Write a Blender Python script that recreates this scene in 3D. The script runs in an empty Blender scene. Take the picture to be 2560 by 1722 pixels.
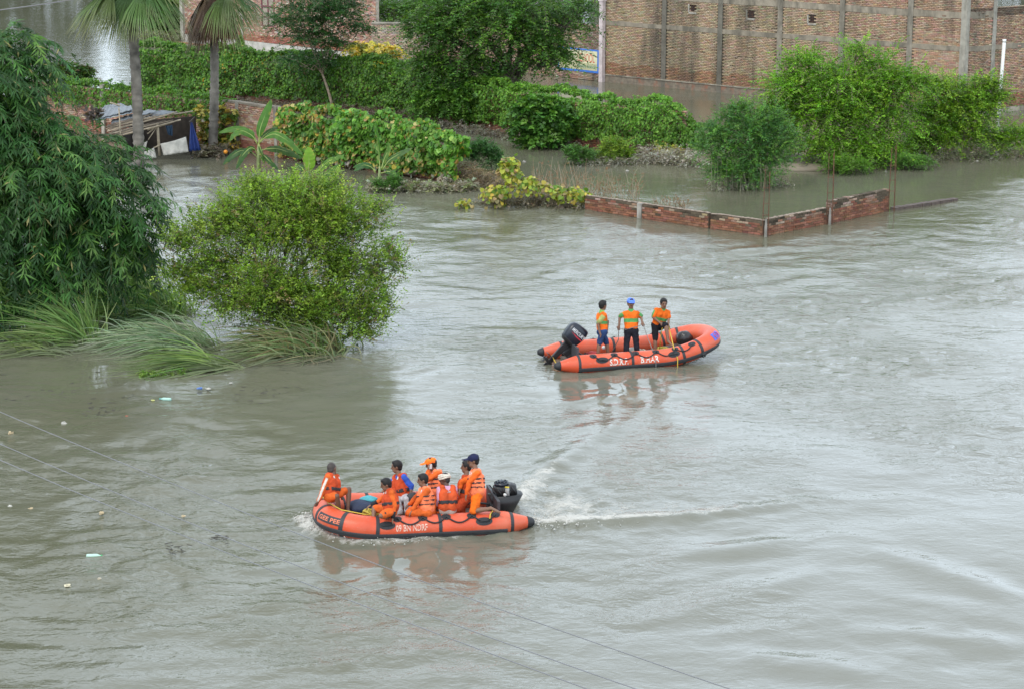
import bpy, math, random
import numpy as np
from mathutils import Vector, Matrix

SC = bpy.context.scene
COL = SC.collection
random.seed(7)
RNG = np.random.default_rng(11)

# ------------------------------------------------------------------ camera, sky, sun, exposure
FPX, YH = 5500.0, -450.0                       # focal length in photo pixels, row of the horizon
TH = math.atan((861 - YH) / FPX)
CAM_H = math.cos(TH) / 0.0693
cam = bpy.data.cameras.new('camera')
cam.lens = 36 * FPX / 2560
cam.sensor_width = 36
cam.clip_start, cam.clip_end = 0.5, 3000
cam_o = bpy.data.objects.new('camera', cam)
cam_o.location = (0, 0, CAM_H)
cam_o.rotation_euler = (math.pi / 2 - TH, 0, 0)
COL.objects.link(cam_o)
SC.camera = cam_o

SUN_EL, SUN_AZ = math.radians(52), math.radians(215)     # azimuth of the sun as a compass bearing, +Y = 0
world = bpy.data.worlds.new('World')
SC.world = world
world.use_nodes = True
wn = world.node_tree
wn.nodes.clear()
w_out = wn.nodes.new('ShaderNodeOutputWorld')
w_bg = wn.nodes.new('ShaderNodeBackground')
w_sky = wn.nodes.new('ShaderNodeTexSky')
w_sky.sky_type = 'NISHITA'
w_sky.sun_disc = False
w_sky.sun_elevation = SUN_EL
w_sky.sun_rotation = SUN_AZ
w_sky.dust_density = 4.0
w_sky.air_density = 1.0
w_tc = wn.nodes.new('ShaderNodeTexCoord')
w_map = wn.nodes.new('ShaderNodeMapping')
w_map.inputs['Scale'].default_value = (1, 1, 3.0)
w_noise = wn.nodes.new('ShaderNodeTexNoise')
w_noise.inputs['Scale'].default_value = 2.3
w_noise.inputs['Detail'].default_value = 5
w_ramp = wn.nodes.new('ShaderNodeMapRange')
w_ramp.inputs['From Min'].default_value = 0.3
w_ramp.inputs['From Max'].default_value = 0.7
w_ramp.inputs['To Min'].default_value = 0.72
w_ramp.inputs['To Max'].default_value = 0.97
w_mix = wn.nodes.new('ShaderNodeMix')
w_mix.data_type = 'RGBA'
# thin bright overcast, whiter towards the horizon as hazy skies are
w_sep = wn.nodes.new('ShaderNodeSeparateXYZ')
w_el = wn.nodes.new('ShaderNodeMapRange')
w_el.interpolation_type = 'SMOOTHSTEP'
w_el.inputs['From Min'].default_value, w_el.inputs['From Max'].default_value = 0.0, 0.9
w_cl = wn.nodes.new('ShaderNodeMix')
w_cl.data_type = 'RGBA'
w_cl.inputs['A'].default_value = (21.6, 25.0, 28.4, 1)
w_cl.inputs['B'].default_value = (15.0, 16.6, 18.4, 1)
wn.links.new(w_tc.outputs['Generated'], w_sep.inputs['Vector'])
wn.links.new(w_sep.outputs['Z'], w_el.inputs['Value'])
wn.links.new(w_el.outputs['Result'], w_cl.inputs['Factor'])
wn.links.new(w_cl.outputs['Result'], w_mix.inputs['B'])
wn.links.new(w_tc.outputs['Generated'], w_map.inputs['Vector'])
wn.links.new(w_map.outputs['Vector'], w_noise.inputs['Vector'])
wn.links.new(w_noise.outputs['Fac'], w_ramp.inputs['Value'])
wn.links.new(w_ramp.outputs['Result'], w_mix.inputs['Factor'])
wn.links.new(w_sky.outputs['Color'], w_mix.inputs['A'])
wn.links.new(w_mix.outputs['Result'], w_bg.inputs['Color'])
w_bg.inputs['Strength'].default_value = 0.1
wn.links.new(w_bg.outputs['Background'], w_out.inputs['Surface'])

sun = bpy.data.lights.new('sun', 'SUN')
sun.energy = 1.5
sun.angle = math.radians(16)
sun.color = (1.0, 0.95, 0.86)
sun_o = bpy.data.objects.new('sun', sun)
sd = Vector((math.sin(SUN_AZ) * math.cos(SUN_EL), math.cos(SUN_AZ) * math.cos(SUN_EL), math.sin(SUN_EL)))
sun_o.rotation_euler = sd.to_track_quat('Z', 'Y').to_euler()
sun_o.location = (0, 0, 60)
COL.objects.link(sun_o)
vs = SC.view_settings
vs.view_transform = 'Standard'
vs.look = 'None'
vs.exposure = 0.0
vs.gamma = 1.0
vs.use_curve_mapping = False
SC.cycles.use_denoising = True
SC.cycles.max_bounces = 6
SC.cycles.transparent_max_bounces = 8

# ------------------------------------------------------------------ places: from the photo to the ground
ST, CT = math.sin(TH), math.cos(TH)


def ray(px, py):
    u, v = (px - 1280) / FPX, (py - 861) / FPX
    return np.array([u, CT - v * ST, -ST - v * CT])


def at(px, py, z=0.0):
    """point at height z seen at a photo position"""
    d = ray(px, py)
    t = (z - CAM_H) / d[2]
    return np.array([0, 0, CAM_H]) + d * t


def onY(px, py, Y):
    """point at ground distance Y seen at a photo position"""
    d = ray(px, py)
    return np.array([0, 0, CAM_H]) + d * (Y / d[1])


def gY(py):
    return float(at(1280, py)[1])


def scale_at(Y, z=1.0):
    """photo pixels per metre at ground distance Y"""
    return FPX / (Y * CT - (z - CAM_H) * ST)


def pn(x, y, seed=0):
    """2-D gradient noise, about -0.7..0.7"""
    xi, yi = np.floor(x).astype(np.int64), np.floor(y).astype(np.int64)
    xf, yf = x - xi, y - yi
    u, v = xf * xf * xf * (xf * (xf * 6 - 15) + 10), yf * yf * yf * (yf * (yf * 6 - 15) + 10)

    def g(ix, iy, dx, dy):
        h = (ix * 374761393 + iy * 668265263 + seed * 974634121) & 0x7fffffff
        h = ((h ^ (h >> 13)) * 1274126177) & 0x7fffffff
        a = ((h ^ (h >> 16)) & 1023) * (2 * math.pi / 1024)
        return np.cos(a) * dx + np.sin(a) * dy
    n00, n10 = g(xi, yi, xf, yf), g(xi + 1, yi, xf - 1, yf)
    n01, n11 = g(xi, yi + 1, xf, yf - 1), g(xi + 1, yi + 1, xf - 1, yf - 1)
    return (n00 * (1 - u) + n10 * u) * (1 - v) + (n01 * (1 - u) + n11 * u) * v


def fbm(x, y, seed=0, oct=3):
    s, a = 0, 1.0
    for k in range(oct):
        s = s + a * pn(x * 2 ** k, y * 2 ** k, seed + k * 17)
        a *= 0.5
    return s


def sstep(a, b, x):
    t = np.clip((x - a) / (b - a), 0, 1)
    return t * t * (3 - 2 * t)


def unit(v):
    v = np.asarray(v, float)
    return v / np.maximum(np.linalg.norm(v, axis=-1, keepdims=True), 1e-9)


# ------------------------------------------------------------------ objects
def tag(o, label=None, cat=None, group=None, kind=None):
    if label: o['label'] = label
    if cat: o['category'] = cat
    if group: o['group'] = group
    if kind: o['kind'] = kind
    return o


def thing(name, label, cat, loc=(0, 0, 0), group=None, rot=(0, 0, 0)):
    o = bpy.data.objects.new(name, None)
    o.empty_display_size = 0.2
    o.location = [float(c) for c in loc]
    o.rotation_euler = rot
    COL.objects.link(o)
    return tag(o, label, cat, group)


def link(name, me, parent=None, local=False):
    """link a mesh; vertices are in world space unless local"""
    o = bpy.data.objects.new(name, me)
    COL.objects.link(o)
    if parent is not None:
        o.parent = parent
        if not local:
            root = parent
            off = Vector((0, 0, 0))
            while root is not None:
                off += root.location
                root = root.parent
            o.location = -off
    return o


def mesh_from(name, V, F, mats, smooth=False, col=None, mi=None):
    me = bpy.data.meshes.new(name)
    me.from_pydata([tuple(map(float, v)) for v in V], [], [tuple(map(int, f)) for f in F])
    for m in (mats if isinstance(mats, (list, tuple)) else [mats]):
        me.materials.append(m)
    if smooth:
        me.polygons.foreach_set('use_smooth', [True] * len(me.polygons))
    if mi is not None:
        me.polygons.foreach_set('material_index', mi)
    if col is not None:
        set_col(me, col)
    me.update()
    return me


def set_col(me, col):
    a = me.attributes.new('col', 'FLOAT_COLOR', 'POINT')
    c = np.ones((len(me.vertices), 4), np.float32)
    c[:, :3] = col
    a.data.foreach_set('color', c.ravel())


def quad_mesh(name, V, nq, mat, col=None, smooth=False):
    """V holds 4 vertices per quad"""
    me = bpy.data.meshes.new(name)
    me.vertices.add(len(V))
    me.vertices.foreach_set('co', np.asarray(V, np.float32).ravel())
    me.loops.add(nq * 4)
    me.loops.foreach_set('vertex_index', np.arange(nq * 4, dtype=np.int32))
    me.polygons.add(nq)
    me.polygons.foreach_set('loop_start', np.arange(0, nq * 4, 4, dtype=np.int32))
    me.materials.append(mat)
    me.update(calc_edges=True)
    if col is not None:
        set_col(me, np.repeat(col, 4, axis=0))
    return me


class MB:
    """collects shapes for one mesh object"""
    def __init__(s):
        s.V, s.F, s.C = [], [], []
        s.col = None

    def add(s, V, F, col=None):
        k = len(s.V)
        s.V += [tuple(v) for v in V]
        s.F += [tuple(i + k for i in f) for f in F]
        c = col if col is not None else (s.col if s.col is not None else (1, 1, 1))
        s.C += [tuple(c)] * len(V)
        return s

    def box(s, c, size, yaw=0.0, M=None, col=None):
        x, y, z = [q / 2 for q in size]
        P = np.array([(-x, -y, -z), (x, -y, -z), (x, y, -z), (-x, y, -z), (-x, -y, z), (x, -y, z), (x, y, z), (-x, y, z)])
        if M is not None:
            P = P @ np.asarray(M).T
        elif yaw:
            ca, sa = math.cos(yaw), math.sin(yaw)
            P = np.stack([P[:, 0] * ca - P[:, 1] * sa, P[:, 0] * sa + P[:, 1] * ca, P[:, 2]], 1)
        return s.add(P + np.asarray(c), [(3, 2, 1, 0), (4, 5, 6, 7), (0, 1, 5, 4), (1, 2, 6, 5), (2, 3, 7, 6), (3, 0, 4, 7)], col)

    def prism(s, loop, d, col=None):
        """closed loop of points pushed along d"""
        n = len(loop)
        A = [np.asarray(p, float) for p in loop]
        B = [p + np.asarray(d) for p in A]
        F = [tuple(range(n)), tuple(range(2 * n - 1, n - 1, -1))] + [(i, i + n, (i + 1) % n + n, (i + 1) % n) for i in range(n)]
        return s.add(A + B, F, col)

    def tube(s, pts, r, n=6, cap=True, col=None):
        pts = np.asarray(pts, float)
        m = len(pts)
        r = np.broadcast_to(np.asarray(r, float), (m,))
        T = unit(np.gradient(pts, axis=0))
        up = np.array([0, 0, 1.0]) if abs(T[0, 2]) < 0.9 else np.array([1.0, 0, 0])
        a = unit(np.cross(T, up) + 1e-6)
        b = np.cross(T, a)
        th = np.arange(n) * 2 * math.pi / n
        V = (pts[:, None] + r[:, None, None] * (np.cos(th)[None, :, None] * a[:, None] + np.sin(th)[None, :, None] * b[:, None])).reshape(-1, 3)
        F = [(i * n + j, i * n + (j + 1) % n, (i + 1) * n + (j + 1) % n, (i + 1) * n + j) for i in range(m - 1) for j in range(n)]
        if cap:
            F += [tuple(range(n))[::-1], tuple((m - 1) * n + j for j in range(n))]
        return s.add(V, F, col)

    def ball(s, c, r, n=8, m=5, col=None):
        r = np.broadcast_to(np.asarray(r, float), (3,))
        V, F = [], []
        for i in range(m + 1):
            ph = math.pi * i / m
            for j in range(n):
                t = 2 * math.pi * j / n
                V.append((math.sin(ph) * math.cos(t), math.sin(ph) * math.sin(t), math.cos(ph)))
        for i in range(m):
            for j in range(n):
                F.append((i * n + j, (i + 1) * n + j, (i + 1) * n + (j + 1) % n, i * n + (j + 1) % n))
        return s.add(np.array(V) * r + np.asarray(c), F, col)

    def mesh(s, name, mat, smooth=False, usecol=False):
        return mesh_from(name, s.V, s.F, mat, smooth, col=np.array(s.C) if usecol else None)

    def obj(s, name, mat, parent=None, smooth=False, local=False, usecol=False):
        return link(name, s.mesh(name, mat, smooth, usecol), parent, local)


# ------------------------------------------------------------------ materials
MATS = {}


def mat(name, color, rough=0.6, var=0.0, scale=8.0, bump=0.0, spec=0.5, metal=0.0, bscale=None, detail=4):
    if name in MATS:
        return MATS[name]
    m = bpy.data.materials.new(name)
    m.use_nodes = True
    nt = m.node_tree
    b = nt.nodes['Principled BSDF']
    b.inputs['Roughness'].default_value = rough
    b.inputs['Metallic'].default_value = metal
    b.inputs['Specular IOR Level'].default_value = spec
    b.inputs['Base Color'].default_value = (*color, 1)
    tc = nt.nodes.new('ShaderNodeTexCoord')
    if var:
        n = nt.nodes.new('ShaderNodeTexNoise')
        n.inputs['Scale'].default_value = scale
        n.inputs['Detail'].default_value = detail
        nt.links.new(tc.outputs['Object'], n.inputs['Vector'])
        r = nt.nodes.new('ShaderNodeMapRange')
        r.inputs['From Min'].default_value, r.inputs['From Max'].default_value = 0.25, 0.75
        r.inputs['To Min'].default_value, r.inputs['To Max'].default_value = 1 - var, 1 + var
        nt.links.new(n.outputs['Fac'], r.inputs['Value'])
        x = nt.nodes.new('ShaderNodeMix')
        x.data_type, x.blend_type = 'RGBA', 'MULTIPLY'
        x.inputs['Factor'].default_value = 1
        x.inputs['A'].default_value = (*color, 1)
        nt.links.new(r.outputs['Result'], x.inputs['B'])
        nt.links.new(x.outputs['Result'], b.inputs['Base Color'])
    if bump:
        n2 = nt.nodes.new('ShaderNodeTexNoise')
        n2.inputs['Scale'].default_value = bscale or scale * 4
        n2.inputs['Detail'].default_value = 3
        nt.links.new(tc.outputs['Object'], n2.inputs['Vector'])
        bp = nt.nodes.new('ShaderNodeBump')
        bp.inputs['Strength'].default_value = bump
        bp.inputs['Distance'].default_value = 0.02
        nt.links.new(n2.outputs['Fac'], bp.inputs['Height'])
        nt.links.new(bp.outputs['Normal'], b.inputs['Normal'])
    MATS[name] = m
    return m


def colmat(name, src='attr', rough=0.7, var=0.2, scale=6.0, translucent=0.0, spec=0.4, bump=0.0, stain=None):
    """base colour from the mesh's own colour attribute (or the object's colour), with grain"""
    m = bpy.data.materials.new(name)
    m.use_nodes = True
    nt = m.node_tree
    b = nt.nodes['Principled BSDF']
    b.inputs['Roughness'].default_value = rough
    b.inputs['Specular IOR Level'].default_value = spec
    if src == 'attr':
        a = nt.nodes.new('ShaderNodeAttribute')
        a.attribute_name = 'col'
    else:
        a = nt.nodes.new('ShaderNodeObjectInfo')
    geo = nt.nodes.new('ShaderNodeNewGeometry')
    n = nt.nodes.new('ShaderNodeTexNoise')
    n.inputs['Scale'].default_value = scale
    n.inputs['Detail'].default_value = 4
    nt.links.new(geo.outputs['Position'], n.inputs['Vector'])
    r = nt.nodes.new('ShaderNodeMapRange')
    r.inputs['From Min'].default_value, r.inputs['From Max'].default_value = 0.25, 0.75
    r.inputs['To Min'].default_value, r.inputs['To Max'].default_value = 1 - var, 1 + var
    nt.links.new(n.outputs['Fac'], r.inputs['Value'])
    x = nt.nodes.new('ShaderNodeMix')
    x.data_type, x.blend_type = 'RGBA', 'MULTIPLY'
    x.inputs['Factor'].default_value = 1
    nt.links.new(a.outputs['Color'], x.inputs['A'])
    nt.links.new(r.outputs['Result'], x.inputs['B'])
    cur = x.outputs['Result']
    if stain:
        # weathering: dark algae streaks that run down the wall and fade to one side
        (scol, sx, sz, lo, hi, amount) = stain
        mp = nt.nodes.new('ShaderNodeMapping')
        mp.inputs['Scale'].default_value = (sx, sx, sz)
        nt.links.new(geo.outputs['Position'], mp.inputs['Vector'])
        n3 = nt.nodes.new('ShaderNodeTexNoise')
        n3.inputs['Scale'].default_value = 1
        n3.inputs['Detail'].default_value = 6
        n3.inputs['Roughness'].default_value = 0.65
        nt.links.new(mp.outputs['Vector'], n3.inputs['Vector'])
        r3 = nt.nodes.new('ShaderNodeMapRange')
        r3.inputs['From Min'].default_value, r3.inputs['From Max'].default_value = lo, hi
        r3.inputs['To Max'].default_value = amount
        nt.links.new(n3.outputs['Fac'], r3.inputs['Value'])
        x3 = nt.nodes.new('ShaderNodeMix')
        x3.data_type = 'RGBA'
        x3.inputs['B'].default_value = (*scol, 1)
        nt.links.new(r3.outputs['Result'], x3.inputs['Factor'])
        nt.links.new(cur, x3.inputs['A'])
        cur = x3.outputs['Result']
    nt.links.new(cur, b.inputs['Base Color'])
    if bump:
        bp = nt.nodes.new('ShaderNodeBump')
        bp.inputs['Strength'].default_value = bump
        bp.inputs['Distance'].default_value = 0.01
        n2 = nt.nodes.new('ShaderNodeTexNoise')
        n2.inputs['Scale'].default_value = scale * 6
        nt.links.new(geo.outputs['Position'], n2.inputs['Vector'])
        nt.links.new(n2.outputs['Fac'], bp.inputs['Height'])
        nt.links.new(bp.outputs['Normal'], b.inputs['Normal'])
    if translucent:
        t = nt.nodes.new('ShaderNodeBsdfTranslucent')
        tm = nt.nodes.new('ShaderNodeMix')
        tm.data_type, tm.blend_type = 'RGBA', 'MULTIPLY'
        tm.inputs['Factor'].default_value = 1
        tm.inputs['B'].default_value = (1.5, 1.6, 0.8, 1)
        nt.links.new(cur, tm.inputs['A'])
        nt.links.new(tm.outputs['Result'], t.inputs['Color'])
        ms = nt.nodes.new('ShaderNodeMixShader')
        ms.inputs['Fac'].default_value = translucent
        nt.links.new(b.outputs['BSDF'], ms.inputs[1])
        nt.links.new(t.outputs['BSDF'], ms.inputs[2])
        nt.links.new(ms.outputs['Shader'], nt.nodes['Material Output'].inputs['Surface'])
    return m


M_LEAF = colmat('leaf', rough=0.5, var=0.22, scale=1.6, translucent=0.28, spec=0.35)
M_GLOSSY_LEAF = colmat('glossy_leaf', rough=0.45, var=0.16, scale=2.0, translucent=0.28, spec=0.3)
M_BARK = mat('bark', (0.13, 0.105, 0.08), 0.9, 0.4, 9, 0.5)
M_PALE_BARK = mat('pale_bark', (0.30, 0.23, 0.16), 0.85, 0.3, 9, 0.4)
M_DRY = colmat('dry_stalk', rough=0.9, var=0.25, scale=5, spec=0.2)
M_CONCRETE = colmat('weathered_concrete', rough=0.9, var=0.22, scale=3.5, spec=0.2, bump=0.4,
                    stain=((0.10, 0.09, 0.07), 1.5, 0.5, 0.46, 0.66, 0.8))
M_MORTAR = mat('mortar', (0.31, 0.245, 0.175), 0.95, 0.3, 6, 0.4, spec=0.1)
M_BRICK_OBJ = colmat('brick', src='obj', rough=0.9, var=0.3, scale=22, spec=0.15, bump=0.5)
M_BRICK_LOW = colmat('mossy_brick', src='obj', rough=0.9, var=0.3, scale=18, spec=0.15, bump=0.5)
STAIN = ((0.085, 0.077, 0.062), 0.8, 0.14, 0.46, 0.66, 0.75)
M_BRICK_OLD = colmat('old_brick_wall', rough=0.92, var=0.15, scale=14, spec=0.12, bump=0.3, stain=STAIN)
M_BRICK_OLD_OBJ = colmat('old_brick', src='obj', rough=0.92, var=0.25, scale=14, spec=0.12, bump=0.4, stain=STAIN)
M_BRICK_RED = colmat('red_brick_wall', rough=0.92, var=0.25, scale=14, spec=0.12, bump=0.4,
                     stain=((0.30, 0.27, 0.22), 2.2, 1.6, 0.56, 0.70, 0.7))
M_MUD = mat('mud', (0.20, 0.165, 0.12), 0.85, 0.3, 1.5, 0.6, bscale=7)
M_STEEL = mat('rusty_rod', (0.12, 0.055, 0.03), 0.8, 0.4, 20)
M_BLACK = mat('black_rubber', (0.022, 0.022, 0.024), 0.55, 0.25, 20, spec=0.4)
M_WHITE = mat('white_paint', (0.72, 0.70, 0.66), 0.6, 0.1, 10)

# ------------------------------------------------------------------ water
def poly_dist(X, Y, pts):
    """distance to a polyline, running share along it, signed side"""
    pts = np.asarray(pts, float)[:, :2]
    seg = np.linalg.norm(np.diff(pts, axis=0), axis=1)
    cum = np.concatenate([[0], np.cumsum(seg)])
    best = np.full(X.shape, 1e9)
    T = np.zeros(X.shape)
    S = np.zeros(X.shape)
    for i in range(len(pts) - 1):
        a, b = pts[i], pts[i + 1]
        d = (b - a)
        l2 = d @ d
        t = np.clip(((X - a[0]) * d[0] + (Y - a[1]) * d[1]) / l2, 0, 1)
        qx, qy = X - (a[0] + t * d[0]), Y - (a[1] + t * d[1])
        D = np.hypot(qx, qy)
        m = D < best
        best = np.where(m, D, best)
        T = np.where(m, (cum[i] + t * seg[i]) / cum[-1], T)
        S = np.where(m, np.sign(d[0] * qy - d[1] * qx), S)
    return best, T, S


def ground_line(*pp):
    return [at(*p) for p in pp]


STERN_CREST = ground_line((1325, 1312), (1480, 1309), (1600, 1301), (1750, 1289), (1900, 1267), (2030, 1246), (2200, 1235))
FAR_CREST = ground_line((1300, 1245), (1345, 1200), (1400, 1160), (1480, 1105), (1560, 1058))
BOW_CREST = ground_line((765, 1298), (800, 1326), (880, 1348), (960, 1354), (1060, 1348), (1180, 1338), (1330, 1322))
LONG_WAKE = ground_line((1330, 1190), (1450, 1105), (1560, 1045), (1700, 985), (1850, 915), (2000, 850), (2250, 775), (2600, 690), (2800, 650))
POND_EDGE = ground_line((-900, 250), (300, 400), (700, 420), (1160, 478), (1470, 528), (1912, 592), (2240, 528), (2420, 490), (3200, 330))
WALL_RACE = ground_line((1500, 560), (1700, 590), (1912, 640), (2100, 630), (2300, 600), (2560, 560))
SWIRLS = [ground_line((1180, 700), (1330, 668), (1480, 655), (1700, 640), (1950, 618), (2300, 615)),
          ground_line((1480, 715), (1640, 722), (1800, 735), (1930, 715), (2050, 690)),
          ground_line((1900, 820), (2100, 790), (2350, 740), (2600, 690)),
          ground_line((1330, 700), (1420, 668), (1560, 650)),
          ground_line((1600, 1390), (1800, 1375), (1900, 1362), (2000, 1345)),
          ground_line((1480, 1545), (1640, 1540), (1740, 1520), (1900, 1470), (2060, 1430)),
          ground_line((2120, 1580), (2300, 1575), (2420, 1560)),
          ground_line((1800, 1660), (1900, 1645), (2060, 1660), (2200, 1690)),
          ground_line((2180, 1375), (2380, 1440), (2560, 1500)),
          ground_line((2250, 1640), (2330, 1600), (2450, 1600), (2560, 1620)),
          ground_line((300, 1215), (430, 1205), (560, 1195)), ground_line((480, 1245), (700, 1235), (800, 1225)),
          ground_line((280, 1140), (420, 1120), (640, 1105)), ground_line((430, 1100), (560, 1090), (680, 1092))]


def build_water():
    nt, ny = 490, 680
    t = np.linspace(-0.30, 0.30, nt)
    y = 25.0 * np.exp(np.linspace(0, math.log(190 / 25.0), ny))
    Tg, Yg = np.meshgrid(t, y)
    X, Y = Tg * Yg, Yg
    wx = X + 0.9 * pn(X / 3.7, Y / 4.5, 3) + 0.35 * pn(X / 1.3, Y / 1.6, 4)
    wy = Y + 1.1 * pn(X / 4.1, Y / 4.1, 5) + 0.4 * pn(X / 1.5, Y / 1.5, 6)
    pe = np.array(POND_EDGE)
    yl = np.interp(X, pe[:, 0], pe[:, 1])
    chan = 1 - sstep(-2.5, 2.0, Y - yl)                     # 1 in the river, 0 in the still water behind the walls
    patch = fbm(wx / 5.5, wy / 7.5, 31, 3)                  # smooth boils between rippled water
    boil = sstep(0, 5, X) * sstep(52, 40, Y)                # smooth upwellings in the lower right
    rip = 0.24 - 0.16 * boil + (0.76 - 0.12 * boil) * sstep(-0.24 + 0.16 * boil, 0.30 + 0.05 * boil, patch)
    g = at(230, 930)
    still = np.exp(-(((X - g[0]) / 5.0) ** 2 + ((Y - g[1]) / 5.5) ** 2))
    g2 = at(840, 960)
    still = np.maximum(still, 0.6 * np.exp(-(((X - g2[0]) / 3.0) ** 2 + ((Y - g2[1]) / 3) ** 2)))
    for (px, py, rx, ry) in ((1010, 1400, 2.6, 2.2), (1500, 965, 2.6, 3.0)):     # sheltered water close by the boats
        g3 = at(px, py)
        still = np.maximum(still, 1.15 * np.exp(-(((X - g3[0]) / rx) ** 2 + ((Y - g3[1]) / ry) ** 2)))
    left = sstep(2, -6, X)                                  # regular wind ripples on the left of the river
    amp = chan * (0.16 + 0.84 * rip) * (1 - 0.5 * still) + 0.13 * (1 - chan)
    amp = amp + 0.12 * left * chan * (1 - 0.6 * still)
    H = 0.085 * chan * fbm(wx / 4.5, wy / 5.5, 41, 2)
    H += 0.066 * amp * pn(wx / 1.6, wy / 1.05, 51)
    H += 0.056 * amp * pn(wx / 0.9, wy / 0.6, 52)
    H += 0.028 * amp * (0.5 + rip) * pn(wx / 0.45, wy / 0.34, 53)
    H += 0.034 * amp * left * pn((wx + 0.4 * wy) / 1.3, (wy - 0.12 * wx) / 0.42, 54)
    # crests that the current and the boats raise
    for k, sw in enumerate(SWIRLS):
        d, T, S = poly_dist(X, Y, sw)
        d = d + 0.25 * pn(X / 1.1, Y / 1.1, 60 + k)
        e = np.sin(np.clip(T, 0, 1) * math.pi) ** 0.5
        H += e * (0.046 * np.exp(-(d / 0.46) ** 2) - 0.03 * np.exp(-((d - 0.75) / 0.5) ** 2))
    d, T, S = poly_dist(X, Y, LONG_WAKE)
    d = d + 0.35 * pn(X / 1.3, Y / 1.3, 77)
    H += (np.exp(-(d / 0.35) ** 2) * 0.045 * (1 - 0.7 * T) - 0.018 * np.exp(-((d - 0.9) / 0.5) ** 2)) * (0.6 + 0.9 * pn(X / 1.7, Y / 1.7, 78))
    d, T, S = poly_dist(X, Y, WALL_RACE)
    H += 0.05 * np.exp(-(d / 0.6) ** 2) * pn(wx / 0.8, wy / 0.6, 71)
    foam = np.zeros(X.shape)
    d, T, S = poly_dist(X, Y, STERN_CREST)
    lump = fbm(X / 0.5, Y / 0.5, 81, 3)
    H += (0.13 * np.exp(-(d / 0.28) ** 2) + 0.06 * np.exp(-(d / 0.7) ** 2) * lump) * (1 - T) ** 0.8
    inside = S > 0
    dd = np.where(inside, d, d * 4.5)
    foam = np.maximum(foam, np.exp(-(dd / (0.75 + 0.6 * T)) ** 2) * (1.10 - 0.68 * T))
    foam = np.maximum(foam, np.where(inside, np.exp(-d / 3.2) * (0.90 - 0.42 * T), 0))
    H += np.where(inside, 0.035 * np.exp(-d / 2.0) * (1 - T) * fbm(X / 0.35, Y / 0.4, 83, 3), 0)
    d2, T2, S2 = poly_dist(X, Y, FAR_CREST)
    foam = np.maximum(foam, np.exp(-(d2 / 0.5) ** 2) * (1.0 - 0.9 * T2))
    H += 0.11 * np.exp(-(d2 / 0.30) ** 2) * (1 - 0.75 * T2)
    st = at(1335, 1270)
    churn = np.exp(-(((X - st[0] - 0.6) / 1.1) ** 2 + ((Y - st[1]) / 1.5) ** 2))
    foam = np.maximum(foam, 0.86 * churn)
    H += churn * 0.09 * fbm(X / 0.45, Y / 0.45, 85, 3)
    d3, T3, S3 = poly_dist(X, Y, BOW_CREST)
    foam = np.maximum(foam, np.exp(-(d3 / (0.26 + 0.30 * np.exp(-((T3 - 0.2) / 0.25) ** 2))) ** 2) * (1.02 - 0.45 * T3))
    H += 0.12 * np.exp(-(d3 / 0.22) ** 2) * (1 - 0.6 * T3) * (0.7 + 0.8 * lump)
    # stray flecks of foam drifting on the right
    fl = sstep(0.30, 0.62, fbm(wx / 3.4, wy / 3.2, 91, 2)) * sstep(2.5, 7, X) * (Y < 47) * 0.24
    foam = np.maximum(foam, fl)
    ripm = np.clip(chan * (0.15 + 0.95 * rip) * (1 - 0.85 * still) + 0.16 * (1 - chan), 0, 1.3)
    # silt: the churned river carries slightly different mud in slow plumes
    silt = np.clip(0.10 + 0.75 * sstep(-9, 9, X) * sstep(75, 48, Y) + 0.35 * fbm(wx / 6.5, wy / 9, 95, 3), 0, 1)
    V = np.stack([X, Y, H], 2).reshape(-1, 3)
    idx = np.arange(nt * ny).reshape(ny, nt)
    F = np.stack([idx[:-1, :-1], idx[:-1, 1:], idx[1:, 1:], idx[1:, :-1]], 2).reshape(-1, 4)
    # the sheet goes on flat to the horizon all round
    n0 = len(V)
    ext = np.array([(-3000, -200, 0), (3000, -200, 0), (3000, 3000, 0), (-3000, 3000, 0)], float)
    V = np.concatenate([V, ext])
    extra = []
    row0, rowN, cl, cr = idx[0], idx[-1], idx[:, 0], idx[:, -1]
    for a, b in zip(row0[:-1], row0[1:]): extra.append((n0, b, a))
    extra.append((n0, n0 + 1, row0[-1]))
    for a, b in zip(cr[:-1], cr[1:]): extra.append((a, n0 + 1, b))
    extra.append((n0 + 1, n0 + 2, cr[-1]))
    for a, b in zip(rowN[:-1], rowN[1:]): extra.append((a, b, n0 + 2))
    extra.append((rowN[0], n0 + 2, n0 + 3))
    for a, b in zip(cl[:-1], cl[1:]): extra.append((a, b, n0 + 3))
    extra.append((n0, cl[0], n0 + 3))
    me = bpy.data.meshes.new('water')
    me.vertices.add(len(V))
    me.vertices.foreach_set('co', V.astype(np.float32).ravel())
    ne = len(extra)
    lv = np.concatenate([F.ravel(), np.array(extra).ravel()]).astype(np.int32)
    ls = np.concatenate([np.arange(len(F)) * 4, len(F) * 4 + np.arange(ne) * 3]).astype(np.int32)
    me.loops.add(len(lv))
    me.loops.foreach_set('vertex_index', lv)
    me.polygons.add(len(ls))
    me.polygons.foreach_set('loop_start', ls)
    me.update(calc_edges=True)
    me.polygons.foreach_set('use_smooth', np.ones(len(ls), bool))
    c = np.zeros((len(V), 4), np.float32)
    c[:n0, 0], c[:n0, 1], c[:n0, 2] = foam.ravel(), ripm.ravel(), silt.ravel()
    c[n0:, 1], c[n0:, 2] = 0.4, 0.5
    a = me.attributes.new('flow', 'FLOAT_COLOR', 'POINT')
    a.data.foreach_set('color', c.ravel())
    m = bpy.data.materials.new('muddy_water')
    m.use_nodes = True
    nt_ = m.node_tree
    N, Lk = nt_.nodes, nt_.links
    b = N['Principled BSDF']
    at_ = N.new('ShaderNodeAttribute'); at_.attribute_name = 'flow'
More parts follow.
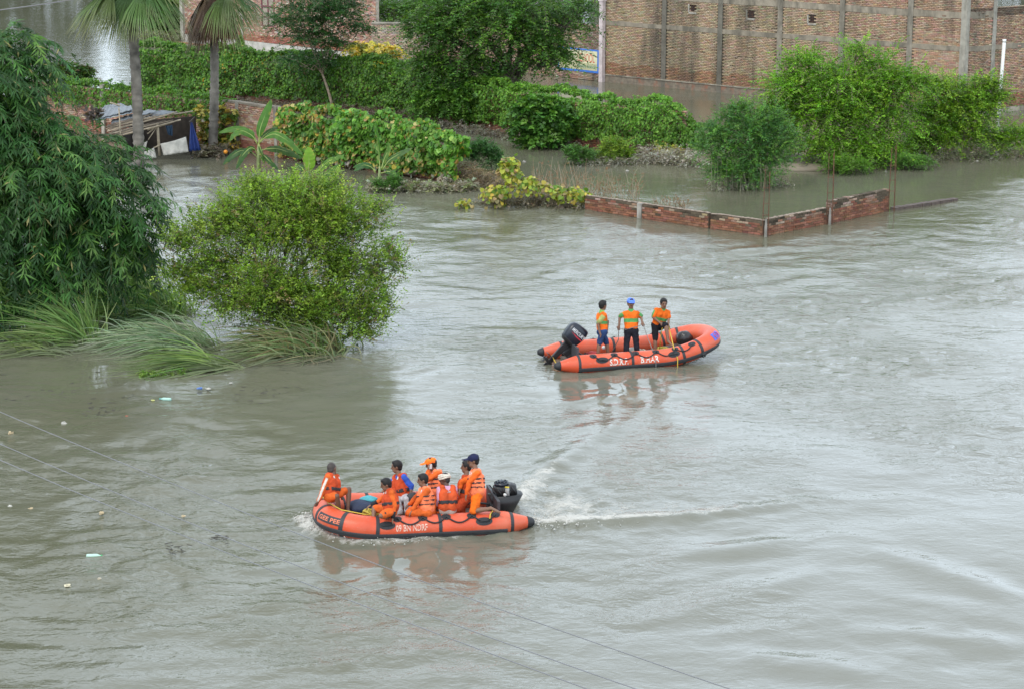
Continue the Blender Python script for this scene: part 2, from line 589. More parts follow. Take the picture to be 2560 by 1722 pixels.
    sep = N.new('ShaderNodeSeparateColor'); Lk.new(at_.outputs['Color'], sep.inputs['Color'])
    geo = N.new('ShaderNodeNewGeometry')

    def noise(scale, sx, sy, detail=4, rough=0.6, dist=0.0):
        mp = N.new('ShaderNodeMapping'); mp.inputs['Scale'].default_value = (sx, sy, 1)
        Lk.new(geo.outputs['Position'], mp.inputs['Vector'])
        n = N.new('ShaderNodeTexNoise'); n.inputs['Scale'].default_value = scale
        n.inputs['Detail'].default_value = detail; n.inputs['Roughness'].default_value = rough
        n.inputs['Distortion'].default_value = dist
        Lk.new(mp.outputs['Vector'], n.inputs['Vector'])
        return n.outputs['Fac']

    def math_(op, a, b_=None, c_=None, clamp=False):
        q = N.new('ShaderNodeMath'); q.operation = op; q.use_clamp = clamp
        for i, v in enumerate((a, b_, c_)):
            if v is None: continue
            if isinstance(v, (int, float)): q.inputs[i].default_value = v
            else: Lk.new(v, q.inputs[i])
        return q.outputs[0]
    # foam breaks up into lacy flecks
    fn = noise(5.5, 1, 1.0, 6, 0.72, 0.6)
    fn2 = noise(1.6, 1, 1, 3, 0.6, 0.4)
    fm = math_('MULTIPLY_ADD', fn2, 0.5, math_('MULTIPLY', fn, 1.0))
    th = math_('SUBTRACT', 1.33, math_('MULTIPLY', sep.outputs['Red'], 0.90))
    fmask = N.new('ShaderNodeMapRange'); fmask.interpolation_type = 'SMOOTHSTEP'
    fmask.inputs['From Min'].default_value = -0.06; fmask.inputs['From Max'].default_value = 0.34
    Lk.new(math_('SUBTRACT', fm, th), fmask.inputs['Value'])
    foamf = fmask.outputs['Result']
    silt_c = N.new('ShaderNodeMix'); silt_c.data_type = 'RGBA'
    silt_c.inputs['A'].default_value = (0.116, 0.113, 0.075, 1)
    silt_c.inputs['B'].default_value = (0.178, 0.178, 0.152, 1)
    Lk.new(sep.outputs['Blue'], silt_c.inputs['Factor'])
    fc = N.new('ShaderNodeMix'); fc.data_type = 'RGBA'
    fc.inputs['B'].default_value = (0.50, 0.48, 0.43, 1)
    Lk.new(silt_c.outputs['Result'], fc.inputs['A'])
    Lk.new(foamf, fc.inputs['Factor'])
    Lk.new(fc.outputs['Result'], b.inputs['Base Color'])
    Lk.new(math_('MULTIPLY_ADD', foamf, 0.5, 0.045), b.inputs['Roughness'])
    b.inputs['IOR'].default_value = 1.33
    h1 = noise(2.6, 1, 1.5, 3, 0.55, 0.5)
    h2 = noise(7.5, 1, 1.35, 3, 0.6, 0.3)
    hh = math_('MULTIPLY_ADD', h2, 0.34, h1)
    bp = N.new('ShaderNodeBump'); bp.inputs['Distance'].default_value = 0.050
    Lk.new(hh, bp.inputs['Height'])
    Lk.new(sep.outputs['Green'], bp.inputs['Strength'])
    bp2 = N.new('ShaderNodeBump'); bp2.inputs['Distance'].default_value = 0.06
    Lk.new(fm, bp2.inputs['Height']); Lk.new(math_('MULTIPLY', foamf, 0.9), bp2.inputs['Strength'])
    Lk.new(bp.outputs['Normal'], bp2.inputs['Normal'])
    Lk.new(bp2.outputs['Normal'], b.inputs['Normal'])
    me.materials.append(m)
    o = link('water', me)
    tag(o, 'muddy grey brown flood water with ripples, swirls and a foaming boat wake', kind='structure')
    return o


build_water()


def build_foam():
    """lumps of white water thrown up along the bow wave and behind the motor"""
    mb_pts = []
    for line, n, hgt, wid, t1 in ((BOW_CREST, 600, 0.13, 0.13, 0.6), (STERN_CREST, 420, 0.13, 0.2, 0.4), (FAR_CREST, 120, 0.14, 0.2, 0.5)):
        P = np.array(line)
        seg = np.concatenate([[0], np.cumsum(np.linalg.norm(np.diff(P, axis=0), axis=1))])
        u = RNG.random(n) ** 1.6 * t1 * seg[-1]
        x, y = np.interp(u, seg, P[:, 0]), np.interp(u, seg, P[:, 1])
        f = 1 - u / (t1 * seg[-1]) * 0.75
        z = 0.03 + hgt * f * RNG.random(n) ** 1.5
        mb_pts.append(np.stack([x + RNG.normal(0, wid, n), y + RNG.normal(0, wid, n), z, (0.009 + 0.022 * RNG.random(n) ** 2) * (0.5 + f * 0.6)], 1))
    Q = np.concatenate(mb_pts)
    oct_v = np.array([(1, 0, 0), (0, 1, 0), (-1, 0, 0), (0, -1, 0), (0, 0, 0.8), (0, 0, -0.8)])
    oct_f = np.array([(0, 1, 4), (1, 2, 4), (2, 3, 4), (3, 0, 4), (1, 0, 5), (2, 1, 5), (3, 2, 5), (0, 3, 5)])
    V = (Q[:, None, :3] + oct_v[None] * Q[:, None, 3:] * (0.7 + 0.6 * RNG.random((len(Q), 6, 1)))).reshape(-1, 3)
    F = (oct_f[None] + (np.arange(len(Q)) * 6)[:, None, None]).reshape(-1, 3)
    me = mesh_from('foam', V, F, mat('foam', (0.48, 0.465, 0.42), 0.7), True)
    tag(link('foam', me), 'white foam thrown up round the moving boat', kind='stuff')


build_foam()


# ------------------------------------------------------------------ leaves
def leaves(name, parent, P, A, N, L, W, C, m=M_LEAF, fold=0.18, local=False):
    n = len(P)
    A = unit(A)
    S = unit(np.cross(N, A))
    N = np.cross(A, S)
    L = np.broadcast_to(np.asarray(L, float), (n,))[:, None]
    W = np.broadcast_to(np.asarray(W, float), (n,))[:, None]
    mid = P + A * L * 0.42 + N * W * fold
    V = np.stack([P, mid + S * W / 2, P + A * L, mid - S * W / 2], 1).reshape(-1, 3)
    return link(name, quad_mesh(name, V, n, m, np.clip(C, 0.004, 1)), parent, local)


def rnd_unit(n):
    return unit(RNG.normal(size=(n, 3)))


def mixcol(cols, n, jitter=0.18, w=None):
    cols = np.asarray(cols, float)
    k = RNG.choice(len(cols), n, p=w)
    c = cols[k] * (1 + RNG.normal(0, jitter, (n, 1)))
    return np.clip(c * (1 + RNG.normal(0, 0.06, (n, 3))), 0.004, 1)


def in_crown(ells, n, inner=0.55, lumps=14, lr=0.42, fill=0.36, stray=0.08):
    """points in a union of ellipsoids, more of them near the surface"""
    if lumps:                                               # foliage gathers in clumps on the lobes of a crown
        whole = list(ells)
        sub = []
        for c, q in ells:
            d = rnd_unit(lumps)
            d[:, 2] = np.where(d[:, 2] < -0.3, -d[:, 2], d[:, 2])
            for k in range(lumps):
                f = lr * RNG.uniform(0.7, 1.25)
                sub.append((c + d[k] * q * (1 - f * 0.75), q * f))
        ells = sub
        full = [(c, q) for c, q in whole]
        wa = np.array([q[0] * q[2] for c, q in ells]); wb = np.array([q[0] * q[2] for c, q in full])
        w = np.concatenate([wa / wa.sum() * (1 - fill), wb / wb.sum() * fill])
        ells = ells + full
    else:
        w = np.array([(e[1][0] * e[1][2]) for e in ells])
    k = RNG.choice(len(ells), n, p=w / w.sum())
    d = rnd_unit(n)
    r = inner + (1 - inner) * RNG.random(n) ** 0.55
    r = np.where(RNG.random(n) < stray, 1.0 + 0.38 * RNG.random(n), r)     # stray shoots break the outline
    c = np.array([e[0] for e in ells])[k]
    q = np.array([e[1] for e in ells])[k]
    return c + d * q * r[:, None], d, c


def sprays(O, D, length, nodes, droop, leaf, width, cols, w=None, spread=0.9, flat=0.5, jitter=0.18, stem=False):
    """leafy twigs: a curved stem from each origin with leaves to both sides"""
    n = len(O)
    L = np.broadcast_to(np.asarray(length, float), (n,)) * (0.6 + 0.8 * RNG.random(n))
    s = (np.arange(nodes) + 0.6) / nodes
    P = O[:, None] + D[:, None] * (L[:, None] * s)[..., None]
    P[..., 2] -= droop * L[:, None] * s ** 2
    T = unit(D[:, None] + np.array([0, 0, -2 * droop]) * s[None, :, None])
    side = unit(np.cross(T, np.array([0, 0, 1.0]) + 0.2 * RNG.normal(size=(n, 1, 3))))
    out = []
    for sg in (-1, 1):
        A = unit(T * 0.6 + sg * side * spread + RNG.normal(0, 0.28, P.shape))
        Nn = unit(np.cross(side, T) * flat + RNG.normal(0, 0.4, P.shape) + np.array([0, 0, 0.35]))
        p = P + RNG.normal(0, 0.012, P.shape)
        out.append((p.reshape(-1, 3), A.reshape(-1, 3), Nn.reshape(-1, 3)))
    P2, A2, N2 = (np.concatenate([o[i] for o in out]) for i in range(3))
    C = mixcol(cols, n, jitter, w)                          # one tint for each twig, as it grew
    C = np.tile(np.repeat(C, nodes, axis=0), (2, 1)) * (1 + RNG.normal(0, 0.12, (len(P2), 1)))
    Lf = leaf * (0.65 + 0.7 * RNG.random(len(P2)))
    return P2, A2, N2, Lf, Lf * width / leaf, C, P


def twig_mesh(name, parent, P, r, m):
    """thin three-sided stems along the nodes of each twig"""
    P = P[::2, ::max(1, P.shape[1] // 2)]
    n, k = P.shape[:2]
    offs = np.array([(r, 0, 0), (-r / 2, r * 0.8, 0), (-r / 2, -r * 0.8, r)])
    V = (P[:, :, None] + offs).reshape(-1, 3)
    q = []
    base = (np.arange(n) * k * 3)[:, None, None]
    for j in range(k - 1):
        for a in range(3):
            b = (a + 1) % 3
            q.append([j * 3 + a, j * 3 + b, (j + 1) * 3 + b, (j + 1) * 3 + a])
    F = (np.array(q)[None] + base).reshape(-1, 4)
    me = bpy.data.meshes.new(name)
    me.vertices.add(len(V)); me.vertices.foreach_set('co', V.astype(np.float32).ravel())
    me.loops.add(F.size); me.loops.foreach_set('vertex_index', F.ravel().astype(np.int32))
    me.polygons.add(len(F)); me.polygons.foreach_set('loop_start', (np.arange(len(F)) * 4).astype(np.int32))
    me.materials.append(m)
    me.update(calc_edges=True)
    return tag(link(name, me, parent), kind='stuff')


def curve(p0, p1, bend, k=7):
    t = np.linspace(0, 1, k)[:, None]
    return np.asarray(p0) * (1 - t) + np.asarray(p1) * t + np.sin(t * math.pi) * np.asarray(bend)


def ells_px(Y, lst, depth=0.8):
    """ellipsoids from photo extents: (px, py, half width px, half height px[, shift in depth m])"""
    out = []
    for e in lst:
        px, py, rx, rz = e[:4]
        dy = e[4] if len(e) > 4 else 0
        c = onY(px, py, Y + dy)
        s = scale_at(Y + dy, c[2])
        out.append((c, np.array([rx / s, max(rx, rz) / s * depth, rz / s])))
    return out


def limbs(base, ells, r0, fork=0.4, trunk_to=None, n_extra=6, bark=M_BARK, name='trunk', parent=None, stems=1):
    """tapered trunk(s) that fork into a limb for each lobe of the crown and smaller branches"""
    mb = MB()
    br = MB()
    cen = np.mean([e[0] for e in ells], axis=0)
    for s in range(stems):
        b = np.asarray(base, float) + (RNG.normal(0, 0.25, 3) * [1, 0.6, 0] if stems > 1 else 0)
        f = np.asarray(trunk_to, float) + (RNG.normal(0, 0.2, 3) if stems > 1 else 0) if trunk_to is not None else b + (cen - b) * fork
        b = b - np.array([0, 0, 0.6])
        mb.tube(curve(b, f, RNG.normal(0, 0.12, 3) * [1, 1, 0], 8), np.linspace(r0, r0 * 0.68, 8), 9)
        for e in ells[s::stems]:
            tip = e[0] + RNG.normal(0, 0.2, 3) * e[1]
            br.tube(curve(f, tip, RNG.normal(0, 0.2, 3) + [0, 0, 0.15], 7), np.linspace(r0 * 0.6, r0 * 0.16, 7), 6)
            for _ in range(n_extra):
                d = rnd_unit(1)[0]
                d[2] = abs(d[2]) * 0.7 + d[2] * 0.3
                q = f + (tip - f) * RNG.uniform(0.35, 0.95)
                br.tube(curve(q, e[0] + d * e[1] * 0.8, RNG.normal(0, 0.12, 3), 5), np.linspace(r0 * 0.22, r0 * 0.05, 5), 4, cap=False)
    mb.obj(name, bark, parent, True)
    br.obj('branch', bark, parent, True)


def feather_tree(name, label, cat, base, ells, n, length, nodes, droop, leaf, width, cols, w=None, r0=0.12, trunk_to=None,
                 bark=M_BARK, up=0.25, out=0.9, inner=0.5, n_extra=5, stems=1, group=None, spread=0.9, twigs=True, horiz=0.0, lumps=14, lr=0.42, fill=0.36, stray=0.08):
    t = thing(name, label, cat, base, group)
    limbs(base, ells, r0, trunk_to=trunk_to, parent=t, bark=bark, n_extra=n_extra, stems=stems)
    P, d, c = in_crown(ells, n, inner, lumps, lr, fill, stray)
    D = d * out + rnd_unit(n) * 0.55 + np.array([0, 0, up])
    if horiz:
        D[:, 2] *= (1 - horiz)
    D = unit(D)
    O = P - D * length * 0.5
    O[:, 2] = np.maximum(O[:, 2], 0.15)
    p, a, nn, L, W, C, nodesP = sprays(O, D, length, nodes, droop, leaf, width, cols, w, spread)
    k = p[:, 2] > 0.02
    leaves('crown', t, p[k], a[k], nn[k], L[k], W[k], C[k])
    if twigs:
        nodesP = np.maximum(nodesP, [-1e9, -1e9, 0.02])
        twig_mesh('twig', t, nodesP, 0.006, bark)
    return t


def brush(name, label, P0, P1, width, height, n, cols, leaf=0.06, length=0.45, w=None, stalks=0, scol=(0.24, 0.21, 0.16), kind='stuff', cat=None):
    """low tangle of twigs and mud-coated leaves along a line at the water's edge"""
    u = RNG.random(n)[:, None]
    P = np.asarray(P0) * (1 - u) + np.asarray(P1) * u
    P = P + np.stack([RNG.normal(0, width * 0.3, n), RNG.normal(0, width, n), np.zeros(n)], 1)
    P[:, 2] = RNG.random(n) ** 1.3 * height
    D = unit(rnd_unit(n) * [1, 1, 0.6] + [0, -0.15, 0.25])
    p, a, nn, L, W, C, nodesP = sprays(P, D, length, 7, 0.5, leaf, leaf * 0.55, cols, w)
    k = p[:, 2] > 0.01
    o = leaves(name, None, p[k], a[k], nn[k], L[k], W[k], C[k])
    tag(o, label, cat, None, kind)
    tw = twig_mesh('twig', o, np.maximum(nodesP, [-1e9, -1e9, 0.0]), 0.008, mat('grey_twig', (0.20, 0.175, 0.135), 0.9, 0.3, 9))
    return o

# ------------------------------------------------------------------ far bank, out of frame: what the still water at the back mirrors
def far_wood():
    n = 9000
    x = RNG.uniform(-110, 60, n)
    gap = np.abs(x + 41.0) > 1.6 + 0.8 * RNG.random(n)
    y = 218 + RNG.uniform(0, 14, n)
    top = 14 + 4 * fbm(x / 9, x * 0 + 3, 5, 3)
    z = RNG.random(n) ** 0.8 * top
    P = np.stack([x, y, np.where(gap, z, z * 0.46)], 1)
    k = len(P)
    o = leaves('far_wood', None, P, rnd_unit(k) * [1, 1, 0.6] - [0, 0, 0.4], rnd_unit(k) + [0, -0.8, 0.3], 2.2, 1.5,
               mixcol([(0.055, 0.085, 0.03), (0.04, 0.07, 0.03), (0.08, 0.1, 0.04)], k))
    tag(o, 'dark wood along the far bank', kind='stuff')


far_wood()


# ------------------------------------------------------------------ bricks
def jitter_box(dx=0.0):
    V = np.array([(-.5, -.5, -.5), (.5, -.5, -.5), (.5, .5, -.5), (-.5, .5, -.5), (-.5, -.5, .5), (.5, -.5, .5), (.5, .5, .5), (-.5, .5, .5)])
    return V, [(3, 2, 1, 0), (4, 5, 6, 7), (0, 1, 5, 4), (1, 2, 6, 5), (2, 3, 7, 6), (3, 0, 4, 7)]


def brick_shape(name, m, L, D, H, seed):
    """a hand-made brick with worn edges"""
    r = np.random.default_rng(seed)
    c = 0.006
    V = []
    for z in (-1, 1):
        for (ix, iy) in ((-1, -1), (1, -1), (1, 1), (-1, 1)):
            V.append((ix * (L / 2 - c), iy * (D / 2 - c), z * H / 2))
        for (ix, iy) in ((-1, -1), (1, -1), (1, 1), (-1, 1)):
            V.append((ix * L / 2, iy * D / 2, z * (H / 2 - c)))
    V = np.array(V) + r.normal(0, 0.0022, (16, 3))
    F = [(3, 2, 1, 0), (8, 9, 10, 11)]
    for i in range(4):
        j = (i + 1) % 4
        F += [(i, j, j + 4, i + 4), (i + 4, j + 4, j + 12, i + 12), (i + 12, j + 12, j + 8, i + 8)]
    return mesh_from(name, V, F, m)


BRICK_MESH = {}


def brick_wall(parent, a, b, z0, z1, cols, w=None, thick=0.23, course=0.083, length=0.245, part_rect=None, m_obj=None, m_attr=None,
               holes=(), skip=0.0, jit=0.004, colfn=None, max_parts=290, front_only=True, top_ragged=0.0, name='brick', cj=0.12):
    """bricks laid in courses from a to b (front face on the line a-b, seen from the right of it).
    Those that show largest are objects of their own (within part_rect = (u0, u1, zlo, zhi)); the rest are one mesh."""
    a, b = np.asarray(a, float)[:2], np.asarray(b, float)[:2]
    d = b - a
    Lw = np.linalg.norm(d)
    t = d / Lw
    nrm = np.array([t[1], -t[0]])
    yaw = math.atan2(t[1], t[0])
    rows = int(round((z1 - z0) / course))
    items = []
    D = thick if not front_only else min(0.11, thick)
    for r in range(rows):
        z = z0 + (r + 0.5) * course
        u = -(length * 0.5 if r % 2 else 0)
        while u < Lw - 0.02:
            u0, u1 = max(u, 0), min(u + length - 0.012, Lw)
            u += length
            if u1 - u0 < 0.05 or RNG.random() < skip:
                continue
            um = (u0 + u1) / 2
            if any(h[0] < um < h[1] and h[2] < z < h[3] for h in holes):
                continue
            if top_ragged and r >= rows - 1 and RNG.random() < top_ragged:
                continue
            items.append((um, z, u1 - u0))
    items = np.array(items)
    n = len(items)
    C = mixcol(cols, n, cj, w)
    if colfn is not None:
        C = colfn(items[:, 0], items[:, 1], C)
    depth = RNG.normal(0, jit, n)
    H = course - 0.012
    is_part = np.zeros(n, bool)
    if part_rect is not None:
        u0, u1, zl, zh = part_rect
        ok = np.where((items[:, 0] > u0) & (items[:, 0] < u1) & (items[:, 1] > zl) & (items[:, 1] < zh))[0]
        is_part[ok[:max_parts]] = True
    key = (name, id(m_obj), round(D, 3))
    for i in np.where(is_part)[0]:
        if key not in BRICK_MESH:
            BRICK_MESH[key] = [brick_shape(name, m_obj or M_BRICK_OBJ, length - 0.012, D, H, 40 + k) for k in range(4)]
        um, z, ln = items[i]
        p = a + t * um + nrm * (depth[i] - D / 2)
        o = bpy.data.objects.new('brick', BRICK_MESH[key][int(RNG.integers(4))])
        COL.objects.link(o)
        o.parent = parent
        pl = parent.location
        o.location = (p[0] - pl[0], p[1] - pl[1], z - pl[2])
        o.rotation_euler = (RNG.normal(0, 0.008), RNG.normal(0, 0.01), yaw + RNG.normal(0, 0.008))
        o.scale = (ln / (length - 0.012), 1, 1 + RNG.normal(0, 0.03))
        o.color = (*C[i], 1)
    rest = ~is_part
    if rest.any():
        I = items[rest]
        k = len(I)
        bv, bf = jitter_box()
        V = np.repeat(bv[None], k, 0)
        sx = I[:, 2][:, None] * V[:, :, 0] + RNG.normal(0, 0.003, (k, 8))
        sy = D * V[:, :, 1]
        sz = H * V[:, :, 2] + RNG.normal(0, 0.002, (k, 8))
        along = I[:, 0][:, None] + sx
        off = depth[rest][:, None] - D / 2 + sy
        X = a[0] + t[0] * along + nrm[0] * off
        Y = a[1] + t[1] * along + nrm[1] * off
        Z = I[:, 1][:, None] + sz
        V = np.stack([X, Y, Z], 2).reshape(-1, 3)
        # t along X, nrm = right of it: the box keeps outward faces only if mirrored
        F = (np.array([f[::-1] for f in bf])[None] + (np.arange(k) * 8)[:, None, None]).reshape(-1, 4)
        me = quad_from(name, V, F, m_attr or M_BRICK_RED, np.repeat(C[rest], 8, 0))
        o = link('brick', me, parent)
        o['kind'] = 'stuff'
    return items


def quad_from(name, V, F, m, col=None):
    me = bpy.data.meshes.new(name)
    me.vertices.add(len(V)); me.vertices.foreach_set('co', np.asarray(V, np.float32).ravel())
    me.loops.add(F.size); me.loops.foreach_set('vertex_index', F.ravel().astype(np.int32))
    me.polygons.add(len(F)); me.polygons.foreach_set('loop_start', (np.arange(len(F)) * 4).astype(np.int32))
    me.materials.append(m)
    me.update(calc_edges=True)
    if col is not None:
        set_col(me, col)
    return me


def wall_core(parent, a, b, z0, z1, thick, inset, m=M_MORTAR, name='mortar'):
    a, b = np.asarray(a, float)[:2], np.asarray(b, float)[:2]
    t = unit(b - a)
    nrm = np.array([t[1], -t[0]])
    p = [a - nrm * inset, b - nrm * inset, b - nrm * thick, a - nrm * thick]
    mb = MB()
    mb.prism([(q[0], q[1], z0) for q in p], (0, 0, z1 - z0))
    return mb.obj(name, m, parent)


def along(a, b, px):
    """the point of the line a-b that shows at photo column px, and its distance from a"""
    a, b = np.asarray(a, float)[:2], np.asarray(b, float)[:2]
    k = (px - 1280) / FPX
    # x = k * Z,  Z = y*CT + CAM_H*ST on the ground
    d = b - a
    s = (k * (a[1] * CT + CAM_H * ST) - a[0]) / (d[0] - k * d[1] * CT)
    return a + d * s, s * np.linalg.norm(d)


# ------------------------------------------------------------------ big brick building at the back right
A0, A1, A2 = at(1512, 205), at(2405, 291), at(2700, 262)
BH = 7.5


def big_building():
    b = thing('brick_building', 'large bare brick building with concrete columns and bands behind the acacia trees', 'building',
              (A1[0], A1[1], 0))
    old, red = [(0.41, 0.305, 0.195), (0.375, 0.275, 0.175), (0.43, 0.33, 0.22), (0.385, 0.265, 0.175)], [(0.39, 0.25, 0.168), (0.415, 0.275, 0.19), (0.40, 0.30, 0.21), (0.355, 0.22, 0.148)]
    La = np.linalg.norm((A1 - A0)[:2])
    Lb = np.linalg.norm((A2 - A1)[:2])
    cols_px = [1658, 1797, 1945, 2098, 2267]
    cu = [along(A0, A1, p)[1] for p in cols_px]
    vents = [(along(A0, A1, p)[1], z) for p, z in ((1728, 4.32), (1872, 4.22), (2024, 4.18))]
    holes = [(u - 0.21, u + 0.21, z - 0.2, z + 0.2) for u, z in vents]
    # put-log holes left by the scaffolding
    for p, z in ((1613, 2.15), (1641, 2.1), (1680, 2.1), (1722, 2.15), (1754, 2.05), (1845, 1.9), (1862, 1.95), (1878, 1.9), (1843, 3.5), (1872, 3.48), (1890, 3.5), (1930, 3.52),
                 (2115, 3.55), (2140, 3.55), (2163, 3.55), (2187, 3.55), (2290, 3.52), (2315, 3.52), (2333, 3.52), (2358, 3.52), (2385, 3.52), (1600, 4.6), (1545, 4.1), (1640, 3.9)):
        u = along(A0, A1, p)[1]
        holes.append((u - 0.1, u + 0.1, z - 0.05, z + 0.06))
    for u in cu:
        holes.append((u - 0.17, u + 0.17, -1, 9))

    def fade(u, z, C):
        # newer red brick to the right and above the upper band, paler and older on the left
        f = sstep(0.55, 0.95, u / La + 0.15 * (z > 5))[:, None]
        R = mixcol(red, len(u), 0.08)
        damp = (z < 1.0 + 0.12 * np.sin(u * 3))[:, None]
        soot = (sstep(-0.12, 0.42, fbm(u / 0.8, z / 5.5, 61, 3)) * sstep(0.62, 0.12, u / La) * 0.62)[:, None]     # black algae run-off on the older end
        C = C * (1 - soot) + np.array([0.10, 0.09, 0.072]) * soot
        return np.where(RNG.random((len(u), 1)) < f, R, C) * np.where(damp, [0.88, 0.70, 0.64], [1, 1, 1])
    wall_core(b, A0, A1, -1.5, BH, 0.35, 0.055)
    wall_core(b, A1, A2, -1.5, BH * 0 + 5.15, 0.34, 0.055)
    brick_wall(b, A0, A1, 0.42, BH, old, colfn=fade, m_attr=M_BRICK_OLD, m_obj=M_BRICK_OLD_OBJ, holes=holes, skip=0.004, jit=0.004, cj=0.08,
               part_rect=(along(A0, A1, 2275)[1], along(A0, A1, 2396)[1], 1.9, 7.0), max_parts=270)
    uc2 = along(A1, A2, 2475)[1]
    holes2 = [(uc2 - 0.15, uc2 + 0.15, -1, 9)]
    for p, z in ((2428, 3.5), (2450, 3.52), (2518, 3.45), (2540, 3.5), (2527, 2.1), (2553, 2.15)):
        u = along(A1, A2, p)[1]
        holes2.append((u - 0.1, u + 0.1, z - 0.05, z + 0.06))
    brick_wall(b, A1, A2, 0.25, 5.15, red, colfn=lambda u, z, C: C * np.where((z > 4.75)[:, None], [0.42, 0.45, 0.48], np.where((z < 0.9)[:, None], [.8, .6, .55], [1, 1, 1])), holes=holes2,
               m_attr=M_BRICK_OLD, jit=0.007, skip=0.004)
    t2 = unit((A2 - A1)[:2])
    e2 = A1[:2] + t2 * (uc2 - 0.05)
    brick_wall(b, A1, e2, 5.15, BH, red, m_attr=M_BRICK_OLD, jit=0.006)
    wall_core(b, A1, e2, 5.15, BH, 0.34, 0.055)
    # rendered plinth with a drip line
    mb = MB()
    n1 = np.array([unit((A1 - A0)[:2])[1], -unit((A1 - A0)[:2])[0]])
    n2 = np.array([t2[1], -t2[0]])

    def strip(p, q, nrm, z0, z1, out, back=0.1):
        p, q = np.asarray(p)[:2], np.asarray(q)[:2]
        mb.prism([(*(p + nrm * out), z0), (*(q + nrm * out), z0), (*(q - nrm * back), z0), (*(p - nrm * back), z0)], (0, 0, z1 - z0))
    strip(A0, A1, n1, -1.2, 0.36, 0.03)
    mb.obj('plinth', colmat('stained_plinth', src='obj', rough=0.95, var=0.4, scale=5, stain=((0.30, 0.12, 0.07), 2.0, 2.0, 0.5, 0.66, 0.8)), b).color = (0.20, 0.165, 0.125, 1)
    mb = MB()
    strip(A0, A1, n1, 0.37, 0.43, 0.07)
    strip(A1, A2, n2, -1.2, 0.24, 0.04)
    cc = MB()
    mb.col = (0.33, 0.29, 0.23)
    mb.C = [(0.33, 0.29, 0.23)] * len(mb.V)
    mb.obj('ledge', M_CONCRETE, b, usecol=True)
    # concrete bands and columns, each a part; columns stand prouder than bands
    for zz0, zz1, dark in ((3.1, 3.36, 0.9), (4.68, 5.0, 1.0)):
        for p, q, nrm, ext in ((A0, A1, n1, 0), (A1, np.append(A1[:2] + t2 * Lb, 0), n2, 0)):
            if zz0 > 4 and nrm is n2:
                q = np.append(e2, 0)
            mb = MB(); mb.col = (0.30 * dark, 0.255 * dark, 0.195 * dark)
            k = 26
            for i in range(k):
                pa, qa = p + (q - p) * i / k, p + (q - p) * (i + 1) / k
                strip(pa, qa, nrm, zz0 + RNG.uniform(-.02, .02), zz1 + RNG.uniform(-.02, .02), 0.012 + RNG.uniform(-0.004, 0.004))
            mb.obj('concrete_band', M_CONCRETE, b, usecol=True)
    t1 = unit((A1 - A0)[:2])

    def column(p, t, nrm, w, h, c):
        mb = MB(); mb.col = c
        q = [p - t * w / 2 + nrm * 0.035, p + t * w / 2 + nrm * 0.035, p + t * w / 2 - nrm * 0.12, p - t * w / 2 - nrm * 0.12]
        z = -1.2
        while z < h:                                        # cast in lifts that do not line up exactly
            o = np.append(nrm * RNG.uniform(-0.006, 0.006) + t * RNG.uniform(-0.01, 0.01), 0)
            z2 = min(z + RNG.uniform(0.7, 1.2), h)
            mb.prism([np.append(v, z) + o for v in q], (0, 0, z2 - z - 0.002))
            z = z2
        mb.obj('column', M_CONCRETE, b, usecol=True)
    for u, c in zip(cu, ((0.15, 0.135, 0.11), (0.17, 0.155, 0.125), (0.26, 0.225, 0.178), (0.245, 0.215, 0.17), (0.255, 0.225, 0.18))):
        column(A0[:2] + t1 * u, t1, n1, 0.30, BH, c)
    column(A1[:2] + t2 * uc2, t2, n2, 0.24, BH, (0.32, 0.30, 0.255))
    mb = MB(); mb.col = (0.33, 0.305, 0.255)
    c = A1[:2]
    q = [c - t1 * 0.28 + n1 * 0.04, c + n1 * 0.04 + n2 * 0.04, c + t2 * 0.2 + n2 * 0.04, c + t2 * 0.2 - n2 * 0.1, c - n1 * 0.1 - n2 * 0.1, c - t1 * 0.28 - n1 * 0.1]
    for z0, z1 in ((-1.2, 1.1), (1.1, 2.3), (2.3, 3.25), (3.25, 4.7), (4.7, 5.9), (5.9, BH)):
        mb.prism([(*(v + RNG.normal(0, 0.004, 2)), z0) for v in q], (0, 0, z1 - z0 - 0.003))
    mb.obj('corner_column', M_CONCRETE, b, usecol=True)
    # barred ventilators: near-black plate painted as the shade indoors, iron bars, cement round the opening
    for u, z in vents:
        p = A0[:2] + t1 * u
        yaw = math.atan2(t1[1], t1[0])
        mb = MB()
        pc = p - n1 * 0.048
        mb.box((*pc, z), (0.40, 0.02, 0.41), yaw)
        w = mb.obj('ventilator', mat('painted_room_dark', (0.012, 0.012, 0.014), 0.9), b)
        mb = MB()
        for k in range(5):
            mb.tube([(*(p - n1 * 0.03 + t1 * (-0.16 + 0.08 * k)), z - 0.2), (*(p - n1 * 0.03 + t1 * (-0.16 + 0.08 * k)), z + 0.2)], 0.008, 5)
        for k in range(3):
            mb.tube([(*(p - n1 * 0.025 - t1 * 0.19), z - 0.12 + 0.12 * k), (*(p - n1 * 0.025 + t1 * 0.19), z - 0.12 + 0.12 * k)], 0.007, 5)
        mb.obj('bars', M_STEEL, w)
        mb = MB(); mb.col = (0.40, 0.37, 0.32)
        mb.box((*(p + n1 * 0.005), z - 0.25), (0.5, 0.05, 0.09), yaw)
        mb.box((*(p + n1 * 0.003 - t1 * 0.25), z), (0.08, 0.05, 0.42), yaw)
        mb.obj('sill', M_CONCRETE, w, usecol=True)
    # a flat roof slab just above the frame, so that the building is closed from outside the picture too
    mb = MB()
    back = np.array([2.0, 9.0])
    mb.prism([(*A0[:2], BH), (*A1[:2], BH), (*e2, BH), (*(e2 + back), BH), (*(A0[:2] + back), BH)], (0, 0, 0.15))
    mb.C = [(0.3, 0.28, 0.24)] * len(mb.V)
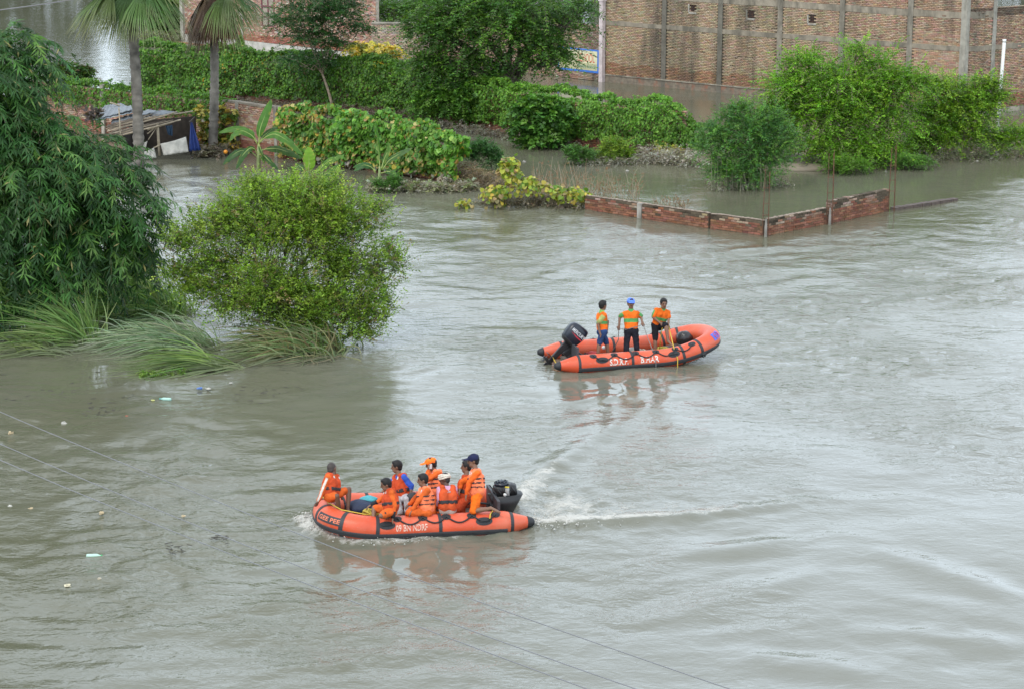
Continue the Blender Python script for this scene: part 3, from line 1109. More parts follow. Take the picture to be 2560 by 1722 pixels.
    mb.obj('roof_slab', M_CONCRETE, b, usecol=True)


big_building()


# ------------------------------------------------------------------ school wall with its painted board, and the pale pillar beside it
def text_mesh(s, size, res=3, spacing=1.0, bold=0.0):
    cu = bpy.data.curves.new('lettering', 'FONT')
    cu.body = s
    cu.size = size
    cu.resolution_u = res
    cu.space_character = spacing
    cu.offset = bold
    o = bpy.data.objects.new('lettering', cu)
    COL.objects.link(o)
    me = bpy.data.meshes.new_from_object(o.evaluated_get(bpy.context.evaluated_depsgraph_get()))
    V = np.array([v.co[:] for v in me.vertices])
    F = [tuple(p.vertices) for p in me.polygons]
    bpy.data.objects.remove(o)
    bpy.data.curves.remove(cu)
    bpy.data.meshes.remove(me)
    return V, F


def lettering(parent, s, org, ex, ez, nrm, width, height, m, name='lettering', squash=None, local=False):
    """flat letters laid on a plane: org is the lower left corner"""
    V, F = text_mesh(s, 1.0)
    lo, hi = V.min(0), V.max(0)
    V = (V - lo) / np.maximum(hi - lo, 1e-6)
    P = np.asarray(org) + np.outer(V[:, 0] * width, ex) + np.outer(V[:, 1] * height, ez) + np.asarray(nrm) * 0.004
    return link(name, mesh_from(name, P, F, m), parent, local)


S0, S1 = at(1085, 158), at(1506, 205)


def school_wall():
    w = thing('school_wall', 'weathered brick boundary wall behind the big tree, carrying the painted school board', 'wall', S1)
    t = unit((S1 - S0)[:2]); nrm = np.array([t[1], -t[0]])
    wall_core(w, S0, S1, -1.2, 3.05, 0.3, 0.05)
    brick_wall(w, S0, S1, 0.0, 3.05, [(0.40, 0.28, 0.2), (0.34, 0.2, 0.15), (0.42, 0.33, 0.25)], m_attr=M_BRICK_OLD, jit=0.006)
    p = thing('pillar', 'slim pinkish whitewashed pillar between the school board and the tall brick building', 'pillar', A0)
    c = at(1508, 205)[:2] + nrm * 0.12
    mb = MB()
    mb.box((*c, 1.6), (0.25, 0.25, 5.6), math.atan2(t[1], t[0]))
    mb.box((*c, 4.5), (0.34, 0.34, 0.2), math.atan2(t[1], t[0]))
    mb.obj('shaft', mat('pink_whitewash', (0.56, 0.47, 0.46), 0.9, 0.2, 5, 0.4), p)
    # the board
    b = thing('school_sign', 'cream school board with blue border and red capitals half hidden by the tree', 'sign', S1)
    Y = S1[1] - 0.03
    sz = scale_at(Y)
    u1 = along(S0, S1, 1498)[1]
    u0 = along(S0, S1, 1395)[1]
    o3 = np.append(S0[:2] + t * u0 + nrm * 0.012, 0.43)
    ex, ez, n3 = np.append(t, 0), np.array([0, 0, 1.0]), np.append(nrm, 0)
    W, Hh = u1 - u0, 1.28

    def panel(x0, x1, z0, z1, d0, d1, m, nm):
        q = [o3 + ex * x0 + ez * z0 + n3 * d0, o3 + ex * x1 + ez * z0 + n3 * d0, o3 + ex * x1 + ez * z1 + n3 * d0, o3 + ex * x0 + ez * z1 + n3 * d0]
        mb.prism(q, n3 * (d1 - d0))
    mb = MB()
    panel(0, W, 0, Hh, 0, 0.02, None, '')
    mb.obj('border', mat('blue_paint', (0.045, 0.17, 0.56), 0.6, 0.15, 6), b)
    mb = MB()
    panel(0.13, W - 0.13, 0.12, Hh - 0.09, 0.02, 0.026, None, '')
    pnl = mb.obj('panel', mat('cream_paint', (0.66, 0.62, 0.40), 0.6, 0.12, 3), b)
    mb = MB()
    panel(0.13, W - 0.13, 0.12, 0.50, 0.026, 0.030, None, '')
    mb.obj('lower_panel', mat('dull_cream_paint', (0.50, 0.47, 0.27), 0.6, 0.12, 3), b)
    mr, mg = mat('red_letters', (0.60, 0.075, 0.04), 0.6), mat('green_letters', (0.02, 0.20, 0.16), 0.6)
    lettering(b, 'SCHOOL', o3 + ex * (W - 1.62) + ez * 0.55 + n3 * 0.0265, ex, ez, n3, 1.30, 0.47, mr)
    lettering(b, 'Medium School)', o3 + ex * (W - 1.60) + ez * 0.16 + n3 * 0.0305, ex, ez, n3, 1.36, 0.28, mg)


school_wall()


# ------------------------------------------------------------------ brick house at the back left and the pale wall beside it
def left_house():
    a, b = at(458, 106), at(940, 161)
    h = thing('brick_house', 'red brick house with a white plinth and barred window behind the palms', 'house', a)
    t = unit((b - a)[:2]); nrm = np.array([t[1], -t[0]])
    wu = along(a, b, 672)[1]
    holes = [(wu - 0.62, wu + 0.62, 1.55, 3.4)]
    red = [(0.44, 0.25, 0.19), (0.48, 0.31, 0.24), (0.40, 0.21, 0.155), (0.52, 0.44, 0.36)]

    def damp(u, z, C):
        return C * np.where((z < 0.95)[:, None], [0.78, 0.55, 0.5], [1, 1, 1])
    wall_core(h, a, b, -1.2, 5.0, 0.3, 0.05, mat('pale_mortar', (0.40, 0.35, 0.28), 0.95, 0.25, 6, 0.3))
    brick_wall(h, a, b, 0.55, 5.0, red, [0.34, 0.3, 0.24, 0.12], m_attr=M_BRICK_RED, m_obj=colmat('house_brick', src='obj', rough=0.9, var=0.25, scale=14, spec=0.12), holes=holes, jit=0.007,
               colfn=damp, part_rect=(along(a, b, 545)[1], along(a, b, 655)[1], 0.55, 3.3), max_parts=230)
    mb = MB()
    p, q = a[:2], b[:2]
    mb.prism([(*(p + nrm * 0.05), -1.2), (*(q + nrm * 0.05), -1.2), (*(q - nrm * 0.2), -1.2), (*(p - nrm * 0.2), -1.2)], (0, 0, 1.73))
    mb.obj('plinth', mat('plinth_plaster', (0.46, 0.43, 0.38), 0.9, 0.3, 2.5, 0.3), h)
    mb = MB()
    pe = p + t * 0.12
    mb.box((*(pe + nrm * 0.03), 2.4), (0.30, 0.3, 5.2), math.atan2(t[1], t[0]))
    mb.C = [(0.42, 0.39, 0.33)] * len(mb.V)
    mb.obj('column', M_CONCRETE, h, usecol=True)
    mb = MB()
    pe = p + t * along(a, b, 607)[1]
    mb.box((*(pe - nrm * 0.02), 2.8), (0.22, 0.12, 4.4), math.atan2(t[1], t[0]))
    mb.C = [(0.42, 0.39, 0.33)] * len(mb.V)
    mb.obj('column', M_CONCRETE, h, usecol=True)
    # end wall, going back from the left corner
    back = np.append(-nrm * 6 - t * 0.4, 0)
    wall_core(h, a + back, a, -1.2, 5.0, 0.3, 0.0, mat('side_plaster', (0.36, 0.3, 0.24), 0.95, 0.3, 3))
    c = p + t * wu
    yaw = math.atan2(t[1], t[0])
    mb = MB()
    mb.box((*(c - nrm * 0.12), 2.47), (1.24, 0.03, 1.85), yaw)
    w = mb.obj('window', mat('painted_room_dark', (0.012, 0.012, 0.014), 0.9), h)  # near-black plate, the unlit room painted in
    mb = MB()
    for dx in (-0.6, 0, 0.6):
        mb.box((*(c + t * dx - nrm * 0.03), 2.47), (0.07, 0.08, 1.85), yaw)
    for z in (1.58, 2.15, 2.8, 3.36):
        mb.box((*(c - nrm * 0.028), z), (1.22, 0.075, 0.08), yaw)
    mb.obj('frame', mat('maroon_paint', (0.17, 0.05, 0.06), 0.6, 0.2, 9), w)
    mb = MB()
    for k in range(13):
        x = -0.54 + 0.09 * k
        mb.tube([(*(c + t * x - nrm * 0.05), 1.6), (*(c + t * x - nrm * 0.05), 3.3)], 0.008, 5)
    mb.obj('bars', M_STEEL, w)
    mb = MB()                                               # a plank that floats against the plinth
    mb.box((*(p + t * 1.6 + nrm * 0.35), 0.03), (4.6, 0.14, 0.05), yaw + 0.02)
    tag(mb.obj('plank', mat('orange_plank', (0.36, 0.2, 0.1), 0.8, 0.3, 5)), 'long wet plank floating along the white plinth of the brick house', 'plank')
    # pale boundary wall
    a2, b2 = at(930, 172), at(1080, 172)
    w2 = thing('boundary_wall', 'pale lime-stained brick wall showing between the small thin tree and the big tree', 'wall', a2)
    wall_core(w2, a2, b2, -1, 2.55, 0.3, 0.05, mat('pale_mortar', (0.40, 0.35, 0.28)))
    brick_wall(w2, a2, b2, 0, 2.55, [(0.48, 0.37, 0.27), (0.45, 0.32, 0.24), (0.50, 0.42, 0.33)], m_attr=M_BRICK_RED, jit=0.006)
    mb = MB()
    q = [a2[:2], b2[:2]]
    mb.prism([(a2[0], a2[1] - 0.05, 2.55), (b2[0], b2[1] - 0.05, 2.55), (b2[0], b2[1] + 0.35, 2.55), (a2[0], a2[1] + 0.35, 2.55)], (0, 0, 0.09))
    mb.C = [(0.3, 0.27, 0.22)] * len(mb.V)
    mb.obj('coping', M_CONCRETE, w2, usecol=True)


left_house()


# ------------------------------------------------------------------ low brick wall in the river
def low_wall():
    mossy = (0.095, 0.075, 0.052)
    red = [(0.235, 0.108, 0.066), (0.21, 0.092, 0.057), (0.265, 0.13, 0.083), (0.185, 0.085, 0.056)]
    pale = [(0.30, 0.20, 0.145), (0.34, 0.25, 0.19), (0.26, 0.16, 0.11)]
    segs = [((1462, 525), (1770, 571), 0.53, 'long brick wall stub running from the yellow vines to the narrow gap', 0.60),
            ((1776, 572), (1905, 590), 0.53, 'short brick wall stub between the narrow gap and the corner rods', 0.5),
            ((1922, 590), (2068, 561), 0.58, 'brick wall stub receding from the corner rods to the middle rods', 0.35),
            ((2076, 560), (2221, 529), 0.80, 'tallest brick wall stub between the middle rods and the last rods', 0.3)]
    for (p0, p1, h, lab, moss) in segs:
        a, b = at(*p0), at(*p1)
        w = thing('brick_wall_stub', lab, 'wall', a, 'broken low brick walls standing in the river')

        def tint(u, z, C, h=h, moss=moss):
            top = z / h
            k = RNG.random(len(u))
            mossn = fbm(u / 0.7, z / 0.25, 7, 2) + RNG.normal(0, 0.15, len(u))
            R = mixcol(red, len(u), 0.13)
            Pq = mixcol(pale, len(u), 0.13)
            q = sstep(0.45, 0.85, top + 0.1 * mossn)
            out = np.where((k < q * 0.75)[:, None], Pq, R)
            dk = (mossn + (top - 0.72) * 1.3 + moss * 0.35 > 0.26)
            return np.where(dk[:, None], np.array(mossy) * (1 + RNG.normal(0, 0.25, (len(u), 1))), out)
        wall_core(w, a, b, -1.0, h - 0.02, 0.20, 0.018, mat('dark_mortar', (0.115, 0.085, 0.06), 0.95, 0.3, 8, 0.4, spec=0.1))
        brick_wall(w, a, b, -0.08, h, red, thick=0.22, front_only=False, colfn=tint, m_obj=M_BRICK_LOW, m_attr=M_BRICK_OLD, jit=0.006,
                   part_rect=(-1, 99, -1, 9), max_parts=300, top_ragged=0.10)
        # silt and moss lying on top
        t = unit((b - a)[:2]); nrm = np.array([t[1], -t[0]])
        mb = MB()
        L = np.linalg.norm((b - a)[:2])
        k = int(L / 0.12)
        for i in range(k):
            c = a[:2] + t * (i + 0.5) * L / k - nrm * 0.11
            mb.ball((*(c + RNG.normal(0, 0.02, 2)), h + 0.002), (0.09, 0.10, 0.016 + 0.012 * RNG.random()), 8, 4)
        mb.obj('silt', mat('silt_crust', (0.24, 0.19, 0.145), 0.95, 0.4, 7, 0.5), w, True)
    # grey cement post let into the first stub
    a, b = at(1462, 525), at(1770, 571)
    t = unit((b - a)[:2]); nrm = np.array([t[1], -t[0]])
    p = a[:2] + t * along(a, b, 1599)[1]
    mb = MB()
    mb.box((*(p - nrm * 0.085), 0.0), (0.2, 0.24, 1.08), math.atan2(t[1], t[0]))
    mb.C = [(0.36, 0.33, 0.29)] * len(mb.V)
    tag(mb.obj('cement_post', M_CONCRETE, None, usecol=True), 'pale cement post stub let into the long low brick wall', 'post')
    # bare reinforcing rods where columns were meant to rise
    for px, py, top, lab in ((1913, 592, 2.35, 'rusty reinforcing rods at the corner of the low brick wall'),
                             (2073, 563, 2.75, 'rusty reinforcing rods between the two receding brick stubs'),
                             (2228, 529, 2.60, 'rusty reinforcing rods beside the dark submerged coping')):
        c = at(px, py)
        r = thing('rebar_cage', lab, 'steel rods', c, 'reinforcing rods of unfinished columns')
        for i, (dx, dy) in enumerate(((-0.11, -0.09), (0.10, -0.10), (0.11, 0.09), (-0.09, 0.10))):
            hgt = top * (1 - 0.10 * RNG.random() - (0.25 if i == 0 and px < 2000 else 0))
            mb = MB()
            mb.tube([c + [dx, dy, -0.5], c + [dx * 0.95, dy, hgt * 0.4], c + [dx * 0.8 + RNG.normal(0, .03), dy, hgt]], 0.011, 6)
            mb.obj('rod', M_STEEL, r)
        mb = MB()
        for z in (0.75, 1.15, 1.7):
            z = min(z, top - 0.5)
            q = [c + [-0.11, -0.1, z], c + [0.11, -0.1, z + 0.02], c + [0.11, 0.1, z], c + [-0.11, 0.1, z], c + [-0.11, -0.1, z]]
            mb.tube(q, 0.006, 5)
        mb.obj('stirrup', M_STEEL, r)
        if px < 2200:                                       # thin column of old concrete still clinging to the rods
            mb = MB()
            mb.tube([c + [0.0, -0.06, -0.5], c + [0.005, -0.06, 0.3], c + [0.01, -0.05, 0.62]], [0.06, 0.05, 0.03], 7)
            mb.C = [(0.30, 0.28, 0.25)] * len(mb.V)
            mb.obj('concrete', M_CONCRETE, r, usecol=True)
    # coping that is just awash
    a, b = at(2236, 528), at(2394, 504)
    t = unit((b - a)[:2]); nrm = np.array([t[1], -t[0]])
    L = np.linalg.norm((b - a)[:2])
    w = thing('submerged_coping', 'dark wet brick coping just above the water beyond the last rods', 'wall', a)
    k = int(L / 0.24)
    for i in range(k):
        c = a[:2] + t * (i + 0.5) * L / k - nrm * 0.10
        mb = MB()
        mb.box((*(c + RNG.normal(0, 0.008, 2)), 0.0), (L / k - 0.012, 0.26, 0.24 + RNG.uniform(-0.02, 0.02)), math.atan2(t[1], t[0]) + RNG.normal(0, 0.02))
        mb.obj('brick', mat('wet_coping', (0.085, 0.062, 0.05), 0.7, 0.4, 7, 0.5), w)
    # white pole
    c = at(2496, 288)
    top = onY(2511, 100, c[1])
    p = thing('white_pole', 'tall white plastic pipe standing in the water before the brick building', 'pole', c)
    mb = MB()
    mb.tube([c - [0.02, 0, 1], c + (top - c) * 0.5, top], 0.085, 12)
    mb.obj('pipe', mat('white_pipe', (0.70, 0.69, 0.66), 0.5, 0.12, 4), p, True)
    mb = MB()
    mb.tube([top - [0.004, 0, 0.12], top + [0, 0, 0.02]], 0.095, 12)
    mb.obj('cap', mat('white_pipe', (0.7, 0.69, 0.66)), p, True)


low_wall()

# ------------------------------------------------------------------ compound walls and the creepers on them
def path_at(pts, u):
    pts = np.asarray(pts, float)
    seg = np.concatenate([[0], np.cumsum(np.linalg.norm(np.diff(pts[:, :2], axis=0), axis=1))])
    x, y = np.interp(u, seg, pts[:, 0]), np.interp(u, seg, pts[:, 1])
    i = np.clip(np.searchsorted(seg, u, side='right') - 1, 0, len(pts) - 2)
    d = unit(pts[i + 1, :2] - pts[i, :2])
    return x, y, d, seg[-1]


def creeper(name, label, pts, hfun, n, leaf, cols, w=None, thick=0.30, zmin=0.1, lump=0.22, muddy=0.0, yellow=None, group=None, back=0.5,
            seed=0, aspect=0.85, cover=None, cat='creeper', lobed=False, tuft=True):
    """leaves that hang like shingles over both faces and the top of a wall"""
    L = path_at(pts, 0.0)[3]
    u = RNG.random(n) * (L + 0.7) - 0.35
    h = hfun(u)
    v = RNG.random(n)
    prof = h + thick + back * h
    s = v * prof
    x, y, d, _ = path_at(pts, u)
    over = np.where(u < 0, u, np.where(u > L, u - L, 0))
    x, y = x + d[:, 0] * over, y + d[:, 1] * over
    nrm = np.stack([d[:, 1], -d[:, 0]], 1)
    front, top = s < h, (s >= h) & (s < h + thick + 0.25)
    z = np.where(front, s, np.where(top, h, h - (s - h - thick)))
    off = np.where(front, 0.06, np.where(top, 0.06 - (s - h), -thick - 0.05))
    lp = lump * (0.45 + 1.25 * fbm(u / 1.1, z / 0.9, 100 + seed, 4))
    inward = RNG.random(n) ** 2 * 0.25
    lp = np.maximum(lp, 0.0) + 0.08 - inward
    on = np.where(front[:, None], nrm, np.where(top[:, None], nrm * 0.15, -nrm))
    P = np.stack([x + nrm[:, 0] * off, y + nrm[:, 1] * off, z], 1)
    P[:, :2] += on * (lp - 0.6 * np.abs(over))[:, None]
    P[:, 2] += np.where(top, lp * 0.9, 0.15 * lp)
    on2 = np.where(top[:, None], nrm * 0.8, on)
    N = np.concatenate([on2, np.where(top, 0.7, 0.45)[:, None]], 1) + RNG.normal(0, 0.42, (n, 3))
    A = np.concatenate([on2 * 0.45, np.where(top, -0.6, -0.9)[:, None]], 1) + RNG.normal(0, 0.42, (n, 3))
    zlow = zmin + 0.35 * np.maximum(0, fbm(u / 1.1, u * 0 + seed, 130, 3)) + 0.06 * RNG.random(n)
    keep = P[:, 2] > zlow
    if cover is not None:
        keep &= RNG.random(n) < cover(u, P[:, 2])
    C = mixcol(cols, n, 0.2, w) * (1 + 0.35 * fbm(u / 2.2, z / 1.6, 140 + seed, 2))[:, None]
    if yellow is not None:
        yc, amount, zone = yellow
        ym = RNG.random(n) < amount * zone(u, z) * (0.35 + 1.3 * np.clip(fbm(u / 0.7, z / 0.6, 150 + seed, 2) + 0.3, 0, 1.2))
        C = np.where(ym[:, None], mixcol(yc, n, 0.15), C)
    if muddy:
        mm = RNG.random(n) < sstep(muddy + 0.12, muddy - 0.12, P[:, 2] + 0.1 * RNG.normal(size=n))
        C = np.where(mm[:, None], mixcol([(0.22, 0.20, 0.15), (0.28, 0.26, 0.21), (0.16, 0.14, 0.10)], n, 0.15), C)
    Lf = leaf * (0.6 + 0.75 * RNG.random(n))
    k = keep
    root = thing(name, label, cat, (pts[0][0], pts[0][1], 0), group)
    if lobed:
        lobed_leaves('foliage', root, P[k], A[k], N[k], Lf[k], C[k])
    else:
        leaves('foliage', root, P[k], A[k], N[k], Lf[k], Lf[k] * aspect, C[k])
    # woody runners under the leaves
    mb = MB()
    for i in range(int(L * 2.2)):
        u0 = RNG.random() * L
        zz = np.linspace(0.0, 1, 6)
        uu = np.clip(u0 + np.cumsum(RNG.normal(0, 0.12, 6)), 0.05, L - 0.05)
        hx = hfun(uu)
        x, y, d, _ = path_at(pts, uu)
        nn = np.stack([d[:, 1], -d[:, 0]], 1)
        mb.tube(np.stack([x + nn[:, 0] * 0.05, y + nn[:, 1] * 0.05, zz * hx], 1), 0.012, 4, cap=False)
    mb_o = mb.obj('runner', mat('vine_stem', (0.12, 0.085, 0.05), 0.9, 0.4, 9), root)
    mb_o['kind'] = 'stuff'
    # shoots that stick out over the top edge
    m = int(L * (16 if tuft else 3))
    u = RNG.random(m) * L
    x, y, d, _ = path_at(pts, u)
    nn = np.stack([d[:, 1], -d[:, 0]], 1)
    O = np.stack([x - nn[:, 0] * 0.05, y - nn[:, 1] * 0.05, hfun(u) + 0.05], 1)
    D = unit(np.stack([RNG.normal(0, .6, m), RNG.normal(0, .6, m), 0.4 + RNG.random(m)], 1))
    p, a, q, l, ww, c, _ = sprays(O, D, 0.5, 7, 0.5, leaf * 0.75, leaf * 0.6, cols, w)
    leaves('shoot', root, p, a, q, l, ww, c)['kind'] = 'stuff'
    return root


def lobed_leaves(name, parent, P, A, N, L, C):
    """broad gourd leaves: a rounded five-point outline, folded at the midrib"""
    n = len(P)
    A = unit(A); S = unit(np.cross(N, A)); N = np.cross(A, S)
    L = L[:, None]
    shp = [(0, 0, 0), (-0.12, 0.42, 0.08), (0.30, 0.56, 0.10), (0.72, 0.40, 0.03), (1.0, 0, -0.10), (0.72, -0.40, 0.03), (0.30, -0.56, 0.10), (-0.12, -0.42, 0.08)]
    V = np.stack([P + A * L * a + S * L * b + N * L * c for a, b, c in shp], 1)
    q = np.array([(0, 1, 2, 3), (0, 3, 4, 5), (0, 5, 6, 7)])
    F = (q[None] + (np.arange(n) * 8)[:, None, None]).reshape(-1, 4)
    return link(name, quad_from(name, V.reshape(-1, 3), F, M_GLOSSY_LEAF, np.repeat(np.clip(C, .004, 1), 8, 0)), parent)


IVY = [(0.078, 0.185, 0.02), (0.105, 0.225, 0.022), (0.055, 0.135, 0.02), (0.135, 0.26, 0.03)]
W1 = [at(560, 371), at(705, 394), at(1000, 437), at(1112, 454)]
W2 = [at(60, 306), at(260, 333), at(560, 371)]
W3 = [at(352, 232), at(700, 258), at(980, 287), at(1100, 303)]
W4 = [at(1100, 303), at(1290, 338), at(1450, 366), at(1600, 382), at(1742, 392)]


def compound_walls():
    w = thing('compound_wall', 'bare brick compound wall with cement posts behind the banana plants', 'wall', W1[0])
    tan = [(0.42, 0.245, 0.165), (0.45, 0.29, 0.20), (0.38, 0.21, 0.145), (0.46, 0.33, 0.24)]

    def damp(u, z, C):
        return C * np.where((z < 0.5)[:, None], [0.72, 0.5, 0.48], [1, 1, 1])
    for i, (a, b) in enumerate(zip(W1[:-1], W1[1:])):
        h = (2.05, 1.95, 1.45)[i]
        wall_core(w, a, b, -1.2, h, 0.24, 0.045)
        brick_wall(w, a, b, 0, h, tan, colfn=damp, m_attr=M_BRICK_RED, m_obj=M_BRICK_OBJ, jit=0.007,
                   part_rect=(along(a, b, 575)[1], along(a, b, 735)[1], 0, 3) if i == 0 else None)
    a, b = W1[0], W1[1]
    t = unit((b - a)[:2]); nrm = np.array([t[1], -t[0]])
    for px in (596, 691):
        p = a[:2] + t * along(a, b, px)[1]
        mb = MB()
        mb.box((*(p - nrm * 0.10), 0.5), (0.19, 0.28, 3.3), math.atan2(t[1], t[0]))
        mb.C = [(0.36, 0.325, 0.27)] * 8
        mb.obj('post', M_CONCRETE, w, usecol=True)
    mb = MB()
    for i, (a_, b_) in enumerate(zip(W1[:-1], W1[1:])):
        h = (2.05, 1.95, 1.45)[i]
        for k in range(8):
            pa, pb = a_ + (b_ - a_) * k / 8, a_ + (b_ - a_) * (k + 1) / 8
            n_ = np.array([nrm[0], nrm[1], 0])
            mb.prism([pa + n_ * 0.03 + [0, 0, h], pb + n_ * 0.03 + [0, 0, h], pb - n_ * 0.27 + [0, 0, h], pa - n_ * 0.27 + [0, 0, h]], (0, 0, 0.07 + RNG.uniform(0, .02)))
    mb.C = [(0.26, 0.22, 0.17)] * len(mb.V)
    mb.obj('coping', M_CONCRETE, w, usecol=True)
    w2 = thing('compound_wall', 'brick compound wall behind the sunken shed, under the hanging ivy', 'wall', W2[0])
    for a, b in zip(W2[:-1], W2[1:]):
        wall_core(w2, a, b, -1.2, 2.0, 0.24, 0.045)
        brick_wall(w2, a, b, 0, 2.0, tan, colfn=damp, m_attr=M_BRICK_RED, jit=0.007)
    mb = MB()
    for px, hh in ((263, 2.25), (515, 1.5)):
        a, b = (W2[1], W2[2])
        t = unit((b - a)[:2]); nrm = np.array([t[1], -t[0]])
        p = a[:2] + t * along(a, b, px)[1]
        mb.box((*(p + nrm * 0.06), hh / 2 - 0.4), (0.17, 0.17, hh + 0.8), math.atan2(t[1], t[0]) + .2)
    mb.C = [(0.37, 0.335, 0.28)] * len(mb.V)
    mb.obj('post', M_CONCRETE, w2, usecol=True)
    for nm, lab, W, hh in (('garden_wall', 'brick garden wall buried under the long bank of ivy', W3, 2.0), ('garden_wall', 'brick garden wall inside the clipped-looking ivy hedge', W4, 1.9)):
        g = thing(nm, lab, 'wall', W[0])
        if W is W4:
            W = W[:-1] + [W[-1] - (W[-1] - W[-2]) * 0.2]
        for a, b in zip(W[:-1], W[1:]):
            wall_core(g, a, b, -1.2, hh, 0.24, 0.045)
            brick_wall(g, a, b, 0, hh, tan, colfn=damp, m_attr=M_BRICK_OLD, jit=0.007)
    # creepers
    creeper('ivy', 'green ivy hanging over the brick wall behind the sunken shed', W2, lambda u: 2.1 + 0.22 * fbm(u / 1.6, u * 0, 201, 2), 11000, 0.125, IVY, [.3, .3, .2, .2],
            thick=0.35, zmin=1.15, seed=1, back=0.3,
            cover=lambda u, z: sstep(0.9, 1.6, z - 0.35 * fbm(u / 1.2, u * 0 + 4, 9, 2)) * sstep(0.8, 2.5, u) * (1 - 0.9 * sstep(0.9, 0.2, np.abs(u - 1.0)))
            + 0.9 * (np.abs(u - path_px(W2, 482)) < 0.55 + 0.3 * (z - 1)) + 0.5 * (u > path_px(W2, 540)) * (z > 0.5))
    top3 = lambda u: 2.45 + 0.3 * fbm(u / 2.3, u * 0, 202, 2) + 0.55 * sstep(path_px(W3, 620), path_px(W3, 660), u) * sstep(path_px(W3, 760), path_px(W3, 700), u) * 0
    creeper('ivy_bank', 'long dense bank of small-leaved ivy on the garden wall behind the banana plants', W3, top3, 42000, 0.12, IVY, [.3, .25, .3, .15],
            thick=0.6, zmin=0.28, seed=2, lump=0.40, yellow=([(0.42, 0.30, 0.03), (0.30, 0.24, 0.04)], 0.03, lambda u, z: (u > 4) & (u < 9)))
    creeper('ivy_hedge', 'bright green ivy hedge in the water beside the broad-leaved shrub', W4, lambda u: 2.1 + 0.34 * fbm(u / 1.7, u * 0, 203, 3) - 0.9 * sstep(14.9, 16.5, u), 36000, 0.105,
            [(0.095, 0.225, 0.022), (0.125, 0.27, 0.028), (0.07, 0.17, 0.02), (0.16, 0.30, 0.034)], [.3, .3, .2, .2], thick=0.55, zmin=0.35, seed=3, lump=0.36)
    GOURD = [(0.095, 0.23, 0.028), (0.13, 0.28, 0.034), (0.06, 0.155, 0.025), (0.19, 0.32, 0.06)]
    Wg = [at(718, 397), at(1000, 437), at(1132, 457)]
    Lg = path_at(Wg, 0)[3]
    creeper('gourd_vine', 'broad-leaved gourd vine with many yellowing leaves covering the wall behind the round bush', Wg,
            lambda u: 2.05 + 0.16 * fbm(u / 0.8, u * 0, 204, 2) - 0.55 * sstep(Lg - 2.2, Lg, u) + 0.12 * np.exp(-((u - path_px(Wg, 950)) / 0.5) ** 2), 9500, 0.155, GOURD, [.35, .3, .2, .15],
            thick=0.5, zmin=0.16, seed=4, lump=0.45, lobed=True, muddy=0.22, back=0.3,
            yellow=([(0.44, 0.34, 0.07), (0.50, 0.42, 0.16), (0.38, 0.25, 0.05), (0.30, 0.18, 0.06)], 0.42, lambda u, z: 0.25 + 0.75 * (u < 2.8) + 0.5 * (z < 0.9) * (u > 3)), tuft=False)
    # pointed plume of ivy on a dead stump, two mounds beside it
    for px, py, lab, ew, eh in ((602, 150, 'tall pointed plume of ivy rising above the ivy bank beside the second palm', 34, 88), (548, 130, 'rounded hump of ivy between the second palm and the pointed plume', 32, 34)):
        Y = W3[0][1] + 4.5
        c = onY(px, py, Y)
        s = scale_at(Y, 2)
        n = 3000 if eh > 50 else 1700
        zz = RNG.random(n)
        ang = RNG.random(n) * 2 * math.pi
        rad = (1 - zz) ** 0.75 * (0.75 + 0.35 * RNG.random(n)) * (0.9 + 0.25 * np.sin(zz * 14 + ang * 2))
        P = np.stack([c[0] + np.cos(ang) * rad * ew / s, c[1] + np.sin(ang) * rad * ew / s, c[2] - eh * 0.3 / s + zz * eh / s], 1)
        Nn = np.stack([np.cos(ang), np.sin(ang), 0.5 + 0 * ang], 1) + RNG.normal(0, .35, (n, 3))
        A = np.stack([np.cos(ang) * .4, np.sin(ang) * .4, -0.9 + 0 * ang], 1) + RNG.normal(0, .4, (n, 3))
        t = thing('ivy_plume', lab, 'creeper', (c[0], c[1], 0))
        Lf = 0.12 * (0.6 + .7 * RNG.random(n))
        leaves('foliage', t, P, A, Nn, Lf, Lf * .85, mixcol(IVY, n, .2))
        mb = MB(); mb.tube([(c[0], c[1], -0.3), (c[0], c[1], c[2] + eh * .6 / s)], [0.12, 0.04], 7)
        mb.obj('stump', M_BARK, t)


def path_px(pts, px):
    """distance along a path to where it passes photo column px"""
    pts = np.asarray(pts)
    tot = 0
    for a, b in zip(pts[:-1], pts[1:]):
        L = np.linalg.norm((b - a)[:2])
        s = along(a, b, px)[1]
        if s <= L or b is pts[-1]:
            return tot + s
        tot += L
    return tot


compound_walls()


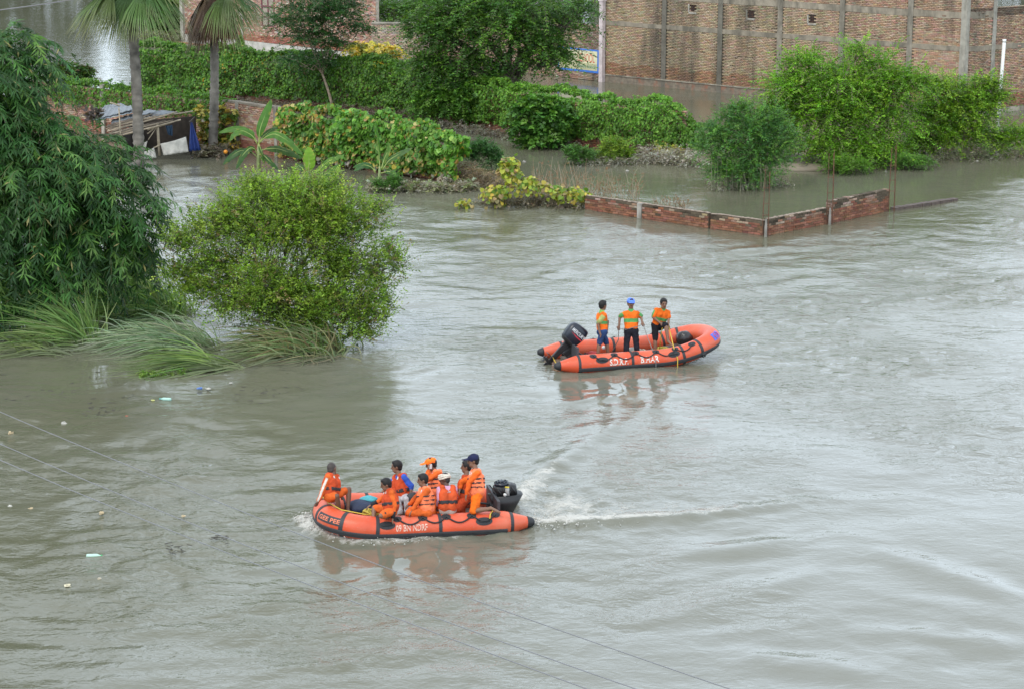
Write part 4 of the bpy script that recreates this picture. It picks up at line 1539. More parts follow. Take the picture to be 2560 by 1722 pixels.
# ------------------------------------------------------------------ trees and shrubs
def woods():
    GR = [(0.055, 0.14, 0.02), (0.04, 0.105, 0.018), (0.08, 0.18, 0.02), (0.12, 0.235, 0.024)]
    # big spreading tree
    b = at(1285, 312)
    Y = b[1]
    E = ells_px(Y, [(1240, 75, 170, 85), (1380, 75, 95, 65, 1.0), (1130, 105, 105, 75), (1300, 0, 190, 60), (1120, 20, 120, 60, 1), (1190, 185, 90, 60, -0.7), (1450, 30, 55, 40), (1330, 120, 90, 60, -.8),
                    (1050, 65, 60, 40, 1), (1230, 250, 60, 50, -1.0), (1150, 235, 70, 40, -0.8), (1075, 165, 65, 50, -.3), (1400, 140, 40, 28, -.3)])
    feather_tree('spreading_tree', 'big spreading dark green tree with feathery boughs half hiding the school board', 'tree', b, E, 3000, 1.35, 11, 0.25, 0.15, 0.065, GR, [.3, .3, .25, .15],
                 r0=0.24, trunk_to=onY(1282, 190, Y), out=1.1, up=0.12, inner=0.5, n_extra=7, stems=2, horiz=0.45)
    # lower, brighter boughs of a neighbour in front of it
    b = at(1100, 312)
    Y2 = b[1] - 0.6
    E = ells_px(Y2, [(1090, 240, 60, 45), (1145, 262, 75, 50, -.3), (1200, 275, 60, 45), (1060, 265, 45, 40)])
    feather_tree('light_green_shrub', 'light green loose shrub at the foot of the big spreading tree', 'shrub', b, E, 1500, 0.5, 8, 0.3, 0.10, 0.06,
                 [(0.085, 0.20, 0.025), (0.06, 0.15, 0.02), (0.12, 0.25, 0.03)], r0=0.06, out=0.8, up=0.15, inner=0.5)
    # small thin tree
    b = at(838, 276)
    Y = b[1]
    E = ells_px(Y, [(790, 40, 130, 42), (740, 60, 85, 25), (850, 30, 80, 40, .5), (780, 95, 90, 25), (800, -20, 120, 40), (880, 75, 60, 22), (760, 155, 75, 25, -.4), (830, 110, 60, 18)])
    t = feather_tree('thin_tree', 'slender tree with flat dark feathery tiers in front of the brick house', 'tree', b, E, 1500, 0.75, 9, 0.14, 0.13, 0.05,
                     [(0.035, 0.105, 0.028), (0.028, 0.085, 0.024), (0.05, 0.135, 0.028)], r0=0.085, trunk_to=onY(806, 185, Y), bark=M_PALE_BARK, out=0.8, up=0.1, inner=0.2, horiz=0.5, n_extra=4)
    # tree behind, between thin and big one
    b = at(985, 165)
    Y = b[1] + 3
    E = ells_px(Y, [(980, 30, 90, 28), (1040, 45, 70, 35), (930, 45, 40, 25), (1010, 5, 100, 25), (1075, 85, 40, 30)])
    feather_tree('feathery_tree', 'feathery tree behind the pale boundary wall', 'tree', (b[0], Y, 0), E, 900, 0.8, 8, 0.2, 0.15, 0.06, GR, r0=0.14, inner=0.4, horiz=0.4)
    # tree at the corner of the house
    b = at(440, 98)
    Y = b[1] + 1
    E = ells_px(Y, [(425, 50, 40, 45), (440, 0, 45, 45), (400, 75, 30, 25), (455, 80, 15, 20)])
    feather_tree('bushy_tree', 'dark bushy tree at the water beside the corner of the brick house', 'tree', (b[0], Y, 0), E, 900, 0.7, 8, 0.4, 0.2, 0.11,
                 [(0.035, 0.10, 0.022), (0.055, 0.13, 0.022), (0.10, 0.2, 0.03)], r0=0.16, inner=0.4, bark=M_BARK)
    # two acacias at the right
    b = at(2085, 408)
    Y = b[1]
    AC = [(0.165, 0.34, 0.02), (0.125, 0.28, 0.018), (0.22, 0.40, 0.03), (0.08, 0.185, 0.018)]
    E = ells_px(Y, [(2080, 215, 115, 75), (1975, 220, 80, 60), (2195, 190, 85, 65, .5), (2070, 300, 130, 75, -.4), (1950, 290, 60, 65), (2210, 290, 110, 80), (2110, 370, 120, 50, -.8), (2270, 205, 70, 45), (2010, 150, 55, 30), (2140, 125, 45, 30), (2200, 375, 80, 35, -.5)])
    feather_tree('acacia', 'bright green acacia with arching thorny boughs on the flooded bank before the brick building', 'tree', b, E, 3700, 1.25, 13, 0.32, 0.095, 0.052, AC, [.35, .3, .15, .2],
                 r0=0.13, trunk_to=onY(2090, 330, Y), bark=M_PALE_BARK, up=0.35, out=1.2, inner=0.35, stems=3, n_extra=6, fill=0.5, stray=0.12, horiz=0.3)
    b = at(2395, 388)
    Y = b[1]
    E = ells_px(Y, [(2370, 240, 80, 60), (2330, 300, 70, 60, -.3), (2420, 280, 80, 60), (2400, 340, 110, 40), (2480, 250, 45, 35), (2530, 350, 60, 40), (2460, 210, 45, 30), (2300, 360, 60, 35)])
    feather_tree('acacia', 'second acacia, yellower and lower, spreading towards the white pole', 'tree', b, E, 2400, 1.15, 12, 0.3, 0.09, 0.05,
                 [(0.17, 0.32, 0.018), (0.12, 0.25, 0.016), (0.23, 0.37, 0.03), (0.07, 0.16, 0.016)], r0=0.10, bark=M_PALE_BARK, up=0.3, out=1.2, inner=0.35, stems=3, n_extra=5, fill=0.5, stray=0.12, horiz=0.3)
    # soft grey-green shrub in front of the hedge end
    b = at(1868, 468)
    Y = b[1]
    E = ells_px(Y, [(1860, 330, 105, 62), (1785, 355, 60, 50), (1935, 350, 65, 62), (1870, 405, 100, 60, -.4), (1850, 430, 80, 40, -.2), (1850, 280, 50, 30), (1925, 295, 45, 35)])
    feather_tree('feathery_shrub', 'soft grey-green feathery shrub standing in the pond behind the low brick wall', 'shrub', b, E, 2900, 0.6, 10, 0.28, 0.075, 0.035,
                 [(0.085, 0.21, 0.045), (0.065, 0.17, 0.045), (0.125, 0.27, 0.04)], r0=0.05, up=0.3, out=0.9, inner=0.35, stems=4, n_extra=4)
    # broad-leaved shrub
    b = at(1352, 368)
    Y = b[1] - 0.2
    E = ells_px(Y, [(1345, 290, 65, 50), (1310, 305, 40, 50), (1390, 310, 45, 50), (1350, 345, 70, 25), (1360, 262, 45, 25)])
    feather_tree('leafy_shrub', 'rounded shrub with broad glossy leaves in front of the ivy hedge', 'shrub', b, E, 750, 0.45, 6, 0.35, 0.17, 0.125,
                 [(0.06, 0.165, 0.025), (0.085, 0.205, 0.03), (0.045, 0.12, 0.02), (0.12, 0.25, 0.035)], r0=0.05, out=1, up=0.25, inner=0.6, stems=3, n_extra=3)
    # small shrubs in the pond
    for (px, py, EE, n, cols, nm, lab) in (
            (1452, 412, [(1450, 388, 38, 18), (1430, 380, 22, 14)], 420, [(0.085, 0.19, 0.03), (0.06, 0.15, 0.03)], 'low_shrub', 'low feathery shrub just right of the broad-leaved shrub'),
            (1535, 408, [(1535, 375, 45, 28), (1510, 388, 30, 18), (1565, 385, 25, 22)], 620, [(0.16, 0.26, 0.025), (0.12, 0.22, 0.025), (0.20, 0.29, 0.03)], 'low_shrub', 'yellow-green rounded shrub below the ivy hedge'),
            (1205, 428, [(1200, 372, 38, 25), (1225, 395, 35, 30), (1180, 385, 25, 22)], 620, [(0.05, 0.14, 0.028), (0.035, 0.11, 0.025)], 'low_shrub', 'small dark green mound of leaves at the end of the gourd vine'),
            (962, 480, [(965, 462, 35, 16), (985, 450, 22, 10)], 300, [(0.08, 0.19, 0.03), (0.06, 0.15, 0.025)], 'low_shrub', 'low green weeds at the water below the small banana plant'),
            (2290, 425, [(2290, 405, 50, 14), (2250, 400, 30, 14)], 320, [(0.11, 0.24, 0.03), (0.08, 0.19, 0.03)], 'low_shrub', 'low bright shrub trailing into the water below the acacias'),
            (2120, 435, [(2130, 415, 60, 20), (2090, 410, 40, 22)], 420, [(0.12, 0.25, 0.025), (0.09, 0.2, 0.02)], 'low_shrub', 'drooping bright boughs that touch the water under the acacia')):
        b = at(px, py)
        feather_tree(nm, lab, 'shrub', b, ells_px(b[1], EE), n, 0.4, 8, 0.25, 0.07, 0.035, cols, r0=0.03, up=0.3, inner=0.3, n_extra=2, stems=2)
    # brownish bush at the left end of the ivy wall
    b = at(190, 305)
    Y = b[1] - 0.5
    E = ells_px(Y, [(180, 190, 50, 38), (195, 235, 35, 45), (150, 175, 30, 22), (215, 175, 15, 15)])
    feather_tree('mango_bush', 'dark bush with bronze young leaves at the end of the ivy wall', 'shrub', b, E, 620, 0.5, 8, 0.5, 0.19, 0.05,
                 [(0.05, 0.12, 0.02), (0.085, 0.16, 0.02), (0.11, 0.07, 0.035), (0.04, 0.09, 0.02)], [.35, .25, .2, .2], r0=0.07, inner=0.4, n_extra=3)
    # the round light green bush in the middle of the water, on short dark stems
    b = at(700, 855)
    Y = b[1]
    E = ells_px(Y, [(690, 540, 175, 100, .6), (800, 520, 130, 90, .4), (560, 600, 110, 95), (850, 590, 120, 110), (700, 640, 170, 110, -.4), (530, 690, 90, 70, -.2), (640, 720, 130, 75, -.7), (890, 700, 90, 90, -.2),
                    (850, 780, 110, 65, -.6), (735, 480, 110, 40, .8), (440, 612, 52, 44), (968, 670, 55, 72), (650, 470, 60, 32, .8), (452, 684, 50, 36), (950, 520, 40, 25, .5), (890, 830, 60, 25, -.5), (590, 765, 90, 45, -.6), (500, 725, 60, 40, -.3), (935, 770, 60, 60, -.3), (690, 800, 110, 40, -.5), (770, 750, 110, 60, -.9), (900, 790, 70, 50, -.7)])
    feather_tree('round_bush', 'big round yellow-green bush standing in the flood on short dark stems', 'bush', b, E, 8600, 0.55, 8, 0.10, 0.066, 0.04,
                 [(0.20, 0.315, 0.030), (0.145, 0.245, 0.026), (0.28, 0.39, 0.06), (0.075, 0.15, 0.02), (0.22, 0.17, 0.07)], [.32, .28, .2, .14, .06],
                 r0=0.07, trunk_to=onY(700, 760, Y), up=0.35, out=0.9, inner=0.3, n_extra=7, stems=4, lumps=9, lr=0.46, fill=0.25, stray=0.17)
    # dark small-leaved bush between the bamboo and the grass
    b = at(310, 770)
    Y = b[1]
    E = ells_px(Y, [(320, 640, 55, 50), (240, 715, 50, 60), (285, 690, 65, 60), (345, 680, 45, 55), (290, 740, 70, 30)])
    feather_tree('small_bush', 'small bush of bright round leaves between the bamboo and the tall grass', 'bush', b, E, 2300, 0.45, 8, 0.25, 0.07, 0.05,
                 [(0.12, 0.25, 0.016), (0.085, 0.19, 0.016), (0.16, 0.30, 0.02)], r0=0.05, inner=0.4, n_extra=4, stems=2)


woods()


# ------------------------------------------------------------------ bamboo
def bamboo():
    b = at(90, 830)
    Y = b[1]
    t = thing('bamboo_clump', 'tall dark green bamboo clump drooping over the water at the frame edge', 'bamboo', b)
    E = ells_px(Y, [(50, 140, 68, 62, .8), (-10, 175, 100, 80, .8), (-90, 260, 150, 140), (10, 300, 120, 85, .4), (110, 350, 105, 70, .2), (215, 392, 90, 55), (285, 455, 70, 70), (345, 540, 48, 75), (345, 615, 40, 55),
                    (60, 430, 160, 110, -.3), (-60, 520, 160, 160, -.4), (170, 470, 100, 70, -.6), (70, 640, 120, 70, -.3), (225, 600, 80, 100, 0), (190, 560, 80, 90, .5), (10, 720, 110, 75, -.2), (95, 730, 60, 50, 0), (-40, 790, 100, 50, -.1), (160, 670, 50, 60, -.2)])
    n = 2600
    P, d, c = in_crown(E, n, 0.62, 12, 0.45)
    D = unit(d * 0.8 + [0.25, -0.25, -0.1] + RNG.normal(0, 0.35, (n, 3)))
    L = 0.75 * (0.6 + 0.8 * RNG.random(n))
    nodes = 5
    s = (np.arange(nodes) + 1.0) / nodes
    Q = P[:, None] + D[:, None] * (L[:, None] * s)[..., None]
    Q[..., 2] -= 0.55 * L[:, None] * s ** 2
    T = unit(D[:, None] + np.array([0, 0, -1.1]) * s[None, :, None])
    side = unit(np.cross(T, [0, 0, 1.0]))
    PP, AA, NN, CC = [], [], [], []
    base = mixcol([(0.033, 0.098, 0.02), (0.024, 0.072, 0.016), (0.052, 0.135, 0.024), (0.09, 0.19, 0.034)], n, 0.16, [.38, .3, .22, .1])
    for fan in np.linspace(-1.25, 1.25, 4):
        A = unit(T * np.cos(fan) + side * np.sin(fan) + [0, 0, -0.45] + RNG.normal(0, 0.16, Q.shape))
        PP.append(Q.reshape(-1, 3)); AA.append(A.reshape(-1, 3))
        NN.append((np.cross(side, T) + [0, -0.3, 0.5] + RNG.normal(0, 0.35, Q.shape)).reshape(-1, 3))
        CC.append(np.repeat(base, nodes, 0))
    P2, A2, N2, C2 = map(np.concatenate, (PP, AA, NN, CC))
    C2 = C2 * (1 + RNG.normal(0, 0.15, (len(P2), 1)))
    pale = RNG.random(len(P2)) < 0.012
    C2[pale] = [0.30, 0.27, 0.10]
    Lf = 0.33 * (0.6 + 0.7 * RNG.random(len(P2)))
    k = P2[:, 2] > 0.03
    mud = P2[:, 2] < 0.28 + 0.1 * RNG.random(len(P2))
    C2[mud] = C2[mud] * 0.4 + np.array([0.16, 0.17, 0.13]) * 0.6
    leaves('crown', t, P2[k], A2[k], N2[k], Lf[k], 0.050 * (0.7 + 0.6 * RNG.random(k.sum())), C2[k], M_GLOSSY_LEAF, fold=0.25)
    m = mat('bamboo_cane', (0.16, 0.17, 0.06), 0.5, 0.3, 5)
    for i in range(26):                                     # the canes lean out and arch over
        e = E[i % len(E)]
        r0 = b + [RNG.normal(-0.4, 0.7), RNG.normal(0.3, 0.5), -0.5]
        mb = MB()
        tip = e[0] + RNG.normal(0, 0.3, 3) * e[1] + [0, 0, e[1][2] * 0.5]
        tip[2] = max(tip[2], 0.8)
        mb.tube(curve(r0, tip, [0, 0.2, 0.9 + 0.5 * RNG.random()], 10), np.linspace(0.038, 0.008, 10), 6)
        mb.obj('cane', m, t, True)
    twig_mesh('twig', t, np.maximum(Q, [-1e9, -1e9, 0.03]), 0.005, m)
    # one frond of a tree on the near bank dips into the top corner of the frame
    c = onY(28, 2, 60)


bamboo()


# ------------------------------------------------------------------ grass that the current combs over
def grass_clump(label, px, py, n, length, lean, fan, cols, dip=1.0, spread=0.18, yfan=0.7, w=0.018, rise=0.9):
    b = at(px, py)
    s = 7
    O = np.stack([b[0] + RNG.normal(0, spread, n), b[1] + RNG.normal(0, spread * 0.8, n), np.full(n, -0.05)], 1)
    n = int(n * 1.5)
    O = np.stack([b[0] + RNG.normal(0, spread, n), b[1] + RNG.normal(0, spread * 0.8, n), np.full(n, -0.05)], 1)
    L = 1.08 * length * (0.25 + 0.85 * RNG.random(n))
    ang = RNG.normal(lean, fan * 1.25, n)                          # + leans to the photo's left, with the current
    D = unit(np.stack([-np.sin(ang), RNG.normal(-0.1, yfan, n) * np.abs(np.sin(ang)) + 0.1 * RNG.normal(size=n), np.abs(np.cos(ang)) * rise + 0.12], 1))
    k = np.linspace(0, 1, s)
    droop = dip * (0.45 + 0.5 * RNG.random(n))
    P = O[:, None] + D[:, None] * (L[:, None] * k)[..., None]
    flow = np.stack([-0.55 * np.ones(n), RNG.normal(-0.08, 0.12, n), np.zeros(n)], 1)
    P = P + flow[:, None] * (L[:, None] * k ** 2 * droop[:, None])[..., None]
    P[..., 2] -= (L * droop)[:, None] * k ** 2.2 * 0.75
    P[..., 2] = np.where(P[..., 2] < 0.015, 0.015 + 0.01 * RNG.random(P.shape[:2]), P[..., 2])
    P[:, 0, 2] = -0.05
    T = unit(np.gradient(P, axis=1))
    side = unit(np.cross(T, unit(RNG.normal(0, 0.6, (n, 1, 3)) + [0, -1, 0.4])))
    wd = w * (0.7 + 0.6 * RNG.random(n))[:, None, None] * (1 - 0.9 * k ** 2)[None, :, None]
    A, B = P - side * wd, P + side * wd
    V = np.stack([A, B], 2).reshape(n, s * 2, 3)
    q = np.array([(2 * i, 2 * i + 1, 2 * i + 3, 2 * i + 2) for i in range(s - 1)])
    F = (q[None] + (np.arange(n) * s * 2)[:, None, None]).reshape(-1, 4)
    C = np.repeat(mixcol(cols, n, 0.18), s * 2, 0)
    # old tips and the silted foot of each blade
    C = C.reshape(n, s * 2, 3)
    low = (P[..., 2] < 0.10 * (1 + RNG.random((n, 1))))
    C = np.where(np.repeat(low, 2, 1)[..., None], C * 0.45 + np.array([0.17, 0.17, 0.12]) * 0.55, C).reshape(-1, 3)
    t = thing('grass_clump', label, 'grass clump', b, 'tall grass clumps bent over by the flood')
    link('blades', quad_from('blades', V.reshape(-1, 3), F, M_LEAF, C), t)


def grass():
    g = [(0.16, 0.27, 0.07), (0.21, 0.32, 0.10), (0.11, 0.20, 0.055), (0.27, 0.35, 0.14)]
    grey = [(0.20, 0.28, 0.15), (0.27, 0.33, 0.21), (0.15, 0.22, 0.11), (0.33, 0.37, 0.25)]
    grass_clump('fan of tall grass stems rising from one root beside the bamboo', 218, 858, 300, 2.2, 0.6, 0.36, g, 0.5)
    grass_clump('low wet grass lying on the water below the bamboo', 120, 870, 170, 1.3, 1.1, 0.4, [(0.13, 0.19, 0.05), (0.10, 0.15, 0.04)], 1.0, 0.4)
    grass_clump('tallest arching grass tuft behind the small dark bush', 395, 790, 900, 2.2, 0.55, 0.5, g, 0.95, 0.4)
    grass_clump('small grey grass tuft arching low in the middle of the clumps', 345, 862, 220, 1.35, 1.1, 0.35, grey, 1.0, 0.2)
    grass_clump('broad silvery grass clump swept flat in front of the round bush', 470, 868, 560, 1.75, 0.95, 0.4, grey, 1.0, 0.35)
    grass_clump('green grass clump lying almost flat, lowest in the photo', 555, 912, 430, 2.0, 1.35, 0.16, [(0.14, 0.22, 0.05), (0.18, 0.26, 0.07), (0.10, 0.17, 0.04)], 0.75, 0.2, rise=0.8)
    grass_clump('large straw-tinged grass clump under the round bush', 770, 880, 1000, 1.75, 0.75, 0.65, [(0.16, 0.21, 0.08), (0.21, 0.25, 0.12), (0.24, 0.20, 0.10), (0.12, 0.19, 0.06)], 0.95, 0.45)
    grass_clump('upright pale grass blades in front of the stems of the round bush', 790, 850, 120, 2.0, 0.12, 0.28, [(0.19, 0.27, 0.11), (0.14, 0.21, 0.07)], 0.5, 0.2)
    # leafy weeds caught in the lowest clump
    brush('water_weed', 'small leafy weeds caught in the lowest grass clump', at(350, 940), at(460, 932), 0.15, 0.08, 220, [(0.11, 0.22, 0.03), (0.16, 0.25, 0.04)], 0.05, 0.2)


grass()

# ------------------------------------------------------------------ brush, dead vines and mud at the water's edge
def edge_growth():
    GREY = [(0.40, 0.375, 0.32), (0.30, 0.27, 0.22), (0.48, 0.46, 0.41), (0.20, 0.175, 0.13)]
    mb = MB()
    for (px, py, rx, ry, h) in ((2010, 425, 90, 0.9, 0.22), (2100, 408, 120, 1.2, 0.25), (2230, 402, 120, 1.0, 0.2), (1960, 400, 60, 1.3, 0.24), (2360, 392, 110, 0.8, 0.14)):
        c = at(px, py)
        mb.ball((c[0], c[1] + ry * 0.5, 0), (rx / scale_at(c[1]), ry, h), 20, 10)
    mb.V = [tuple(np.array(v) + np.array([0, 0, 0.10 * float(pn(np.array(v[0] * 1.3), np.array(v[1] * 1.3), 7))])) for v in mb.V]
    tag(mb.obj('mud_bank', M_MUD, None, True), 'wet brown mud bank under the acacias', kind='structure')
    mb = MB()
    c = at(690, 262); d = at(2000, 380)
    for (px, py, rx, ry, h) in ((640, 268, 60, 0.5, 0.12), (720, 272, 60, 0.4, .1), (860, 282, 70, 0.5, .12)):
        c = at(px, py)
        mb.ball((c[0], c[1], 0), (rx / scale_at(c[1]), ry, h), 14, 8)
    tag(mb.obj('mud_bank', M_MUD, None, True), 'strip of mud at the foot of the ivy bank', kind='structure')
    B = brush
    B('dead_brush', 'grey silt-coated brush along the foot of the ivy hedge', at(1600, 400), at(1745, 414), 0.5, 0.5, 900, GREY)
    B('dead_brush', 'grey twigs under the small shrubs in the pond', at(1440, 412), at(1600, 412), 0.25, 0.25, 260, GREY, 0.05, 0.5)
    B('yellow_weed', 'yellowing weeds in the grey brush by the hedge', at(1640, 396), at(1700, 400), 0.3, 0.55, 160, [(0.42, 0.36, 0.05), (0.3, 0.3, 0.05)], 0.07)
    B('dead_brush', 'grey silted branches beneath the feathery shrub', at(1790, 474), at(1960, 462), 0.35, 0.25, 420, GREY, 0.05, 0.45)
    B('dead_brush', 'silt-grey branches trailing from the acacia into the water', at(2000, 418), at(2330, 412), 0.5, 0.32, 900, [(0.17, 0.19, 0.13), (0.25, 0.25, 0.2), (0.12, 0.12, 0.08)], 0.05, 0.5)
    B('dead_brush', 'tangle of pale twigs below the second acacia', at(2330, 400), at(2600, 390), 0.6, 0.45, 700, [(0.20, 0.22, 0.13), (0.14, 0.17, 0.08), (0.26, 0.25, 0.18)], 0.05, 0.6)
    B('dead_brush', 'dark dead twigs at the foot of the ivy bank', at(600, 262), at(1060, 300), 0.3, 0.4, 700, [(0.15, 0.13, 0.10), (0.11, 0.095, 0.07), (0.2, 0.18, 0.14)], 0.06, 0.45)
    B('dead_brush', 'silt-coated twigs under the shrubs beside the narrow channel', at(1080, 318), at(1440, 372), 0.3, 0.35, 750, [(0.24, 0.22, 0.18), (0.15, 0.13, 0.1), (0.3, 0.29, 0.25)], 0.06, 0.4)
    B('dead_brush', 'pale drift of silted leaves along the foot of the gourd vine', at(930, 478), at(1190, 474), 0.3, 0.28, 620, [(0.26, 0.23, 0.17), (0.18, 0.15, 0.1), (0.33, 0.31, 0.25), (0.2, 0.24, 0.1)], 0.09, 0.4)
    B('dead_brush', 'brown dead vine between the gourd vine and the yellow mound', at(1130, 440), at(1260, 480), 0.4, 0.6, 700, [(0.19, 0.13, 0.07), (0.13, 0.09, 0.05), (0.25, 0.19, 0.11)], 0.06, 0.5)
    B('dead_brush', 'dead silted leaves round the foot of the second palm', at(500, 392), at(575, 388), 0.3, 0.4, 330, [(0.2, 0.17, 0.12), (0.28, 0.24, 0.17), (0.13, 0.11, 0.08)], 0.09, 0.35)
    B('dead_brush', 'grey drift of twigs at the water below the bushy tree', at(350, 108), at(460, 104), 0.5, 0.7, 420, [(0.22, 0.2, 0.15), (0.15, 0.14, 0.09), (0.2, 0.24, 0.08)], 0.09, 0.7)
    B('yellow_creeper', 'yellow dying creeper on the bank in front of the pale wall', at(880, 185), at(990, 190), 0.4, 1.7, 420, [(0.55, 0.42, 0.05), (0.45, 0.38, 0.08), (0.25, 0.26, 0.05)], 0.22, 0.5)
    B('yellow_creeper', 'yellow leaves hanging on the wall above the second palm base', at(500, 372), at(590, 378), 0.12, 1.9, 160, [(0.50, 0.38, 0.07), (0.42, 0.36, 0.10), (0.1, 0.18, 0.03)], 0.2, 0.3)
    # the yellow vine over the end of the low wall
    n = 900
    E = []
    for (px, py, rx, rz) in ((1275, 430, 30, 38), (1240, 490, 35, 28), (1310, 465, 40, 25), (1370, 478, 45, 18), (1430, 490, 45, 20), (1465, 500, 22, 16), (1160, 512, 24, 12)):
        Y = gY(520 if px > 1200 else 522)
        E += ells_px(Y, [(px, py, rx, rz)], 0.9)
    P, d, c = in_crown(E, n, 0.55)
    P[:, 2] = np.maximum(P[:, 2], 0.08)
    t = thing('yellow_vine', 'mound of yellow-green gourd vine spilling over the end of the low brick wall', 'creeper', at(1300, 515))
    C = mixcol([(0.34, 0.36, 0.04), (0.24, 0.31, 0.04), (0.46, 0.40, 0.07), (0.13, 0.22, 0.03), (0.30, 0.22, 0.10)], n, 0.15)
    lobed_leaves('foliage', t, P, d * 0.5 + [0, -0.2, -0.5] + RNG.normal(0, .4, (n, 3)), d + [0, -0.5, 0.8] + RNG.normal(0, .35, (n, 3)), 0.15 * (0.6 + .7 * RNG.random(n)), C)
    B('dead_brush', 'brown dead stems under the yellow vine mound', at(1210, 508), at(1460, 520), 0.35, 0.35, 800, [(0.2, 0.15, 0.09), (0.14, 0.11, 0.07), (0.27, 0.23, 0.16)], 0.06, 0.45)
    # dry reeds in the pond behind the low wall
    m = 230
    mb = MB()
    for i in range(m):
        px = RNG.uniform(1330, 1600) if i < 190 else RNG.uniform(1640, 1720)
        py = RNG.uniform(462, 515) if i < 190 else 522
        b = at(px, py)
        h = RNG.uniform(0.3, 1.25) * (1.15 - (px - 1330) / 500)
        tip = b + [RNG.normal(0, 0.22), RNG.normal(0, .2), h]
        mb.col = (0.26, 0.19, 0.115) if RNG.random() < .6 else (0.33, 0.28, 0.2)
        mb.tube([b - [0, 0, .1], (b + tip) / 2 + RNG.normal(0, .03, 3), tip], [0.012, 0.009, 0.004], 4, cap=False)
        if RNG.random() < 0.5:
            q = b + (tip - b) * RNG.uniform(.4, .8)
            mb.tube([q, q + [RNG.normal(0, .15), RNG.normal(0, .1), RNG.uniform(.05, .25)]], [0.008, 0.003], 4, cap=False)
            for k in range(3):
                e = q + [RNG.normal(0, .06), RNG.normal(0, .06), RNG.uniform(0, .2)]
                mb.ball(e, (0.018, 0.018, 0.035), 5, 3, col=(0.22, 0.12, 0.06))
    tag(mb.obj('dry_reed', M_DRY, None, usecol=True), 'thin dry brown reeds standing in the pond behind the low brick wall', kind='stuff')
    # upright grey stalks under the feathery shrub
    mb = MB()
    for i in range(150):
        b = at(RNG.uniform(1775, 1930), RNG.uniform(455, 480))
        mb.col = (0.25, 0.26, 0.16)
        mb.tube([b - [0, 0, .1], b + [RNG.normal(0, .12), RNG.normal(0, .08), RNG.uniform(.4, 1.3)]], [0.010, 0.004], 4, cap=False)
    tag(mb.obj('pale_stalk', M_DRY, None, usecol=True), 'pale upright stalks under the feathery shrub', kind='stuff')


edge_growth()


# ------------------------------------------------------------------ palms
def fan_frond(parent, crown, aim, stalk, R, hang, cols, nb=34, arc=2.5, dead=False):
    """a fan leaf: a stalk, then folded blades that radiate and droop at their split tips"""
    aim = unit(aim)
    hub = crown + aim * stalk
    hub[2] -= 0.15 * stalk
    X = unit(np.cross(aim, [0, 0, 1.0]) + 1e-6)
    Nn = unit(np.cross(X, aim))
    V, F, C = [], [], []
    col = mixcol(cols, 1, 0.08)[0]
    for i in range(nb):
        a = -arc / 2 + arc * i / (nb - 1)
        d = unit(aim * math.cos(a) + X * math.sin(a) - Nn * 0.12 * abs(math.sin(a)))
        sd = unit(X * math.cos(a) - aim * math.sin(a))
        L = R * (0.82 + 0.25 * math.cos(a)) * (0.9 + 0.2 * RNG.random())
        k = len(V)
        st = [0, 0.35, 0.68, 1.0]
        c = col * (1 + RNG.normal(0, 0.12))
        tipc = np.array([0.30, 0.26, 0.14]) if not dead else c
        droop = hang * (0.8 + 0.5 * RNG.random())
        for s in st:
            w = R * arc / nb * (1.05 * s if s < 0.6 else 1.05 * 0.62 * (1.02 - s) / 0.42) + 0.006
            p = hub + d * L * s + np.array([0, 0, -droop * L * s ** 2.4])
            if dead:
                p = p + RNG.normal(0, 0.03 * s, 3)
            V += [p - sd * w / 2, p + Nn * w * 0.35, p + sd * w / 2]
            cc = c if s < 0.95 else c * 0.5 + tipc * 0.5
            C += [cc] * 3
        for s in range(3):
            b = k + 3 * s
            F += [(b, b + 1, b + 4, b + 3), (b + 1, b + 2, b + 5, b + 4)]
    me = mesh_from('frond', V, F, M_GLOSSY_LEAF, col=np.clip(np.array(C), .004, 1))
    o = link('frond', me, parent)
    mb = MB()
    mb.tube(curve(crown, hub, [0, 0, 0.1], 5), np.linspace(0.035, 0.018, 5), 5)
    mb.obj('stalk', mat('palm_stalk', (0.16, 0.17, 0.07), 0.6, 0.2, 6) if not dead else mat('dead_stalk', (0.17, 0.11, 0.06), 0.9, 0.3, 6), o)
    return o


def palm(label, base_px, top_px, crown_py, r0, r1, fronds, dead):
    b = at(*base_px)
    Y = b[1]
    top = onY(*top_px, Y)
    t = thing('fan_palm', label, 'palm', b)
    k = 90
    z = np.linspace(0, 1, k)
    pts = (b - [0, 0, 0.6]) + (top - b + [0, 0, 0.6]) * z[:, None] + np.stack([0.10 * np.sin(z * 3.0), 0 * z, 0 * z], 1)
    r = r0 + (r1 - r0) * z ** 0.7 + 0.02 * np.sin(np.arange(k) * 2.2) + 0.009 * RNG.normal(size=k)
    mb = MB()
    mb.tube(pts, r, 16)
    m = mat('palm_trunk', (0.15, 0.133, 0.112), 0.95, 0.65, 2.2, 0.6, bscale=14)
    mb.obj('trunk', m, t, True)
    G = [(0.085, 0.14, 0.045), (0.11, 0.17, 0.055), (0.065, 0.115, 0.035)]
    D = [(0.155, 0.10, 0.06), (0.20, 0.14, 0.085), (0.11, 0.072, 0.045)]
    for (az, el, st, R, hang) in fronds:
        aim = np.array([math.cos(az) * math.cos(el), math.sin(az) * math.cos(el), math.sin(el)])
        fan_frond(t, top + [0, 0, 0.1], aim, st, R * 1.42, hang, G, nb=44)
    for i in range(dead):
        az = RNG.uniform(0, 2 * math.pi)
        el = RNG.uniform(-1.3, -0.85)
        aim = np.array([math.cos(az) * math.cos(el), math.sin(az) * math.cos(el), math.sin(el)])
        fan_frond(t, top + [0, 0, 0.15 - 0.25 * RNG.random()], aim, RNG.uniform(0.3, 0.6), RNG.uniform(1.1, 1.6), 0.45, D, nb=20, arc=1.1, dead=True)


